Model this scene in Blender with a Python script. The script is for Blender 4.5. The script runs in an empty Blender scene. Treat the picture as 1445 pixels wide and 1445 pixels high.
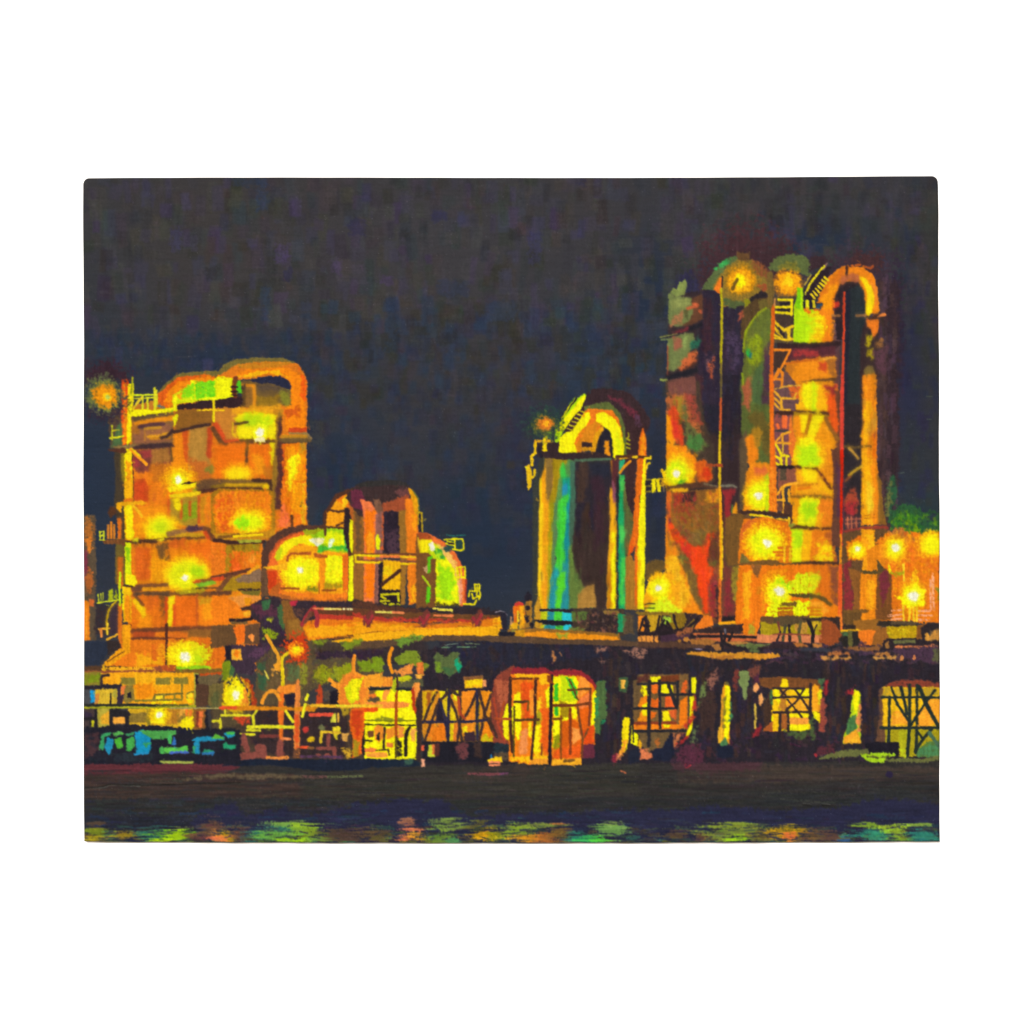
import bpy, math
import numpy as np

# ------------------------------------------------------------------ units
# the picture is laid out on the canvas in millimetre-like canvas units ("u"):
# one u is 0.38 mm, the canvas is an 18 x 14 inch panel hung on a white wall
U = 0.00038
CZ = 1.50                      # height of the view centre above the floor
VIEW = 1445.0                  # width of the photographed field in u
scene = bpy.context.scene

# ------------------------------------------------------------------ camera
cam_d = bpy.data.cameras.new("camera")
cam = bpy.data.objects.new("camera", cam_d)
scene.collection.objects.link(cam)
DIST = 1.30
cam_d.sensor_fit = 'HORIZONTAL'
cam_d.sensor_width = 36.0
cam_d.lens = 36.0 * DIST / (VIEW * U)
cam_d.clip_start = 0.05
cam_d.clip_end = 200.0
cam.location = (0.0, -DIST, CZ)
cam.rotation_euler = (math.radians(90), 0, 0)
scene.camera = cam

# ------------------------------------------------------------------ daylight
SUN_EL, SUN_AZ = 17.0, 12.0    # degrees: low sun behind the photographer, slightly left
world = bpy.data.worlds.new("World")
scene.world = world
world.use_nodes = True
nt = world.node_tree
nt.nodes.clear()
sky = nt.nodes.new('ShaderNodeTexSky')
sky.sky_type = 'NISHITA'
sky.sun_disc = False
sky.sun_elevation = math.radians(SUN_EL)
sky.sun_rotation = math.radians(180 + SUN_AZ)
bg = nt.nodes.new('ShaderNodeBackground')
bg.inputs['Strength'].default_value = 0.05
out = nt.nodes.new('ShaderNodeOutputWorld')
nt.links.new(sky.outputs[0], bg.inputs[0])
nt.links.new(bg.outputs[0], out.inputs[0])

sun_d = bpy.data.lights.new("sun", 'SUN')
sun_d.energy = 4.6
sun_d.angle = math.radians(0.5)
sun_d.color = (1.0, 0.97, 0.93)
sun = bpy.data.objects.new("sun", sun_d)
scene.collection.objects.link(sun)
sun.rotation_euler = (math.radians(90 - SUN_EL), 0, math.radians(-SUN_AZ))

vs = scene.view_settings
vs.view_transform = 'Standard'
vs.look = 'None'
vs.gamma = 1.0
vs.use_curve_mapping = False
vs.exposure = 0.0
# ------------------------------------------------------------------ the painter
# The picture is painted stroke by stroke into an array (colour, thickness and
# the depicted part each bit of paint belongs to); the array then becomes
# the real paint relief on the canvas, one mesh for each depicted part.
X0, Y0, GW, GH = 114, 244, 1218, 952
rng = np.random.default_rng(11)

def blur(a, sx, sy):
    fy = np.fft.fftfreq(a.shape[0])[:, None]
    fx = np.fft.rfftfreq(a.shape[1])[None, :]
    k = np.exp(-2 * np.pi ** 2 * ((fx * sx) ** 2 + (fy * sy) ** 2))
    return np.fft.irfft2(np.fft.rfft2(a) * k, a.shape)

def noise(sx, sy):
    a = blur(rng.standard_normal((GH, GW)), sx, sy)
    return (a / a.std()).astype(np.float32)

N1 = noise(0.75, 0.75)          # grain of the cloth
N2 = noise(1.6, 1.6)
WX = noise(5, 5) * 0.26 + noise(0.9, 0.9) * 0.42   # unsteady hand
WY = noise(5, 5) * 0.26 + noise(0.9, 0.9) * 0.42
SH = noise(9, 0.8)              # bristle marks across
SV = noise(0.8, 9)              # bristle marks down
GRAIN = SV                      # which way the bristles ran
YY, XX = np.mgrid[0:GH, 0:GW].astype(np.float32)
XX += X0
YY += Y0
COL = np.zeros((GH, GW, 3), np.float32)
PID = np.zeros((GH, GW), np.int16)
HGT = np.zeros((GH, GW), np.float32)

PAL = dict(K='24222c', KB='2a2c46', NV='29344c', CH='39383b', DB='3c2d2b', MR='4c2e33', MB='6b3a2e',
           BR='80522a', OB='9a6a26', OC='b8821e', OL='8f8a1c', OD='5a5636', GG='66763c', GD='41573c',
           SG='22a566', GR='4fb52c', LG='9ddf14', LM='c8f000', YE='fff200', YO='ffc20e', OR='ff8f0c',
           O2='f4761a', RO='ea5a22', RD='cf3d24', CR='a3303a', MV='80505a', PU='4a3650', SA='f0804e',
           CM='f3e3a0', W='f4efd0', TL='2b9a98', TQ='2cbfc4', BL='1e93c8', GY='6a6458')

def rgb(c):
    if isinstance(c, str):
        h = PAL.get(c, c)
        return np.array([int(h[i:i + 2], 16) for i in (0, 2, 4)], np.float32) / 255
    return np.asarray(c, np.float32)

PARTS = [dict(name='painted_sky', label=None, parent=None)]
CUR = 0
ORG = (0.0, 0.0, 1.0)

def part(name, label=None, parent=None):
    """Start painting a depicted part; everything laid down after belongs to it."""
    global CUR
    PARTS.append(dict(name=name, label=label, parent=parent))
    CUR = len(PARTS) - 1
    return CUR

def resume(i):
    global CUR
    CUR = i

def tile(x, y, s=6.0208):
    global ORG
    ORG = (x, y, s)

def pts(c):
    a = np.array(c, np.float32).reshape(-1, 2) / ORG[2]
    return a + np.array(ORG[:2], np.float32)

def box(x0, y0, x1, y1):
    i0, i1 = max(int(math.floor(x0)) - X0, 0), min(int(math.ceil(x1)) - X0 + 1, GW)
    j0, j1 = max(int(math.floor(y0)) - Y0, 0), min(int(math.ceil(y1)) - Y0 + 1, GH)
    if i1 <= i0 or j1 <= j0:
        return None
    return slice(j0, j1), slice(i0, i1)

def put(sl, cov, c, th=0.12, own=True):
    c = rgb(c)
    v = 1 + 0.028 * GRAIN[sl] + 0.02 * N1[sl]
    src = np.clip(c[None, None, :] * v[..., None], 0, 1)
    k = np.clip(cov, 0, 1)[..., None]
    COL[sl] = COL[sl] * (1 - k) + src * k
    HGT[sl] += np.clip(cov, 0, 1) * (th + 0.05 * N2[sl] - 0.35 * HGT[sl])
    if own:
        p = PID[sl]
        p[cov > 0.5] = CUR

def dryness(cov, sl, d):
    if d <= 0:
        return cov
    st = np.clip((N1[sl] * 0.95 + N2[sl] * 0.2 + SH[sl] * 0.15 - (3.0 * d - 1.8)) * 1.3 + 0.5, 0, 1)
    return cov * (0.45 * (1 - d) + (1 - 0.45 * (1 - d)) * st)

def P(c, *co, d=0.0, w=1.0, a=1.0, s=0.0, own=True):
    """Filled patch. d = dry brush, w = unsteadiness, a = opacity, s = softness."""
    if d > 0:
        s = max(s, 1.0 + 2.5 * d)
    q = pts(co)
    m = 4 + s
    sl = box(q[:, 0].min() - m, q[:, 1].min() - m, q[:, 0].max() + m, q[:, 1].max() + m)
    if sl is None:
        return
    x = XX[sl] + WX[sl] * w
    y = YY[sl] + WY[sl] * w
    ins = np.zeros(x.shape, bool)
    dist = np.full(x.shape, 1e9, np.float32)
    for i in range(len(q)):
        ax, ay = q[i]
        bx, by = q[(i + 1) % len(q)]
        if ay != by:
            ins ^= ((ay > y) != (by > y)) & (x < (bx - ax) * (y - ay) / (by - ay) + ax)
        dx, dy = bx - ax, by - ay
        t = np.clip(((x - ax) * dx + (y - ay) * dy) / max(dx * dx + dy * dy, 1e-6), 0, 1)
        dist = np.minimum(dist, np.hypot(x - ax - t * dx, y - ay - t * dy))
    sd = np.where(ins, dist, -dist)
    cov = np.clip(sd / (1.5 + s) + (1.0 if s == 0 else 0.6) + (N2[sl] * 0.35 if s else 0), 0, 1)
    put(sl, dryness(cov, sl, d) * a, c, own=own)

def R(c, x0, y0, x1, y1, **k):
    P(c, x0, y0, x1, y0, x1, y1, x0, y1, **k)

def L(c, wd, *co, d=0.0, w=0.5, a=1.0, own=True):
    """Brush line, wd u wide."""
    q = pts(co)
    m = wd / 2 + 3
    sl = box(q[:, 0].min() - m, q[:, 1].min() - m, q[:, 0].max() + m, q[:, 1].max() + m)
    if sl is None:
        return
    x = XX[sl] + WX[sl] * w
    y = YY[sl] + WY[sl] * w
    dist = np.full(x.shape, 1e9, np.float32)
    for (ax, ay), (bx, by) in zip(q[:-1], q[1:]):
        dx, dy = bx - ax, by - ay
        t = np.clip(((x - ax) * dx + (y - ay) * dy) / max(dx * dx + dy * dy, 1e-6), 0, 1)
        dist = np.minimum(dist, np.hypot(x - ax - t * dx, y - ay - t * dy))
    cov = np.clip(wd / 2 - dist + 0.5 + 0.18 * N2[sl], 0, 1)
    put(sl, dryness(cov, sl, d) * a, c, th=0.2, own=own)

def C(c, wd, *co, n=10, **k):
    """Smooth curve through the given points."""
    q = np.array(co, float).reshape(-1, 2)
    e = np.vstack([2 * q[0] - q[1], q, 2 * q[-1] - q[-2]])
    o = []
    for i in range(1, len(e) - 2):
        p0, p1, p2, p3 = e[i - 1:i + 3]
        for t in np.linspace(0, 1, n, endpoint=False):
            o.append(0.5 * (2 * p1 + (p2 - p0) * t + (2 * p0 - 5 * p1 + 4 * p2 - p3) * t * t
                            + (3 * p1 - p0 - 3 * p2 + p3) * t ** 3))
    o.append(q[-1])
    L(c, wd, *np.array(o).ravel(), **k)

def B(c, cx, cy, rx, ry=None, h=4.0, r=0.6, a=1.0, own=True, clip=False):
    """Stippled round dab; h = firmness of its edge, r = roughness."""
    ry = rx if ry is None else ry
    (cx, cy), = pts((cx, cy))
    rx /= ORG[2]
    ry /= ORG[2]
    sl = box(cx - rx * 1.5 - 2, cy - ry * 1.5 - 2, cx + rx * 1.5 + 2, cy + ry * 1.5 + 2)
    if sl is None:
        return
    dd = np.hypot((XX[sl] + WX[sl] - cx) / rx, (YY[sl] + WY[sl] - cy) / ry)
    cov = np.clip((1 - dd) * h + 0.4 + r * 0.62 * (N1[sl] * 0.7 + N2[sl] * 0.6), 0, 1) * (dd < 1.45)
    if clip:                                     # a glow lights the wall, not the open sky
        cov = cov * (PID[sl] != 0)
    put(sl, cov * a, c, th=0.16, own=own)

def G(cx, cy, *rings, own=False, k=1.0):
    """Glow of nested dabs: (colour, radius) from the outside in."""
    steps, prev = [], None
    for c, r in rings:
        c = rgb(c)
        r = np.array(r if isinstance(r, tuple) else (r, r), float) * k
        if prev is not None:
            for t in (0.33, 0.67):
                steps.append((prev[0] + (c - prev[0]) * t, prev[1] + (r - prev[1]) * t))
        steps.append((c, r))
        prev = (c, r)
    for c, r in steps:
        B(c, cx, cy, r[0] * 0.9, r[1] * 0.9, h=2.0, r=0.24, own=own, a=0.75, clip=True)

def lamp(cx, cy, rw, *rings, label=None, parent=None, ry=None, core='W'):
    """A painted light: halo of nested dabs that belongs to the wall, core of its own."""
    back = CUR
    G(cx, cy, *rings)
    R0 = rw * 3.2
    D(34, cx - R0, cy - R0, cx + R0, cy + R0, ln=(1.5, 4), wd=(1.2, 2), ang=45, da=60, jit=0.07, a=0.55, shift=4)
    part('lamp', label, parent)
    B('f8f020', cx, cy, rw * 1.55, (ry or rw) * 1.55, h=2, r=0.35)
    B(core, cx, cy, rw * 0.86, (ry or rw) * 0.86, h=2.2, r=0.35)
    resume(back)

def D(n, x0, y0, x1, y1, ln=(3, 8), wd=(1.5, 3), ang=90, da=14, jit=0.05, a=0.75, shift=3, pal=None):
    """Broken strokes that drag the colours already there (or a palette) about."""
    (x0, y0), (x1, y1) = pts((x0, y0, x1, y1))
    for i in range(n):
        cx, cy = rng.uniform(x0, x1), rng.uniform(y0, y1)
        if pal is None:
            jx = int(np.clip(cx + rng.normal() * shift - X0, 0, GW - 1))
            jy = int(np.clip(cy + rng.normal() * shift - Y0, 0, GH - 1))
            c = COL[jy, jx] * (1 + rng.normal() * jit) + rng.normal(0, jit * 0.5, 3)
        else:
            c = rgb(pal[rng.integers(len(pal))]) + rng.normal(0, jit, 3) * 0.4
        l, wv = rng.uniform(*ln) / 2, rng.uniform(*wd) / 2
        t = math.radians(ang + rng.normal() * da)
        ux, uy = math.cos(t), math.sin(t)
        m = l + wv + 2
        sl = box(cx - m, cy - m, cx + m, cy + m)
        if sl is None:
            continue
        x = XX[sl] + WX[sl] * 0.6 - cx
        y = YY[sl] + WY[sl] * 0.6 - cy
        al = np.abs(x * ux + y * uy) - l
        ac = np.abs(-x * uy + y * ux) - wv
        cov = np.clip(0.5 - np.maximum(al, ac) + 0.4 * N1[sl], 0, 1) * a
        put(sl, cov, np.clip(c, 0, 1), th=0.14, own=False)

def melt(ids, sx=1.6, sy=1.6, a=0.5):
    """Wet paint of the given parts blends with its neighbours of the same part."""
    m = np.isin(PID, ids if isinstance(ids, (list, tuple)) else [ids])
    j, i = np.where(m)
    if len(j) == 0:
        return
    j0, j1, i0, i1 = max(j.min() - 8, 0), j.max() + 9, max(i.min() - 8, 0), i.max() + 9
    sub, mk = COL[j0:j1, i0:i1], m[j0:j1, i0:i1].astype(np.float32)
    w = blur(mk, sx, sy) + 1e-3
    for c in range(3):
        b = blur(sub[..., c] * mk, sx, sy) / w
        sub[..., c] += (b - sub[..., c]) * mk * a
# ------------------------------------------------------------------ night sky
tile(0, 0, 1)
def soft(c, cx, cy, rx, ry, a=1.0):
    k = a * np.exp(-(((XX - cx) / rx) ** 2 + ((YY - cy) / ry) ** 2))
    COL[:] = COL * (1 - k[..., None]) + rgb(c) * k[..., None]
COL[:] = rgb('3e3b3d')
soft('403b39', 300, 330, 160, 110, 0.7)
soft('403e42', 640, 340, 160, 90, 0.7)
soft('393a3c', 140, 400, 70, 160, 0.6)
soft('263246', 120, 680, 95, 200, 1.0)
soft('263246', 330, 515, 160, 48, 1.0)
soft('263246', 480, 660, 62, 90, 1.0)
soft('253145', 680, 760, 130, 150, 1.0)
soft('253145', 860, 520, 90, 110, 0.85)
soft('253147', 920, 440, 46, 110, 0.9)
soft('253147', 1150, 350, 95, 45, 0.9)
soft('2b2d47', 1285, 560, 32, 200, 1.0)
soft('363733', 1322, 400, 26, 260, 0.9)
soft('33363a', 1300, 650, 40, 60, 0.8)
soft('2a3a40', 1300, 720, 40, 40, 0.9)
soft('2d2c44', 445, 590, 14, 90, 0.7)
soft('2c2e48', 735, 650, 22, 90, 0.8)
soft('242c40', 925, 700, 16, 130, 1.0)
HGT += 0.03 * SH
D(1100, 118, 250, 1326, 470, ln=(12, 38), wd=(8, 20), ang=90, da=6, jit=0.035, a=0.55,
  pal=['3d3a3a', '403c3a', '423e40', '3b3c40', '3f3a4c', '38383c', '36352f', '45413f', '35363a', '413a50'])
D(420, 430, 430, 960, 560, ln=(10, 32), wd=(8, 18), ang=90, da=8, jit=0.03, a=0.55,
  pal=['37383a', '2f3a4c', '3a362f', '2c3850', '3c3947', '343430', '2d3a4e'])
D(260, 118, 470, 480, 530, ln=(8, 22), wd=(5, 11), ang=90, da=20, jit=0.03, a=0.4,
  pal=['273449', '283348', '37383d', '3c3a40', '2a3450'])
D(420, 430, 540, 940, 760, ln=(8, 26), wd=(6, 14), ang=90, da=10, jit=0.03, a=0.4,
  pal=['263246', '283449', '2c2f48', '33353a', '28364c', '29344c', '352f3e'])
D(170, 440, 480, 760, 690, ln=(10, 26), wd=(8, 18), ang=90, da=8, jit=0.02, a=0.42,
  pal=['38373a', '3a3633', '3b3540', '343638', '36333e', '2e3a50'])
D(40, 600, 560, 740, 780, ln=(14, 40), wd=(10, 18), ang=90, da=8, jit=0.02, a=0.4,
  pal=['36373a', '32343a', '2e3040'])
D(26, 130, 260, 900, 540, ln=(12, 26), wd=(9, 18), ang=90, da=6, jit=0.02, a=0.4,
  pal=['474066', '433c60', '2f2e4c', '353258', '2e2d32', '302f30'])
D(450, 120, 252, 1322, 560, ln=(8, 30), wd=(0.8, 1.6), ang=0, da=2, jit=0.03, a=0.4,
  pal=['4a484a', '333235', '47434a', '302f33', '4c4844'])
D(34, 430, 470, 940, 700, ln=(8, 20), wd=(6, 13), ang=90, da=6, jit=0.02, a=0.7,
  pal=['33313c', '3a352c', '2e2c46', '363446', '2e2e32'])
D(120, 1010, 255, 1322, 330, ln=(8, 24), wd=(6, 14), ang=90, da=10, jit=0.02, a=0.45,
  pal=['343538', '3a3c3e', '3c3a34', '2f3440', '303034'])
D(90, 1262, 330, 1322, 740, ln=(8, 26), wd=(5, 12), ang=88, da=8, jit=0.02, a=0.5,
  pal=['2b2d47', '2c2f42', '33353a', '35372f', '2e2a48'])
melt(0, 2.0, 2.6, 0.45)
# a few stray brush loads
for x, y, w, h, c in ((372, 278, 6, 22, '2b3a5a'), (350, 258, 20, 5, '2b3852'), (400, 360, 9, 12, '4d3f6c'), (407, 388, 6, 8, '2c2a4e'),
                      (620, 305, 9, 7, '2c2c58'), (505, 322, 11, 12, '2e2c4c'), (755, 350, 9, 22, '37365c'), (728, 332, 9, 7, '2b2b2d'),
                      (300, 386, 9, 8, '2c2a2c'), (572, 332, 8, 5, '2a2b29'), (630, 478, 14, 8, '2d2c2b'), (555, 470, 8, 26, '28364c'),
                      (476, 378, 7, 9, '4b3b5e'), (545, 396, 8, 5, '4a3a62'), (640, 408, 22, 10, '2f3750'), (706, 440, 22, 14, '2f3a50'),
                      (770, 480, 9, 9, '2d2c44'), (375, 430, 5, 22, '2b3b54'), (448, 612, 9, 17, '3f4038'), (456, 540, 7, 12, '33332f'),
                      (1096, 314, 10, 8, '2a2a2e'), (560, 255, 8, 6, '2c2e30'), (820, 258, 6, 5, '28284a'), (250, 340, 7, 14, '3d3a62')):
    P(c, x - w, y - h, x + w, y - h, x + w, y + h, x - w, y + h, d=0.25, w=2.2, a=0.5, s=3)
# the dark red and indigo halos round the lit columns
for x, y, rx, ry, c in ((1052, 372, 62, 52, '4a2e33'), (1015, 400, 40, 40, '452d33'), (1090, 380, 40, 34, '432c31'), (1210, 400, 56, 46, '40303a'),
                        (1222, 372, 22, 14, '4a2e30'), (1150, 372, 18, 12, '412d32'), (968, 406, 18, 22, '33304a'), (1262, 470, 12, 90, '33283a')):
    B(c, x, y, rx, ry, h=2.0, r=0.8)
R('4b3534', 1232, 400, 1254, 780, w=2, s=3)
R('3b2b31', 1250, 400, 1266, 700, w=2, s=3)
D(90, 1232, 395, 1262, 740, ln=(10, 30), wd=(3, 7), ang=90, da=4, jit=0.03, a=0.5, pal=['553e3a', '4e3a4c', '42302f', '3a2a30', '5a4048'])
L('5a6a60', 0.8, 1266, 668, 1274, 667)
L('55604c', 0.8, 1305, 560, 1314, 560)
L('50604c', 0.8, 1306, 592, 1312, 592)

# ------------------------------------------------------------------ wet ground and river
GRAIN = SH
part('painted_ground', 'dark grey brown ground painted in level strokes below the plant')
P('363230', 110, 1068, 1335, 1062, 1335, 1200, 110, 1200, w=1)
P('3a2c32', 118, 1076, 160, 1060, 330, 1062, 330, 1085, 118, 1100)
P('642e34', 120, 1075, 280, 1075, 340, 1080, 310, 1093, 200, 1096, 120, 1106, w=1.5)
P('4a352f', 120, 1093, 250, 1090, 420, 1092, 420, 1098, 120, 1112)
P('46352f', 120, 1104, 700, 1104, 700, 1122, 120, 1126)
P('2f3031', 120, 1126, 520, 1124, 900, 1124, 1325, 1110, 1325, 1150, 120, 1160, s=2, w=2)
P('3a3730', 430, 1090, 900, 1080, 900, 1120, 430, 1124, s=4, w=2)
P('4a3732', 690, 1078, 760, 1078, 740, 1098, 640, 1100, s=5, w=2, a=0.5)
P('463a33', 950, 1078, 1325, 1082, 1325, 1100, 960, 1104, s=3, w=2)
P('503038', 945, 1070, 1080, 1068, 1070, 1084, 1000, 1092, 950, 1084, s=4, w=2, a=0.8)
D(900, 120, 1086, 1324, 1150, ln=(14, 60), wd=(1.2, 3), ang=0, da=1.5, jit=0.035, a=0.45,
  pal=['363230', '322d2b', '3a3532', '2f2f30', '2c2b2c', '3c3532', '33302d'])
D(160, 120, 1092, 1324, 1150, ln=(20, 80), wd=(0.8, 1.4), ang=0, da=1, jit=0.04, a=0.35, pal=['2a2a29', '46433e', '4b453d', '2c2a28'])
P('63543f', 250, 1098, 300, 1092, 350, 1091, 428, 1093, 428, 1097, 300, 1097, 262, 1099, w=0.6, d=0.2)
L('6d4a46', 4, 428, 1095, 462, 1095, d=0.35)
L('5c6240', 3.4, 464, 1095, 512, 1094, d=0.4)
L('7a4448', 4, 662, 1091, 706, 1091, d=0.2)
L('6a3f5a', 3, 706, 1091, 716, 1090, d=0.4)
L('b0603e', 1.8, 876, 1086, 882, 1089)
B('2c2440', 1253, 1092, 5, 4)
B('a03038', 970, 1079, 5, 3, r=0.9)
L('27251f', 1.3, 121, 1111, 145, 1109, 160, 1105, 200, 1107, 300, 1104, 340, 1103)
L('52504a', 0.9, 121, 1112.5, 145, 1110.5, 160, 1106.5, 200, 1108.5)
for x in (1132, 1158):
    L('24231f', 1.6, x, 1134, x + 12, 1136)
    L('4c4a44', 1.0, x, 1132, x + 12, 1134)

part('painted_water', 'indigo strip of river with lime, teal and orange reflections along the bottom edge')
P('2b2b45', 110, 1168, 250, 1166, 300, 1140, 330, 1128, 345, 1150, 400, 1140, 440, 1150, 490, 1136, 560, 1126, 620, 1128, 660, 1150, 800, 1146, 860, 1142,
  940, 1142, 1000, 1136, 1100, 1142, 1190, 1138, 1235, 1126, 1325, 1132, 1330, 1200, 110, 1200, w=3, s=3)
P('292a34', 110, 1150, 260, 1148, 280, 1172, 110, 1174, w=2, s=4)
D(300, 120, 1142, 1324, 1188, ln=(8, 30), wd=(1.5, 4), ang=0, da=5, jit=0.04, a=0.5, pal=['28304c', '2a2a48', '26364e', '2e2c44', '233a58', '2b2b34'])
D(120, 120, 1126, 520, 1162, ln=(6, 20), wd=(2, 4), ang=0, da=5, jit=0.04, a=0.35, pal=['2c3440', '2b3a40', '2b2a44'])
D(420, 120, 1164, 1324, 1188, ln=(10, 30), wd=(1.5, 4), ang=0, da=6, jit=0.05, a=0.6, pal=['44503a', '4a4034', '2c4a48', '50562e', '3a3a34', '5a4632', '343a4a', '3c5a3c'])
D(60, 120, 1178, 1324, 1188, ln=(10, 30), wd=(2, 4), ang=0, da=4, jit=0.05, a=0.6, pal=['7a8a2c', '6a5a2c', '3a7a60', '8a6a30'])
tile(100, 1060, 3.6125)
def ref(*a):
    for c, x, y, rx, ry in a:
        (px, py), = pts((x, y))
        rx, ry = rx * 1.25 / ORG[2], ry * 1.1 / ORG[2]
        sl = box(px - rx * 1.5, py - ry * 1.5, px + rx * 1.5, py + ry * 1.5)
        dd = np.hypot((XX[sl] - px) / rx, (YY[sl] - py) / ry)
        cov = np.clip((1 - dd) * 1.8 + 0.35 + 0.45 * SH[sl] + 0.22 * N1[sl], 0, 1) * (dd < 1.4)
        put(sl, cov * 0.8, c, th=0.16)
ref(('5a4432', 140, 370, 40, 18), ('7f8a1e', 150, 410, 60, 26), ('4f8a52', 210, 425, 40, 20), ('a98a1c', 300, 425, 70, 22), ('b09a20', 130, 440, 50, 16),
    ('2c7460', 430, 420, 90, 34), ('6aa023', 540, 425, 100, 32), ('a8c818', 555, 425, 60, 24), ('b8d414', 470, 450, 50, 12),
    ('6e4a34', 720, 390, 45, 50), ('5c2f3a', 650, 440, 50, 22), ('c8823a', 735, 410, 20, 14), ('d8a31a', 800, 430, 40, 32), ('f0784a', 760, 445, 40, 16), ('6a4438', 870, 410, 45, 44),
    ('2c7a6a', 960, 430, 60, 34), ('3c8468', 1090, 390, 90, 34), ('7f9f3c', 1150, 365, 120, 16), ('8fae26', 1200, 410, 70, 40), ('6fa53a', 1080, 430, 110, 34), ('a6d21a', 1130, 446, 60, 14),
    ('7aa03a', 1290, 440, 60, 20), ('5f4a34', 1370, 420, 100, 26))
tile(480, 1060, 3.6125)
ref(('4e3a30', 60, 420, 110, 30), ('5f4a30', 190, 420, 60, 34), ('a86a4a', 350, 360, 34, 22), ('ea7a50', 370, 395, 50, 9), ('f0804a', 330, 440, 36, 20), ('e0982a', 400, 430, 44, 26),
    ('6f8f30', 520, 435, 80, 30), ('85a040', 550, 370, 100, 30), ('4f9058', 580, 445, 30, 18), ('5f5a26', 720, 410, 70, 50), ('d0951a', 720, 420, 56, 28), ('e8a81c', 740, 430, 40, 20), ('8a8a1e', 790, 420, 34, 24),
    ('8fae2c', 920, 400, 70, 42), ('8a9a3a', 1040, 372, 110, 12), ('f09a20', 960, 435, 70, 20), ('b86a2a', 1050, 430, 60, 30), ('7a5a2a', 1120, 415, 50, 34), ('c07038', 1110, 364, 40, 6),
    ('2c8068', 1220, 430, 60, 26), ('3fae50', 1300, 440, 70, 22), ('6fa04a', 1380, 400, 70, 40), ('7f9a4a', 1400, 360, 60, 12), ('56c23a', 1330, 440, 40, 14))
tile(940, 1060, 3.6125)
ref(('5f4430', 40, 420, 60, 24), ('6f4a34', 180, 430, 40, 22), ('8a9a2c', 330, 375, 120, 16), ('7f8f34', 330, 410, 130, 36), ('a2d41c', 380, 440, 60, 18), ('6a5a2c', 480, 430, 50, 30),
    ('8f7a20', 620, 395, 90, 20), ('e0a01a', 620, 420, 90, 32), ('f47040', 625, 425, 32, 24), ('6a4a34', 760, 425, 80, 30), ('5a4036', 830, 420, 40, 20), ('24508a', 915, 450, 30, 10),
    ('2c8268', 1010, 420, 80, 26), ('3a8a6a', 1080, 430, 90, 26), ('8aae2c', 1020, 372, 70, 14), ('9ab82a', 1160, 390, 50, 26), ('8fae2a', 1190, 440, 60, 20), ('2f8872', 1300, 430, 80, 28), ('8fb03a', 1270, 370, 70, 8))
tile(0, 0, 1)
D(400, 124, 1162, 1322, 1187, ln=(5, 16), wd=(1, 2.2), ang=0, da=10, jit=0.06, a=0.55, shift=4)
D(260, 124, 1156, 1322, 1184, ln=(5, 16), wd=(1, 1.8), ang=0, da=10, jit=0.04, a=0.7, pal=['28304c', '2a2a48', '262b3a'])
GRAIN = SV
# ------------------------------------------------------------------ furnace block at the left
tile(100, 680)
part('painted_pipe', 'brown and orange upright cut off by the left edge of the canvas')
P('5c4c3a', 118, 290, 215, 290, 222, 700, 220, 1340, 110, 1350, w=1.5)
B('a8642a', 165, 430, 50, 120, h=1.6)
B('d87a28', 165, 520, 26, 70, h=1.6)
B('7a3040', 135, 700, 24, 130, h=1.6)
B('b0602c', 170, 850, 36, 110, h=1.6)
P('e8801c', 118, 1000, 165, 1020, 170, 1335, 118, 1340)
R('d86a30', 176, 1000, 204, 1050)
L('f0a030', 2, 140, 1040, 145, 1320, d=0.4)

part('painted_furnace', 'orange glowing furnace block with platforms and lamps at the left')
FURN = CUR
tile(0, 0, 1)
P('e8761c', 186, 574, 300, 566, 431, 566, 431, 600, 434, 744, 372, 760, 366, 945, 150, 945, 172, 912, 184, 880, w=1.5)
P('b8702a', 186, 574, 246, 560, 246, 660, 190, 660)
D(1500, 186, 575, 432, 940, ln=(4, 12), wd=(2, 5), ang=85, da=22, jit=0.05, a=0.6,
  pal=['f08a14', 'e8701c', 'd85a1e', 'ff9a10', 'c87018', 'e06018', 'f47a1c', 'c06a20'])
# dark beam shadows and the brown margins beside the mast
tile(100, 480)
P('5a4432', 332, 590, 450, 600, 440, 900, 350, 920, 340, 760, w=1.5)
P('4b3d2c', 385, 930, 470, 930, 470, 1445, 385, 1445, 395, 1100)
P('8a7a20', 440, 960, 472, 960, 470, 1445, 450, 1445)
P('4a6a40', 410, 730, 450, 700, 450, 880, 360, 910, 390, 800)
tile(100, 680)
P('4b3d2c', 395, 0, 470, 0, 468, 480, 420, 480, 390, 120)
R('6a5a2a', 395, 480, 470, 860)
P('40303a', 340, 1080, 420, 1020, 420, 1280, 330, 1290)
R('3a2c30', 225, 1040, 330, 1300, d=0.3)
P('c8601e', 415, 640, 450, 640, 450, 900, 415, 900, w=1)
P('d86a20', 418, 1040, 446, 1040, 442, 1400, 415, 1400)
P('e06a20', 412, 310, 435, 310, 432, 480, 412, 480)
C('e8c010', 2.4, 322, 1290, 318, 1180, 340, 1080, 400, 1010)
P('5a3420', 330, 260, 350, 215, 390, 225, 400, 260, 345, 300)
for x in (330, 355, 380):
    R('c8762a' if x != 355 else 'e07a20', x - 6, 340 + abs(x - 355), x + 4, 480, w=0.5)

tile(100, 480)
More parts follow.
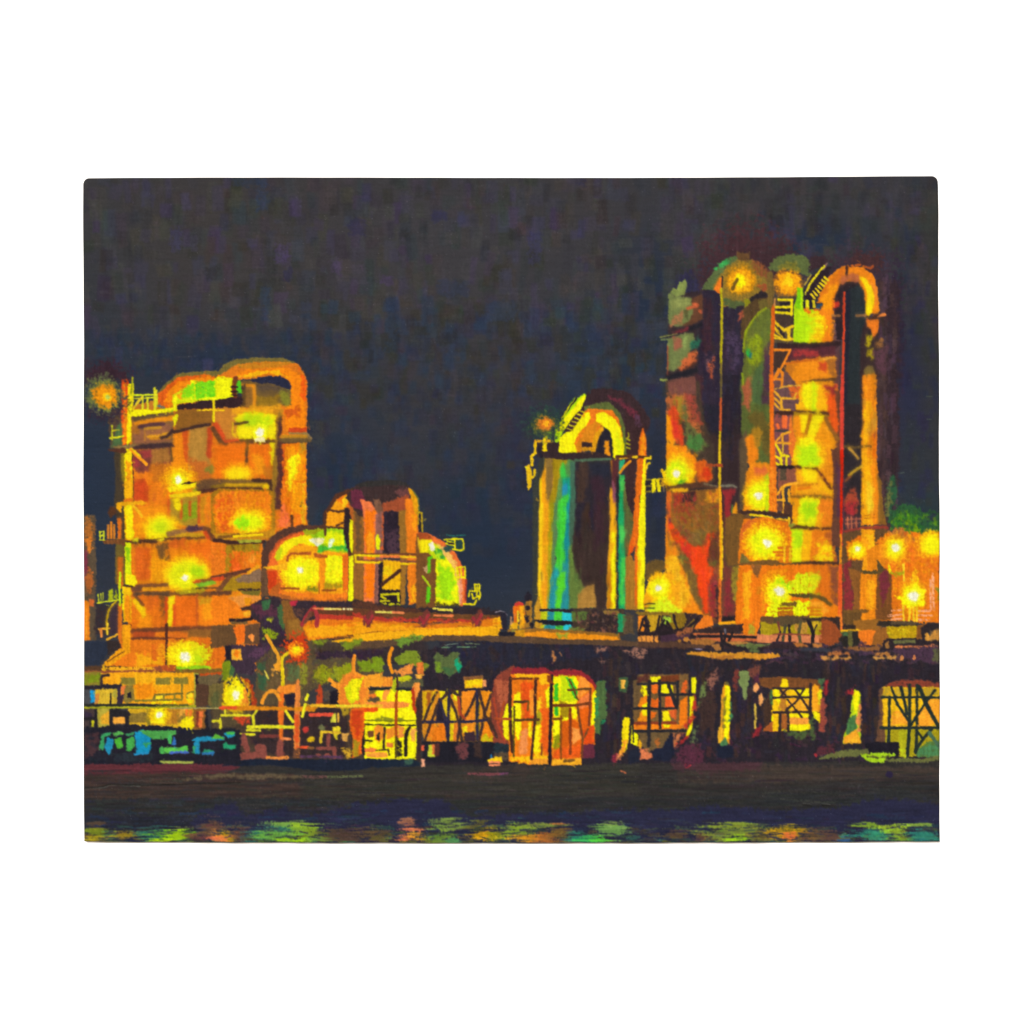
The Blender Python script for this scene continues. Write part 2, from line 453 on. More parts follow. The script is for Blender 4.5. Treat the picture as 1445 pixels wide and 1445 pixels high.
# patches of the upper storey
P('7a3a34', 540, 950, 850, 920, 870, 1000, 860, 1060, 700, 1120, 560, 1120, w=2)
P('a06a34', 690, 930, 840, 920, 850, 1040, 690, 1060, s=2)
P('98343c', 600, 950, 690, 940, 690, 990, 640, 1000)
P('96303c', 530, 1010, 580, 1010, 600, 1080, 545, 1080)
P('b8401e', 545, 1190, 640, 1180, 670, 1240, 660, 1360, 540, 1360, w=2)
P('cf3d20', 560, 1220, 640, 1200, 650, 1350, 550, 1350, s=3)
P('c06820', 690, 1060, 850, 1050, 850, 1200, 700, 1200, s=4)
P('f0851a', 885, 800, 1000, 760, 985, 1080, 870, 1100, w=2)
P('c84820', 960, 780, 1000, 770, 1000, 1040, 975, 1000)
P('b0803a', 1020, 760, 1180, 730, 1190, 1100, 1120, 1160, 1010, 1120, w=2)
P('c0622a', 1010, 1010, 1200, 1050, 1190, 1180, 1050, 1190, s=3)
P('b83a22', 1170, 750, 1205, 740, 1200, 1000, 1170, 1000)
P('c07830', 1240, 590, 1445, 570, 1445, 850, 1330, 860, 1215, 700)
P('7a8030', 1150, 1080, 1230, 1060, 1220, 1120, 1160, 1120, d=0.4)
P('cf3d24', 1215, 700, 1250, 700, 1320, 830, 1300, 870, 1250, 800)
L('6a4426', 7, 1215, 750, 1290, 880, 1330, 890)
# pipe deck boxes
P('7a5a3a', 530, 640, 880, 690, 870, 890, 540, 890, w=1.5)
P('8f5a44', 545, 780, 850, 720, 860, 860, 560, 880)
P('a8682c', 540, 700, 600, 690, 590, 800, 530, 790)
P('5c4a34', 530, 650, 720, 620, 880, 625, 880, 640, 640, 690, 560, 700)
P('e88a18', 545, 700, 900, 645, 905, 680, 560, 720)
L('4a2c3c', 5, 590, 740, 680, 720, 800, 712)
L('c89028', 4, 640, 755, 770, 745)
L('f0a820', 4, 670, 820, 760, 815, 850, 790, d=0.3)
L('c8801c', 4, 690, 840, 850, 830)
L('b87828', 2, 640, 780, 640, 850)
L('3a2528', 4.5, 775, 832, 830, 822, 870, 770)
P('8a5a26', 900, 600, 1215, 590, 1215, 700, 1100, 730, 900, 770)
L('3a2426', 4.5, 890, 785, 960, 770, 1060, 740, 1190, 718)
P('3f2a30', 530, 905, 700, 885, 870, 880, 890, 905, 700, 920, 540, 925)
L('5c4424', 3, 860, 910, 870, 1030)
P('6a5034', 1020, 1210, 1200, 1180, 1445, 1195, 1445, 1215, 1230, 1230, 1120, 1290, 1000, 1230)
P('b8801c', 1220, 1235, 1445, 1215, 1445, 1250, 1215, 1275)
L('4a2622', 5, 1120, 1290, 1200, 1275, 1300, 1262, 1445, 1255)

part('pipe', 'two humped orange pipes arching over the furnace roof', FURN)
P('7a6a34', 742, 470, 790, 400, 900, 310, 990, 285, 1240, 265, 1260, 285, 1330, 215, 1450, 170, 1450, 300, 1240, 330, 900, 480, 745, 545)
P('e0601c', 742, 480, 830, 395, 920, 330, 1180, 300, 1240, 320, 1300, 290, 1445, 210, 1445, 330, 1200, 350, 920, 460, 830, 580, 750, 545, w=1.5)
P('f88c10', 830, 440, 930, 360, 1100, 320, 1260, 320, 1445, 270, 1445, 330, 1200, 380, 950, 430, 860, 560, 800, 560, s=2)
tile(280, 480)
P('7a6a34', 165, 290, 230, 210, 330, 170, 480, 158, 720, 160, 820, 190, 850, 215, 600, 215, 330, 230, 220, 300)
P('e07a20', 210, 290, 330, 215, 520, 190, 840, 200, 900, 280, 925, 360, 925, 800, 720, 800, 720, 560, 790, 540, 800, 400, 740, 330, 600, 300, 430, 330, 330, 340, 200, 330, w=1.2)
P('c88020', 330, 215, 560, 190, 780, 200, 700, 235, 400, 250, d=0.2)
P('ff8a10', 340, 270, 500, 250, 760, 240, 880, 300, 915, 420, 910, 760, 740, 760, 740, 560, 800, 500, 800, 380, 740, 310, 600, 285, 380, 320, s=2)
P('ffb818', 330, 320, 500, 265, 680, 260, 780, 330, 740, 310, 600, 285, 430, 325, s=1)
P('f06018', 860, 240, 900, 290, 920, 380, 915, 540, 880, 470, 880, 320, s=1)
P('d8601c', 740, 600, 860, 560, 860, 640, 760, 660, s=3)
R('cf4a20', 780, 750, 925, 780)
P('e87818', 720, 860, 920, 860, 920, 1445, 720, 1445)
R('c05020', 715, 880, 740, 1445, d=0.3)
P('ff9a10', 745, 900, 905, 900, 910, 1445, 760, 1445, s=2)
P('fff000', 770, 1000, 855, 980, 845, 1160, 800, 1200, 785, 1290, 770, 1200, s=2)
P('f07018', 720, 1200, 750, 1200, 760, 1445, 720, 1445)
P('c89028', 860, 870, 920, 860, 920, 960, 880, 960, d=0.3)
D(120, 725, 880, 915, 1440, ln=(4, 12), wd=(1.5, 3), ang=90, da=10, jit=0.05, a=0.6)
tile(300, 680)
P('f0781c', 590, 0, 798, 0, 795, 370, 700, 385, 560, 400, 590, 300)
P('f8980f', 640, 0, 770, 0, 770, 280, 690, 260, s=3)
P('ffe008', 650, 0, 690, 0, 670, 80, 655, 60)
P('f0703a', 590, 200, 640, 200, 660, 370, 560, 400, d=0.2)
R('e8b020', 770, 0, 796, 360, d=0.3)
L('6a4020', 4, 680, 290, 680, 370)
D(100, 595, 0, 795, 370, ln=(4, 10), wd=(1.5, 3), ang=88, da=14, jit=0.06, a=0.6)

tile(280, 480)
part('painted_sky')
P('2a2c44', 425, 350, 540, 320, 700, 315, 770, 350, 790, 400, 780, 440, 640, 370, 500, 370, 430, 365)
resume(FURN)
P('6a5230', 350, 360, 430, 350, 520, 370, 640, 380, 780, 430, 790, 550, 500, 570, 400, 570, w=1.5)
P('5c4a3a', 500, 380, 640, 390, 780, 430, 640, 430, 520, 430, s=1)
B('7f7f2c', 745, 500, 45, 70, h=2)
P('8a6a20', 500, 480, 690, 490, 690, 560, 500, 565, s=2)
P('8a6030', 400, 420, 470, 400, 470, 565, 400, 570)
L('e08a1c', 4.5, 380, 385, 480, 390, 485, 480, 482, 620)
P('3a2628', 0, 530, 130, 515, 390, 485, 400, 570, 160, 575, 0, 580)
R('5c4020', 385, 420, 405, 570)
P('3c2a28', 370, 395, 410, 380, 400, 420, 370, 400)
P('e8a020', 300, 580, 700, 560, 720, 640, 700, 680, 300, 620, s=2)
part('gangway', 'lime and yellow lit gangway under the pipe humps', FURN)
tile(100, 480)
P('d8e010', 880, 470, 960, 430, 1040, 380, 1150, 370, 1240, 350, 1390, 330, 1420, 480, 1220, 500, 900, 545)
R('fff200', 1030, 350, 1068, 500)
P('88d818', 950, 430, 1060, 380, 1060, 500, 960, 490, d=0.3)
P('62cc1c', 1070, 380, 1250, 350, 1255, 480, 1080, 500)
L('f0f000', 5, 1100, 380, 1105, 500)
L('e8f010', 4, 1150, 400, 1155, 490)
L('2a6a70', 2.5, 1130, 365, 1130, 410)
P('fff000', 1225, 330, 1330, 330, 1390, 480, 1240, 500, d=0.2)
P('f8a018', 900, 480, 960, 430, 940, 500, d=0.3)
P('3a2428', 920, 560, 1000, 545, 1220, 510, 1450, 490, 1450, 570, 1230, 575, 920, 590, w=1.5)
tile(280, 480)
P('7fd81c', 0, 360, 150, 350, 150, 470, 0, 500, d=0.25)
P('f4f000', 150, 320, 290, 340, 290, 470, 160, 490, d=0.15)
P('50c020', 330, 360, 360, 350, 380, 450, 330, 450)
L('7a3a20', 7, 325, 330, 310, 400, 318, 480)
for y in (400, 440, 470):
    L('3a2020', 3, 290, y, 340, y + 2)
L('f4d810', 3.4, 138, 505, 138, 690)
L('f0c018', 2.2, 0, 600, 120, 595, 230, 600, d=0.2)
P('f0f000', 20, 505, 150, 490, 300, 480, 150, 512)
resume(FURN)
# lit bay on the right of the block
P('c08020', 640, 590, 720, 600, 700, 860, 650, 840, w=1.5)
P('f4f000', 330, 640, 440, 620, 560, 620, 660, 640, 665, 830, 480, 850, 345, 835, 340, 740, w=2)
B('a8e018', 470, 690, 110, 60, h=1.4)
B('b4e614', 560, 700, 60, 70, h=1.4)
B('fff600', 400, 790, 70, 40, h=1.5)
L('4a2a24', 4, 305, 715, 360, 712, 425, 700)
L('e8c818', 2.2, 300, 700, 298, 800, 330, 830)
P('5c3a26', 240, 850, 400, 845, 700, 850, 950, 850, 930, 870, 700, 880, 420, 880, 250, 870)
L('cf3d24', 4, 240, 862, 340, 848)
L('6a4a20', 5, 425, 870, 415, 960, 418, 1080)
R('3a2a28', 405, 940, 425, 1070, d=0.3)
P('f4ea08', 620, 880, 665, 880, 650, 1000, 630, 1060, 615, 950)
P('e86818', 440, 900, 610, 890, 620, 1180, 470, 1180, 430, 1100, s=2)
P('f09018', 470, 960, 560, 1000, 580, 1140, 480, 1160, s=3)
P('b86a20', 560, 1080, 660, 1060, 650, 1180, 580, 1180, d=0.35)
P('ee6a18', 150, 900, 400, 880, 400, 1100, 250, 1180, 160, 1180, s=3)
G(340, 1140, ('f89018', (150, 110)), ('ffb80f', (120, 80)), ('ffe808', (100, 55)))
P('6a4a30', 0, 1195, 160, 1185, 640, 1190, 640, 1215, 240, 1220, 110, 1290, 0, 1280)
P('8a6a20', 120, 1240, 240, 1218, 600, 1215, 600, 1250, 240, 1250, 120, 1280)
L('d8a818', 4, 240, 1232, 600, 1228)
L('4a2622', 5, 0, 1285, 120, 1275, 250, 1262, 640, 1270)
L('3c2422', 5, 470, 1192, 640, 1195)
R('4a2c24', 605, 1190, 640, 1300)
R('f4d010', 560, 1230, 605, 1260)
# gap between block and the big down pipe
P('94702a', 640, 1080, 690, 600, 700, 650, 690, 1000, 680, 1445, 620, 1445, 640, 1250)
P('542c2c', 680, 660, 715, 650, 718, 1000, 712, 1445, 655, 1445, 680, 1100, d=0.12)
P('c88a20', 710, 815, 930, 810, 940, 840, 720, 835)
P('6a5434', 700, 840, 950, 835, 965, 860, 930, 870, 700, 862)
L('8a7450', 3, 780, 792, 930, 795, 965, 840)
tile(100, 680)
# storeys of the block: red, ochre and orange panels between dark beams
P('a8862a', 850, 150, 1110, 120, 1120, 330, 1000, 380, 860, 330, w=2)
P('7fa01c', 970, 190, 1090, 170, 1080, 300, 950, 320, s=2)
P('8aa020', 1030, 60, 1075, 40, 1075, 90, 1035, 95, d=0.2)
for x, y0, y1, w in ((840, 150, 310, 4), (950, 160, 310, 3.4), (1022, 170, 280, 4), (1097, 130, 340, 4)):
    L('c84a22', w, x, y0, x - 2, y1)
P('fff000', 870, 150, 940, 140, 930, 240, 900, 230, d=0.1)
P('e8c018', 850, 130, 960, 100, 1110, 80, 1110, 105, 960, 125)
P('c8861c', 1110, 130, 1300, 90, 1380, 90, 1340, 140, 1180, 340, 1110, 340)
P('f08a18', 540, 230, 700, 200, 840, 220, 830, 480, 560, 480, s=2)
G(770, 390, ('ffb010', (190, 130)), ('fff000', (130, 110)), ('e0f008', 80), ('c0e80c', (46, 50)))
P('fff000', 640, 420, 800, 440, 790, 490, 650, 480, d=0.1)
P('e8741c', 1180, 130, 1430, 120, 1445, 420, 1260, 440, 1150, 300, s=3)
D(160, 1150, 100, 1440, 440, ln=(5, 14), wd=(2, 4), ang=80, da=20, jit=0.04, a=0.6, pal=['f08018', 'e8681c', 'f86a18', 'd0702a', 'c88020'])
P('8a6040', 820, 430, 900, 410, 1000, 400, 980, 450, 830, 460)
P('4a3048', 980, 400, 1010, 370, 1060, 380, 1075, 360, 1090, 385, 1140, 380, 1150, 400, 1020, 420)
P('d0a020', 900, 450, 1000, 430, 1130, 430, 1140, 465, 900, 470)
P('5a3428', 470, 485, 700, 490, 830, 475, 1140, 465, 1150, 482, 830, 492, 770, 505, 700, 530, 480, 525)
P('3c2624', 540, 500, 700, 495, 740, 510, 560, 530)
P('e8f020', 530, 490, 580, 480, 575, 505, 540, 505)
P('e8f020', 750, 495, 800, 480, 780, 505)
C('6a4028', 8, 1150, 400, 1190, 420, 1220, 490, 1280, 510, 1440, 512)
L('cf3d24', 5, 1150, 430, 1180, 480)
# storey three
P('e88018', 540, 530, 860, 510, 1100, 480, 1330, 520, 1330, 760, 1060, 850, 850, 870, 540, 850, s=1)
R('d85a20', 560, 560, 690, 830, w=2)
P('6f4a28', 740, 530, 850, 520, 845, 650, 790, 690, 760, 640, w=2)
P('f09a14', 690, 600, 760, 650, 850, 700, 850, 850, 680, 850, s=2)
P('e8641a', 1000, 520, 1250, 500, 1330, 560, 1320, 720, 1180, 740, 1000, 600, s=3)
P('cf5a20', 850, 500, 1000, 490, 980, 560, 850, 560, s=3)
P('f07820', 1170, 620, 1310, 560, 1320, 740, 1200, 760, s=2)
D(150, 560, 500, 1320, 860, ln=(5, 12), wd=(2, 4), ang=85, da=24, jit=0.05, a=0.5)
P('b07a1c', 1330, 540, 1445, 530, 1445, 590, 1390, 610, 1370, 690, 1330, 780, 1340, 640)
G(1000, 790, ('ffb010', (230, 190)), ('fff000', (200, 150)), ('d4ee08', (150, 110)))
B('a4e010', 1080, 760, 60, 50, h=1.6)
P('6ac030', 1060, 860, 1220, 830, 1240, 860, 1110, 890)
L('7a3a24', 5, 1060, 845, 1160, 832, 1290, 800, 1440, 768)
L('cf3d24', 5, 1060, 845, 1100, 842)
P('7a5030', 1240, 920, 1330, 820, 1420, 780, 1400, 800, 1280, 920)
P('a88a1c', 1290, 880, 1380, 820, 1445, 790, 1445, 920, 1300, 920)
L('4a3028', 3, 1040, 905, 1250, 897)
P('6a4030', 520, 890, 600, 870, 840, 865, 840, 885, 640, 892, 620, 920, 540, 930)
L('f0a018', 5, 630, 910, 840, 905, d=0.2)
P('5a4030', 540, 940, 660, 935, 850, 925, 850, 965, 640, 960, 540, 965)
P('6a4028', 860, 940, 1100, 935, 1370, 925, 1370, 950, 1250, 975, 1100, 965, 860, 955)
L('a8a020', 6, 930, 935, 1130, 920, d=0.4)
# storey four
P('e06a1a', 540, 970, 820, 965, 830, 1245, 530, 1250, s=1)
P('cf5c1e', 650, 970, 760, 970, 760, 1060, 660, 1080, s=2)
P('6f4a24', 770, 970, 830, 965, 815, 1190, 790, 1180, d=0.45)
P('f08a18', 560, 1130, 700, 1140, 690, 1250, 580, 1250, s=2)
P('f4d010', 530, 1000, 560, 990, 640, 1080, 640, 1130, 620, 1150, 570, 1060)
L('6a3a28', 4, 560, 970, 625, 1045)
R('cf3020', 818, 980, 845, 1230)
P('f0e808', 845, 970, 890, 970, 880, 1140, 850, 1245, 835, 1220)
R('cf3a20', 880, 1040, 905, 1210)
P('e8641c', 905, 975, 1070, 970, 1070, 1220, 900, 1225)
L('b04a24', 4, 1082, 965, 1085, 1220)
P('f07a1a', 1100, 990, 1380, 960, 1380, 1230, 1100, 1225, s=2)
P('c09020', 1100, 980, 1230, 980, 1220, 1030, 1110, 1050, d=0.3)
P('f4941a', 1130, 1040, 1330, 1050, 1320, 1180, 1140, 1170, s=3)
P('f09a18', 1340, 970, 1445, 940, 1445, 1180, 1360, 1200, s=2)
P('6a3a28', 510, 1250, 850, 1230, 1300, 1220, 1310, 1240, 850, 1262, 530, 1285)
P('8a5a2c', 940, 1270, 1100, 1250, 1390, 1240, 1400, 1300, 1380, 1380, 1300, 1370, 1220, 1310, 1000, 1310, w=1.5)
P('b04424', 545, 1280, 730, 1275, 720, 1310, 545, 1315)
P('e06a20', 840, 1275, 1000, 1280, 1000, 1310, 840, 1330)
L('5a3028', 4, 520, 1330, 700, 1325, 880, 1332)
L('5a3028', 3, 880, 1332, 990, 1325, d=0.3)
melt(FURN, 2.0, 2.4, 0.5)
# ground storey
tile(100, 880)
P('e0701c', 510, 140, 820, 140, 820, 350, 440, 360, 500, 250, s=1)
P('f4a818', 570, 250, 780, 280, 780, 345, 570, 345, s=3)
P('d8601e', 700, 170, 740, 170, 740, 300, 700, 300, s=1)
P('f0961a', 745, 180, 800, 180, 790, 290, 750, 270, d=0.2)
P('d8641c', 840, 130, 1310, 130, 1330, 360, 840, 350, s=1)
P('e88a1c', 840, 150, 960, 140, 960, 330, 840, 340, s=2)
L('5a2c22', 4, 825, 0, 822, 350)
G(990, 270, ('f0d010', (190, 140)), ('fff000', (150, 130)))
B('d0ea10', 1100, 260, 100, 92, h=1.2, r=0.45, a=0.85)
B('a8e014', 1060, 300, 70, 50, h=1.3, r=0.4, a=0.8)
P('80d01c', 900, 365, 1080, 355, 1200, 365, 1200, 385, 900, 385)
P('8f4a34', 130, 385, 400, 380, 700, 370, 840, 350, 900, 360, 900, 400, 500, 410, 130, 415, w=1)
P('5a3c28', 130, 360, 430, 360, 560, 370, 440, 385, 130, 395)
P('b04a28', 780, 355, 900, 355, 890, 395, 790, 390)
P('7a5a28', 900, 390, 1290, 380, 1300, 405, 1100, 420, 900, 410)
P('c0461e', 1110, 425, 1290, 410, 1290, 430, 1110, 440)
L('e8a820', 5, 290, 380, 700, 372, d=0.4)
P('2c3344', 120, 150, 320, 150, 320, 240, 250, 345, 125, 350)
P('3a2e2c', 320, 140, 420, 150, 430, 200, 330, 260)
part('mast', 'tall yellow and orange mast up the left side of the furnace', FURN)
MAST = CUR
tile(100, 480)
P('e8501c', 445, 330, 470, 310, 500, 360, 505, 660, 490, 880, 455, 890, 445, 600)
P('f8901a', 455, 380, 480, 380, 490, 860, 460, 880, s=2)
L('c08040', 3, 470, 300, 472, 330)
P('ffe808', 500, 380, 540, 370, 540, 520, 520, 640, 520, 860, 490, 890, 495, 560, w=0.7)
L('a0a020', 3, 535, 320, 530, 400, 520, 460)
P('ffe20a', 472, 930, 525, 930, 525, 1100, 535, 1445, 470, 1445)
P('f8a010', 480, 1040, 520, 1040, 530, 1340, 475, 1340, s=2)
L('4a2c24', 1.6, 532, 940, 540, 1180, 542, 1400, d=0.35)
tile(100, 680)
P('f8b010', 470, 0, 530, 0, 535, 160, 540, 490, 475, 490)
P('ffe808', 480, 170, 535, 190, 538, 480, 482, 480, s=1)
P('e8781c', 460, 150, 540, 140, 530, 165, 465, 165)
P('d8e40a', 475, 520, 520, 520, 522, 850, 480, 860)
P('ffe808', 480, 780, 550, 800, 570, 850, 550, 880, 480, 860)
P('88c018', 495, 560, 515, 560, 515, 680, 495, 680, d=0.2)
P('f8c010', 455, 890, 515, 880, 520, 1180, 465, 1180)
P('f09018', 470, 960, 510, 960, 515, 1180, 470, 1180, s=1)
P('f4a018', 458, 1220, 515, 1220, 510, 1445, 450, 1445)
L('c8e010', 3, 430, 770, 425, 900, 430, 1050)
L('f0e008', 2, 455, 880, 455, 1080, d=0.3)
L('6a2c20', 3, 465, 1215, 520, 1215)
L('5c4020', 3, 460, 880, 530, 885)
tile(100, 880)
P('f4a018', 455, 10, 515, 10, 510, 200, 490, 250, 345, 350, 285, 350, 390, 245, 450, 205)
L('6a3c20', 1.6, 320, 320, 470, 230, d=0.3)
L('e8b020', 3, 290, 360, 300, 390)
part('railing', 'short yellow rails and brackets beside the mast', FURN)
tile(100, 480)
L('d8e020', 2.6, 520, 470, 740, 468)
L('c8c428', 2, 540, 500, 730, 490)
for x, y0, y1 in ((620, 480, 620), (662, 500, 600), (722, 412, 600), (738, 430, 570)):
    L('e0d828', 3, x, y0, x + 2, y1)
L('e8c82c', 3, 545, 580, 610, 490)
P('fff000', 520, 640, 540, 590, 700, 600, 830, 580, 900, 580, 910, 600, 720, 625, 560, 645)
P('4a8a3c', 830, 600, 910, 590, 905, 610, 830, 615, d=0.2)
P('2a6a90', 750, 565, 800, 560, 800, 575, 760, 575, d=0.3)
P('f0ec08', 880, 490, 910, 480, 905, 590, 885, 600)
P('e8e010', 880, 660, 915, 640, 910, 690, 890, 740)
L('d8d820', 2, 362, 720, 362, 850)
L('c8b820', 2, 370, 770, 420, 765)
L('d8d020', 3, 345, 835, 460, 820)
P('8a7040', 380, 910, 530, 890, 560, 890, 500, 925, 400, 930)
P('5c3426', 330, 935, 460, 920, 485, 945, 470, 962, 400, 950)
L('ffa020', 4.5, 520, 930, 570, 980, 650, 1055)
L('f0c818', 2.5, 530, 925, 600, 990)
tile(100, 680)
P('f0a818', 400, 180, 620, 165, 650, 180, 620, 195, 540, 190, 440, 200, 440, 260, 410, 230)
L('f8b820', 4, 530, 190, 580, 245, 615, 295)
for a in ((260, 420, 262, 490), (293, 415, 292, 488), (258, 425, 295, 418), (258, 455, 295, 452), (258, 490, 300, 492),
          (245, 955, 250, 1025), (268, 950, 268, 1020), (285, 940, 284, 1020), (240, 1028, 420, 1000)):
    L('d0d428', 2, *a)
P('a8b01c', 335, 930, 365, 910, 368, 1000, 340, 1005)
P('a8b01c', 385, 980, 398, 920, 405, 1000)
P('7a4a28', 290, 500, 470, 485, 470, 540, 400, 520, 300, 525)
L('e8a82c', 3, 250, 1245, 340, 1240)
L('e88a3c', 4, 265, 1250, 270, 1310)
L('f0c830', 2.4, 322, 1200, 320, 1290)
L('e8a828', 3, 320, 1335, 380, 1310, 408, 1290)
part('lamp', 'hazy orange lamp with a grey green ring left of the mast', FURN)
tile(100, 480)
B('3c2530', 300, 300, 190, 120, h=1.6, own=False)
B('352636', 310, 560, 170, 120, h=1.4, own=False)
B('5c6440', 290, 465, 152, 158, h=3)
B('7a7a34', 300, 470, 120, 125, h=3)
B('e0881a', 305, 470, 105, 98, h=3)
B('f89a10', 310, 475, 80, 78, h=3)
P('e8901a', 290, 540, 350, 520, 350, 570, 330, 585)
B('ffc818', 318, 485, 40, 38, h=3)
B('c0cc50', 322, 487, 18, 16, h=3)
resume(FURN)
tile(100, 480)
G(930, 1190, ('f8a010', (170, 150)), ('ffe008', (90, 95)))
P('fff000', 840, 1250, 1010, 1230, 1070, 1210, 1060, 1240, 960, 1270, 860, 1290)
lamp(922, 1188, 30, ('c8e810', 60), label='white lamp on the second storey of the furnace', parent=FURN, ry=42)
P('3a2424', 950, 1225, 1000, 1210, 1060, 1208, 1000, 1222)
P('e8d018', 850, 1320, 960, 1310, 1110, 1290, 1100, 1310, 960, 1335, 860, 1335)
tile(280, 480)
lamp(530, 790, 40, ('e0f030', 70), label='white lamp below the right pipe hump', parent=FURN, ry=50)
P('f0f0c0', 480, 845, 570, 830, 570, 860, 490, 862)
tile(100, 680)
lamp(980, 815, 40, ('e8f820', 60), label='white lamp on the third storey of the furnace', parent=FURN, ry=32)
tile(100, 880)
lamp(980, 280, 50, ('e4f420', 85), label='white lamp low on the furnace above its base', parent=FURN, ry=48)

# panel with rounded corners between the block and the down pipe
part('tank', 'orange panelled tank with a lime spot of light', FURN)
tile(300, 680)
P('a8741c', 0, 100, 60, 60, 480, 70, 520, 90, 540, 380, 480, 460, 60, 460, 0, 430)
P('f0841a', 40, 110, 120, 80, 480, 85, 500, 120, 500, 400, 440, 440, 80, 430, 30, 330, w=1.5)
P('e8641c', 40, 150, 180, 110, 200, 380, 100, 420, 40, 340, s=3)
D(150, 20, 80, 500, 430, ln=(5, 13), wd=(2, 4), ang=80, da=24, jit=0.05, a=0.55, pal=['f08a1a', 'e8701c', 'f89a14', 'd8681e', 'e07818', 'ffa010'])
G(320, 340, ('ffa812', (190, 150)), ('ffe60a', (140, 90)), ('e0ee08', (110, 60)))
B('a0e010', 265, 350, 55, 55, h=1.5)
P('ffe808', 180, 455, 300, 430, 430, 435, 430, 460, 300, 470, 190, 470)
P('c88a20', 20, 440, 170, 450, 500, 420, 540, 400, 520, 470, 200, 490, 40, 490)
L('8a5a24', 4, 60, 470, 150, 465, 230, 448)
L('ffd810', 3, 190, 462, 430, 446)
L('4a2a24', 5, 20, 495, 160, 512, 350, 520, 440, 505)
P('a8a834', 220, 495, 420, 490, 420, 510, 240, 515)
L('7a4a24', 3, 140, 540, 330, 532)
P('e87820', 0, 520, 130, 540, 130, 690, 120, 760, 0, 800)
P('a8801c', 130, 540, 420, 530, 400, 600, 200, 600, 150, 760, 120, 740)
P('f07c1e', 180, 600, 390, 590, 360, 690, 320, 730, 170, 760, w=2)
P('e8601c', 160, 640, 240, 620, 240, 740, 170, 760, s=3)
P('f8982a', 320, 620, 370, 630, 360, 690, 320, 690, d=0.2)
D(60, 0, 540, 420, 760, ln=(4, 10), wd=(2, 3), ang=80, da=24, jit=0.06, a=0.6)
P('a8801c', 140, 830, 420, 760, 430, 900, 250, 910, 130, 890)
P('8a6a50', 200, 830, 390, 740, 430, 760, 430, 830, 300, 855, 220, 850, w=2)
L('6a3a28', 5, 0, 812, 100, 795, 200, 775, 330, 745)
P('cf4a22', 0, 815, 100, 800, 110, 825, 20, 835)
L('f0a020', 5, 315, 770, 350, 740, 395, 718)
P('7a4a2c', 50, 900, 140, 800, 180, 790, 90, 910)
P('3c2a26', 220, 915, 280, 905, 410, 910, 400, 930, 300, 925)
P('7a6a28', 250, 930, 410, 920, 400, 960, 300, 970)
P('6a4028', 0, 930, 160, 930, 160, 950, 0, 970)
P('f07e1c', 0, 975, 200, 960, 260, 1000, 240, 1140, 150, 1190, 0, 1210, s=2)
P('e8903a', 150, 980, 300, 960, 410, 970, 400, 1010, 330, 1020, 250, 1060)
# ------------------------------------------------------------------ round tank, dome and conveyor
tile(300, 680)
part('painted_structure', 'dark brown tangle of pipework between the furnace and the round tank')
STRUCT = CUR
P('3a2c34', 350, 1040, 420, 1000, 560, 980, 700, 960, 860, 990, 1445, 1000, 1445, 1445, 120, 1445, 122, 1385, 395, 1385, 410, 1190, 340, 1150, 330, 1080, w=1.5)
P('4a3028', 245, 1070, 300, 1060, 340, 1050, 345, 1085, 260, 1085)
P('d8782a', 210, 1180, 390, 1190, 400, 1380, 200, 1420, s=1)
P('6a4a2c', 0, 1220, 200, 1215, 210, 1380, 0, 1400, w=2)
P('ee7020', 190, 1225, 300, 1215, 290, 1340, 220, 1380, w=2)
P('6a4830', 290, 1220, 400, 1200, 400, 1370, 280, 1370)
P('7a5a34', 160, 1170, 300, 1175, 300, 1200, 170, 1200)
L('2a2024', 4.5, 160, 1168, 250, 1172, 340, 1160)
B('f08a3c', 338, 1316, 22, 30)
P('f0981a', 280, 990, 330, 985, 335, 1030, 290, 1040)
P('f0a828', 270, 1105, 330, 1100, 325, 1130, 275, 1135)
P('5c3040', 340, 1040, 440, 1030, 560, 1080, 560, 1180, 440, 1170, 380, 1120, w=2, d=0.15)
P('3c2c3e', 420, 1120, 600, 1160, 620, 1300, 560, 1320, 450, 1240, d=0.2)
P('3c6a40', 430, 1010, 500, 1000, 480, 1080, 440, 1080)
P('47663a', 560, 1060, 590, 1040, 620, 1180, 610, 1250, 580, 1200)
P('8a9a1c', 430, 1240, 500, 1240, 570, 1290, 520, 1340, 440, 1320, d=0.25, w=2)
P('a8a820', 470, 1165, 510, 1150, 500, 1180, d=0.2)
P('8a5a2a', 590, 985, 670, 980, 700, 1130, 760, 1200, 820, 1330, 740, 1330, 640, 1330, 620, 1200, w=1.5)
P('9a6a2c', 640, 1180, 720, 1170, 780, 1290, 680, 1300, s=2)
P('b83040', 665, 1020, 710, 995, 730, 1010, 710, 1050, 675, 1050)
P('5c3c34', 680, 1060, 830, 1080, 780, 1160, 720, 1150, d=0.45)
tile(300, 880)
P('5c4c34', 400, 200, 600, 200, 850, 130, 1445, 150, 1445, 440, 1280, 440, 1080, 400, 1000, 500, 820, 560, 820, 700, 360, 700, 380, 460, w=2)
P('6b5434', 380, 460, 600, 400, 860, 300, 860, 420, 800, 520, 560, 530, 420, 600, s=3)
P('3c5a3c', 390, 330, 450, 330, 460, 560, 400, 560, d=0.2)
P('5c6a40', 640, 330, 740, 340, 740, 480, 650, 480, d=0.2)
P('8a8a2c', 740, 330, 800, 340, 810, 500, 760, 540, d=0.2)
P('42303e', 130, 185, 400, 180, 460, 160, 490, 230, 440, 250, 370, 330, 380, 360, 350, 430, 200, 400, 120, 330, w=2)
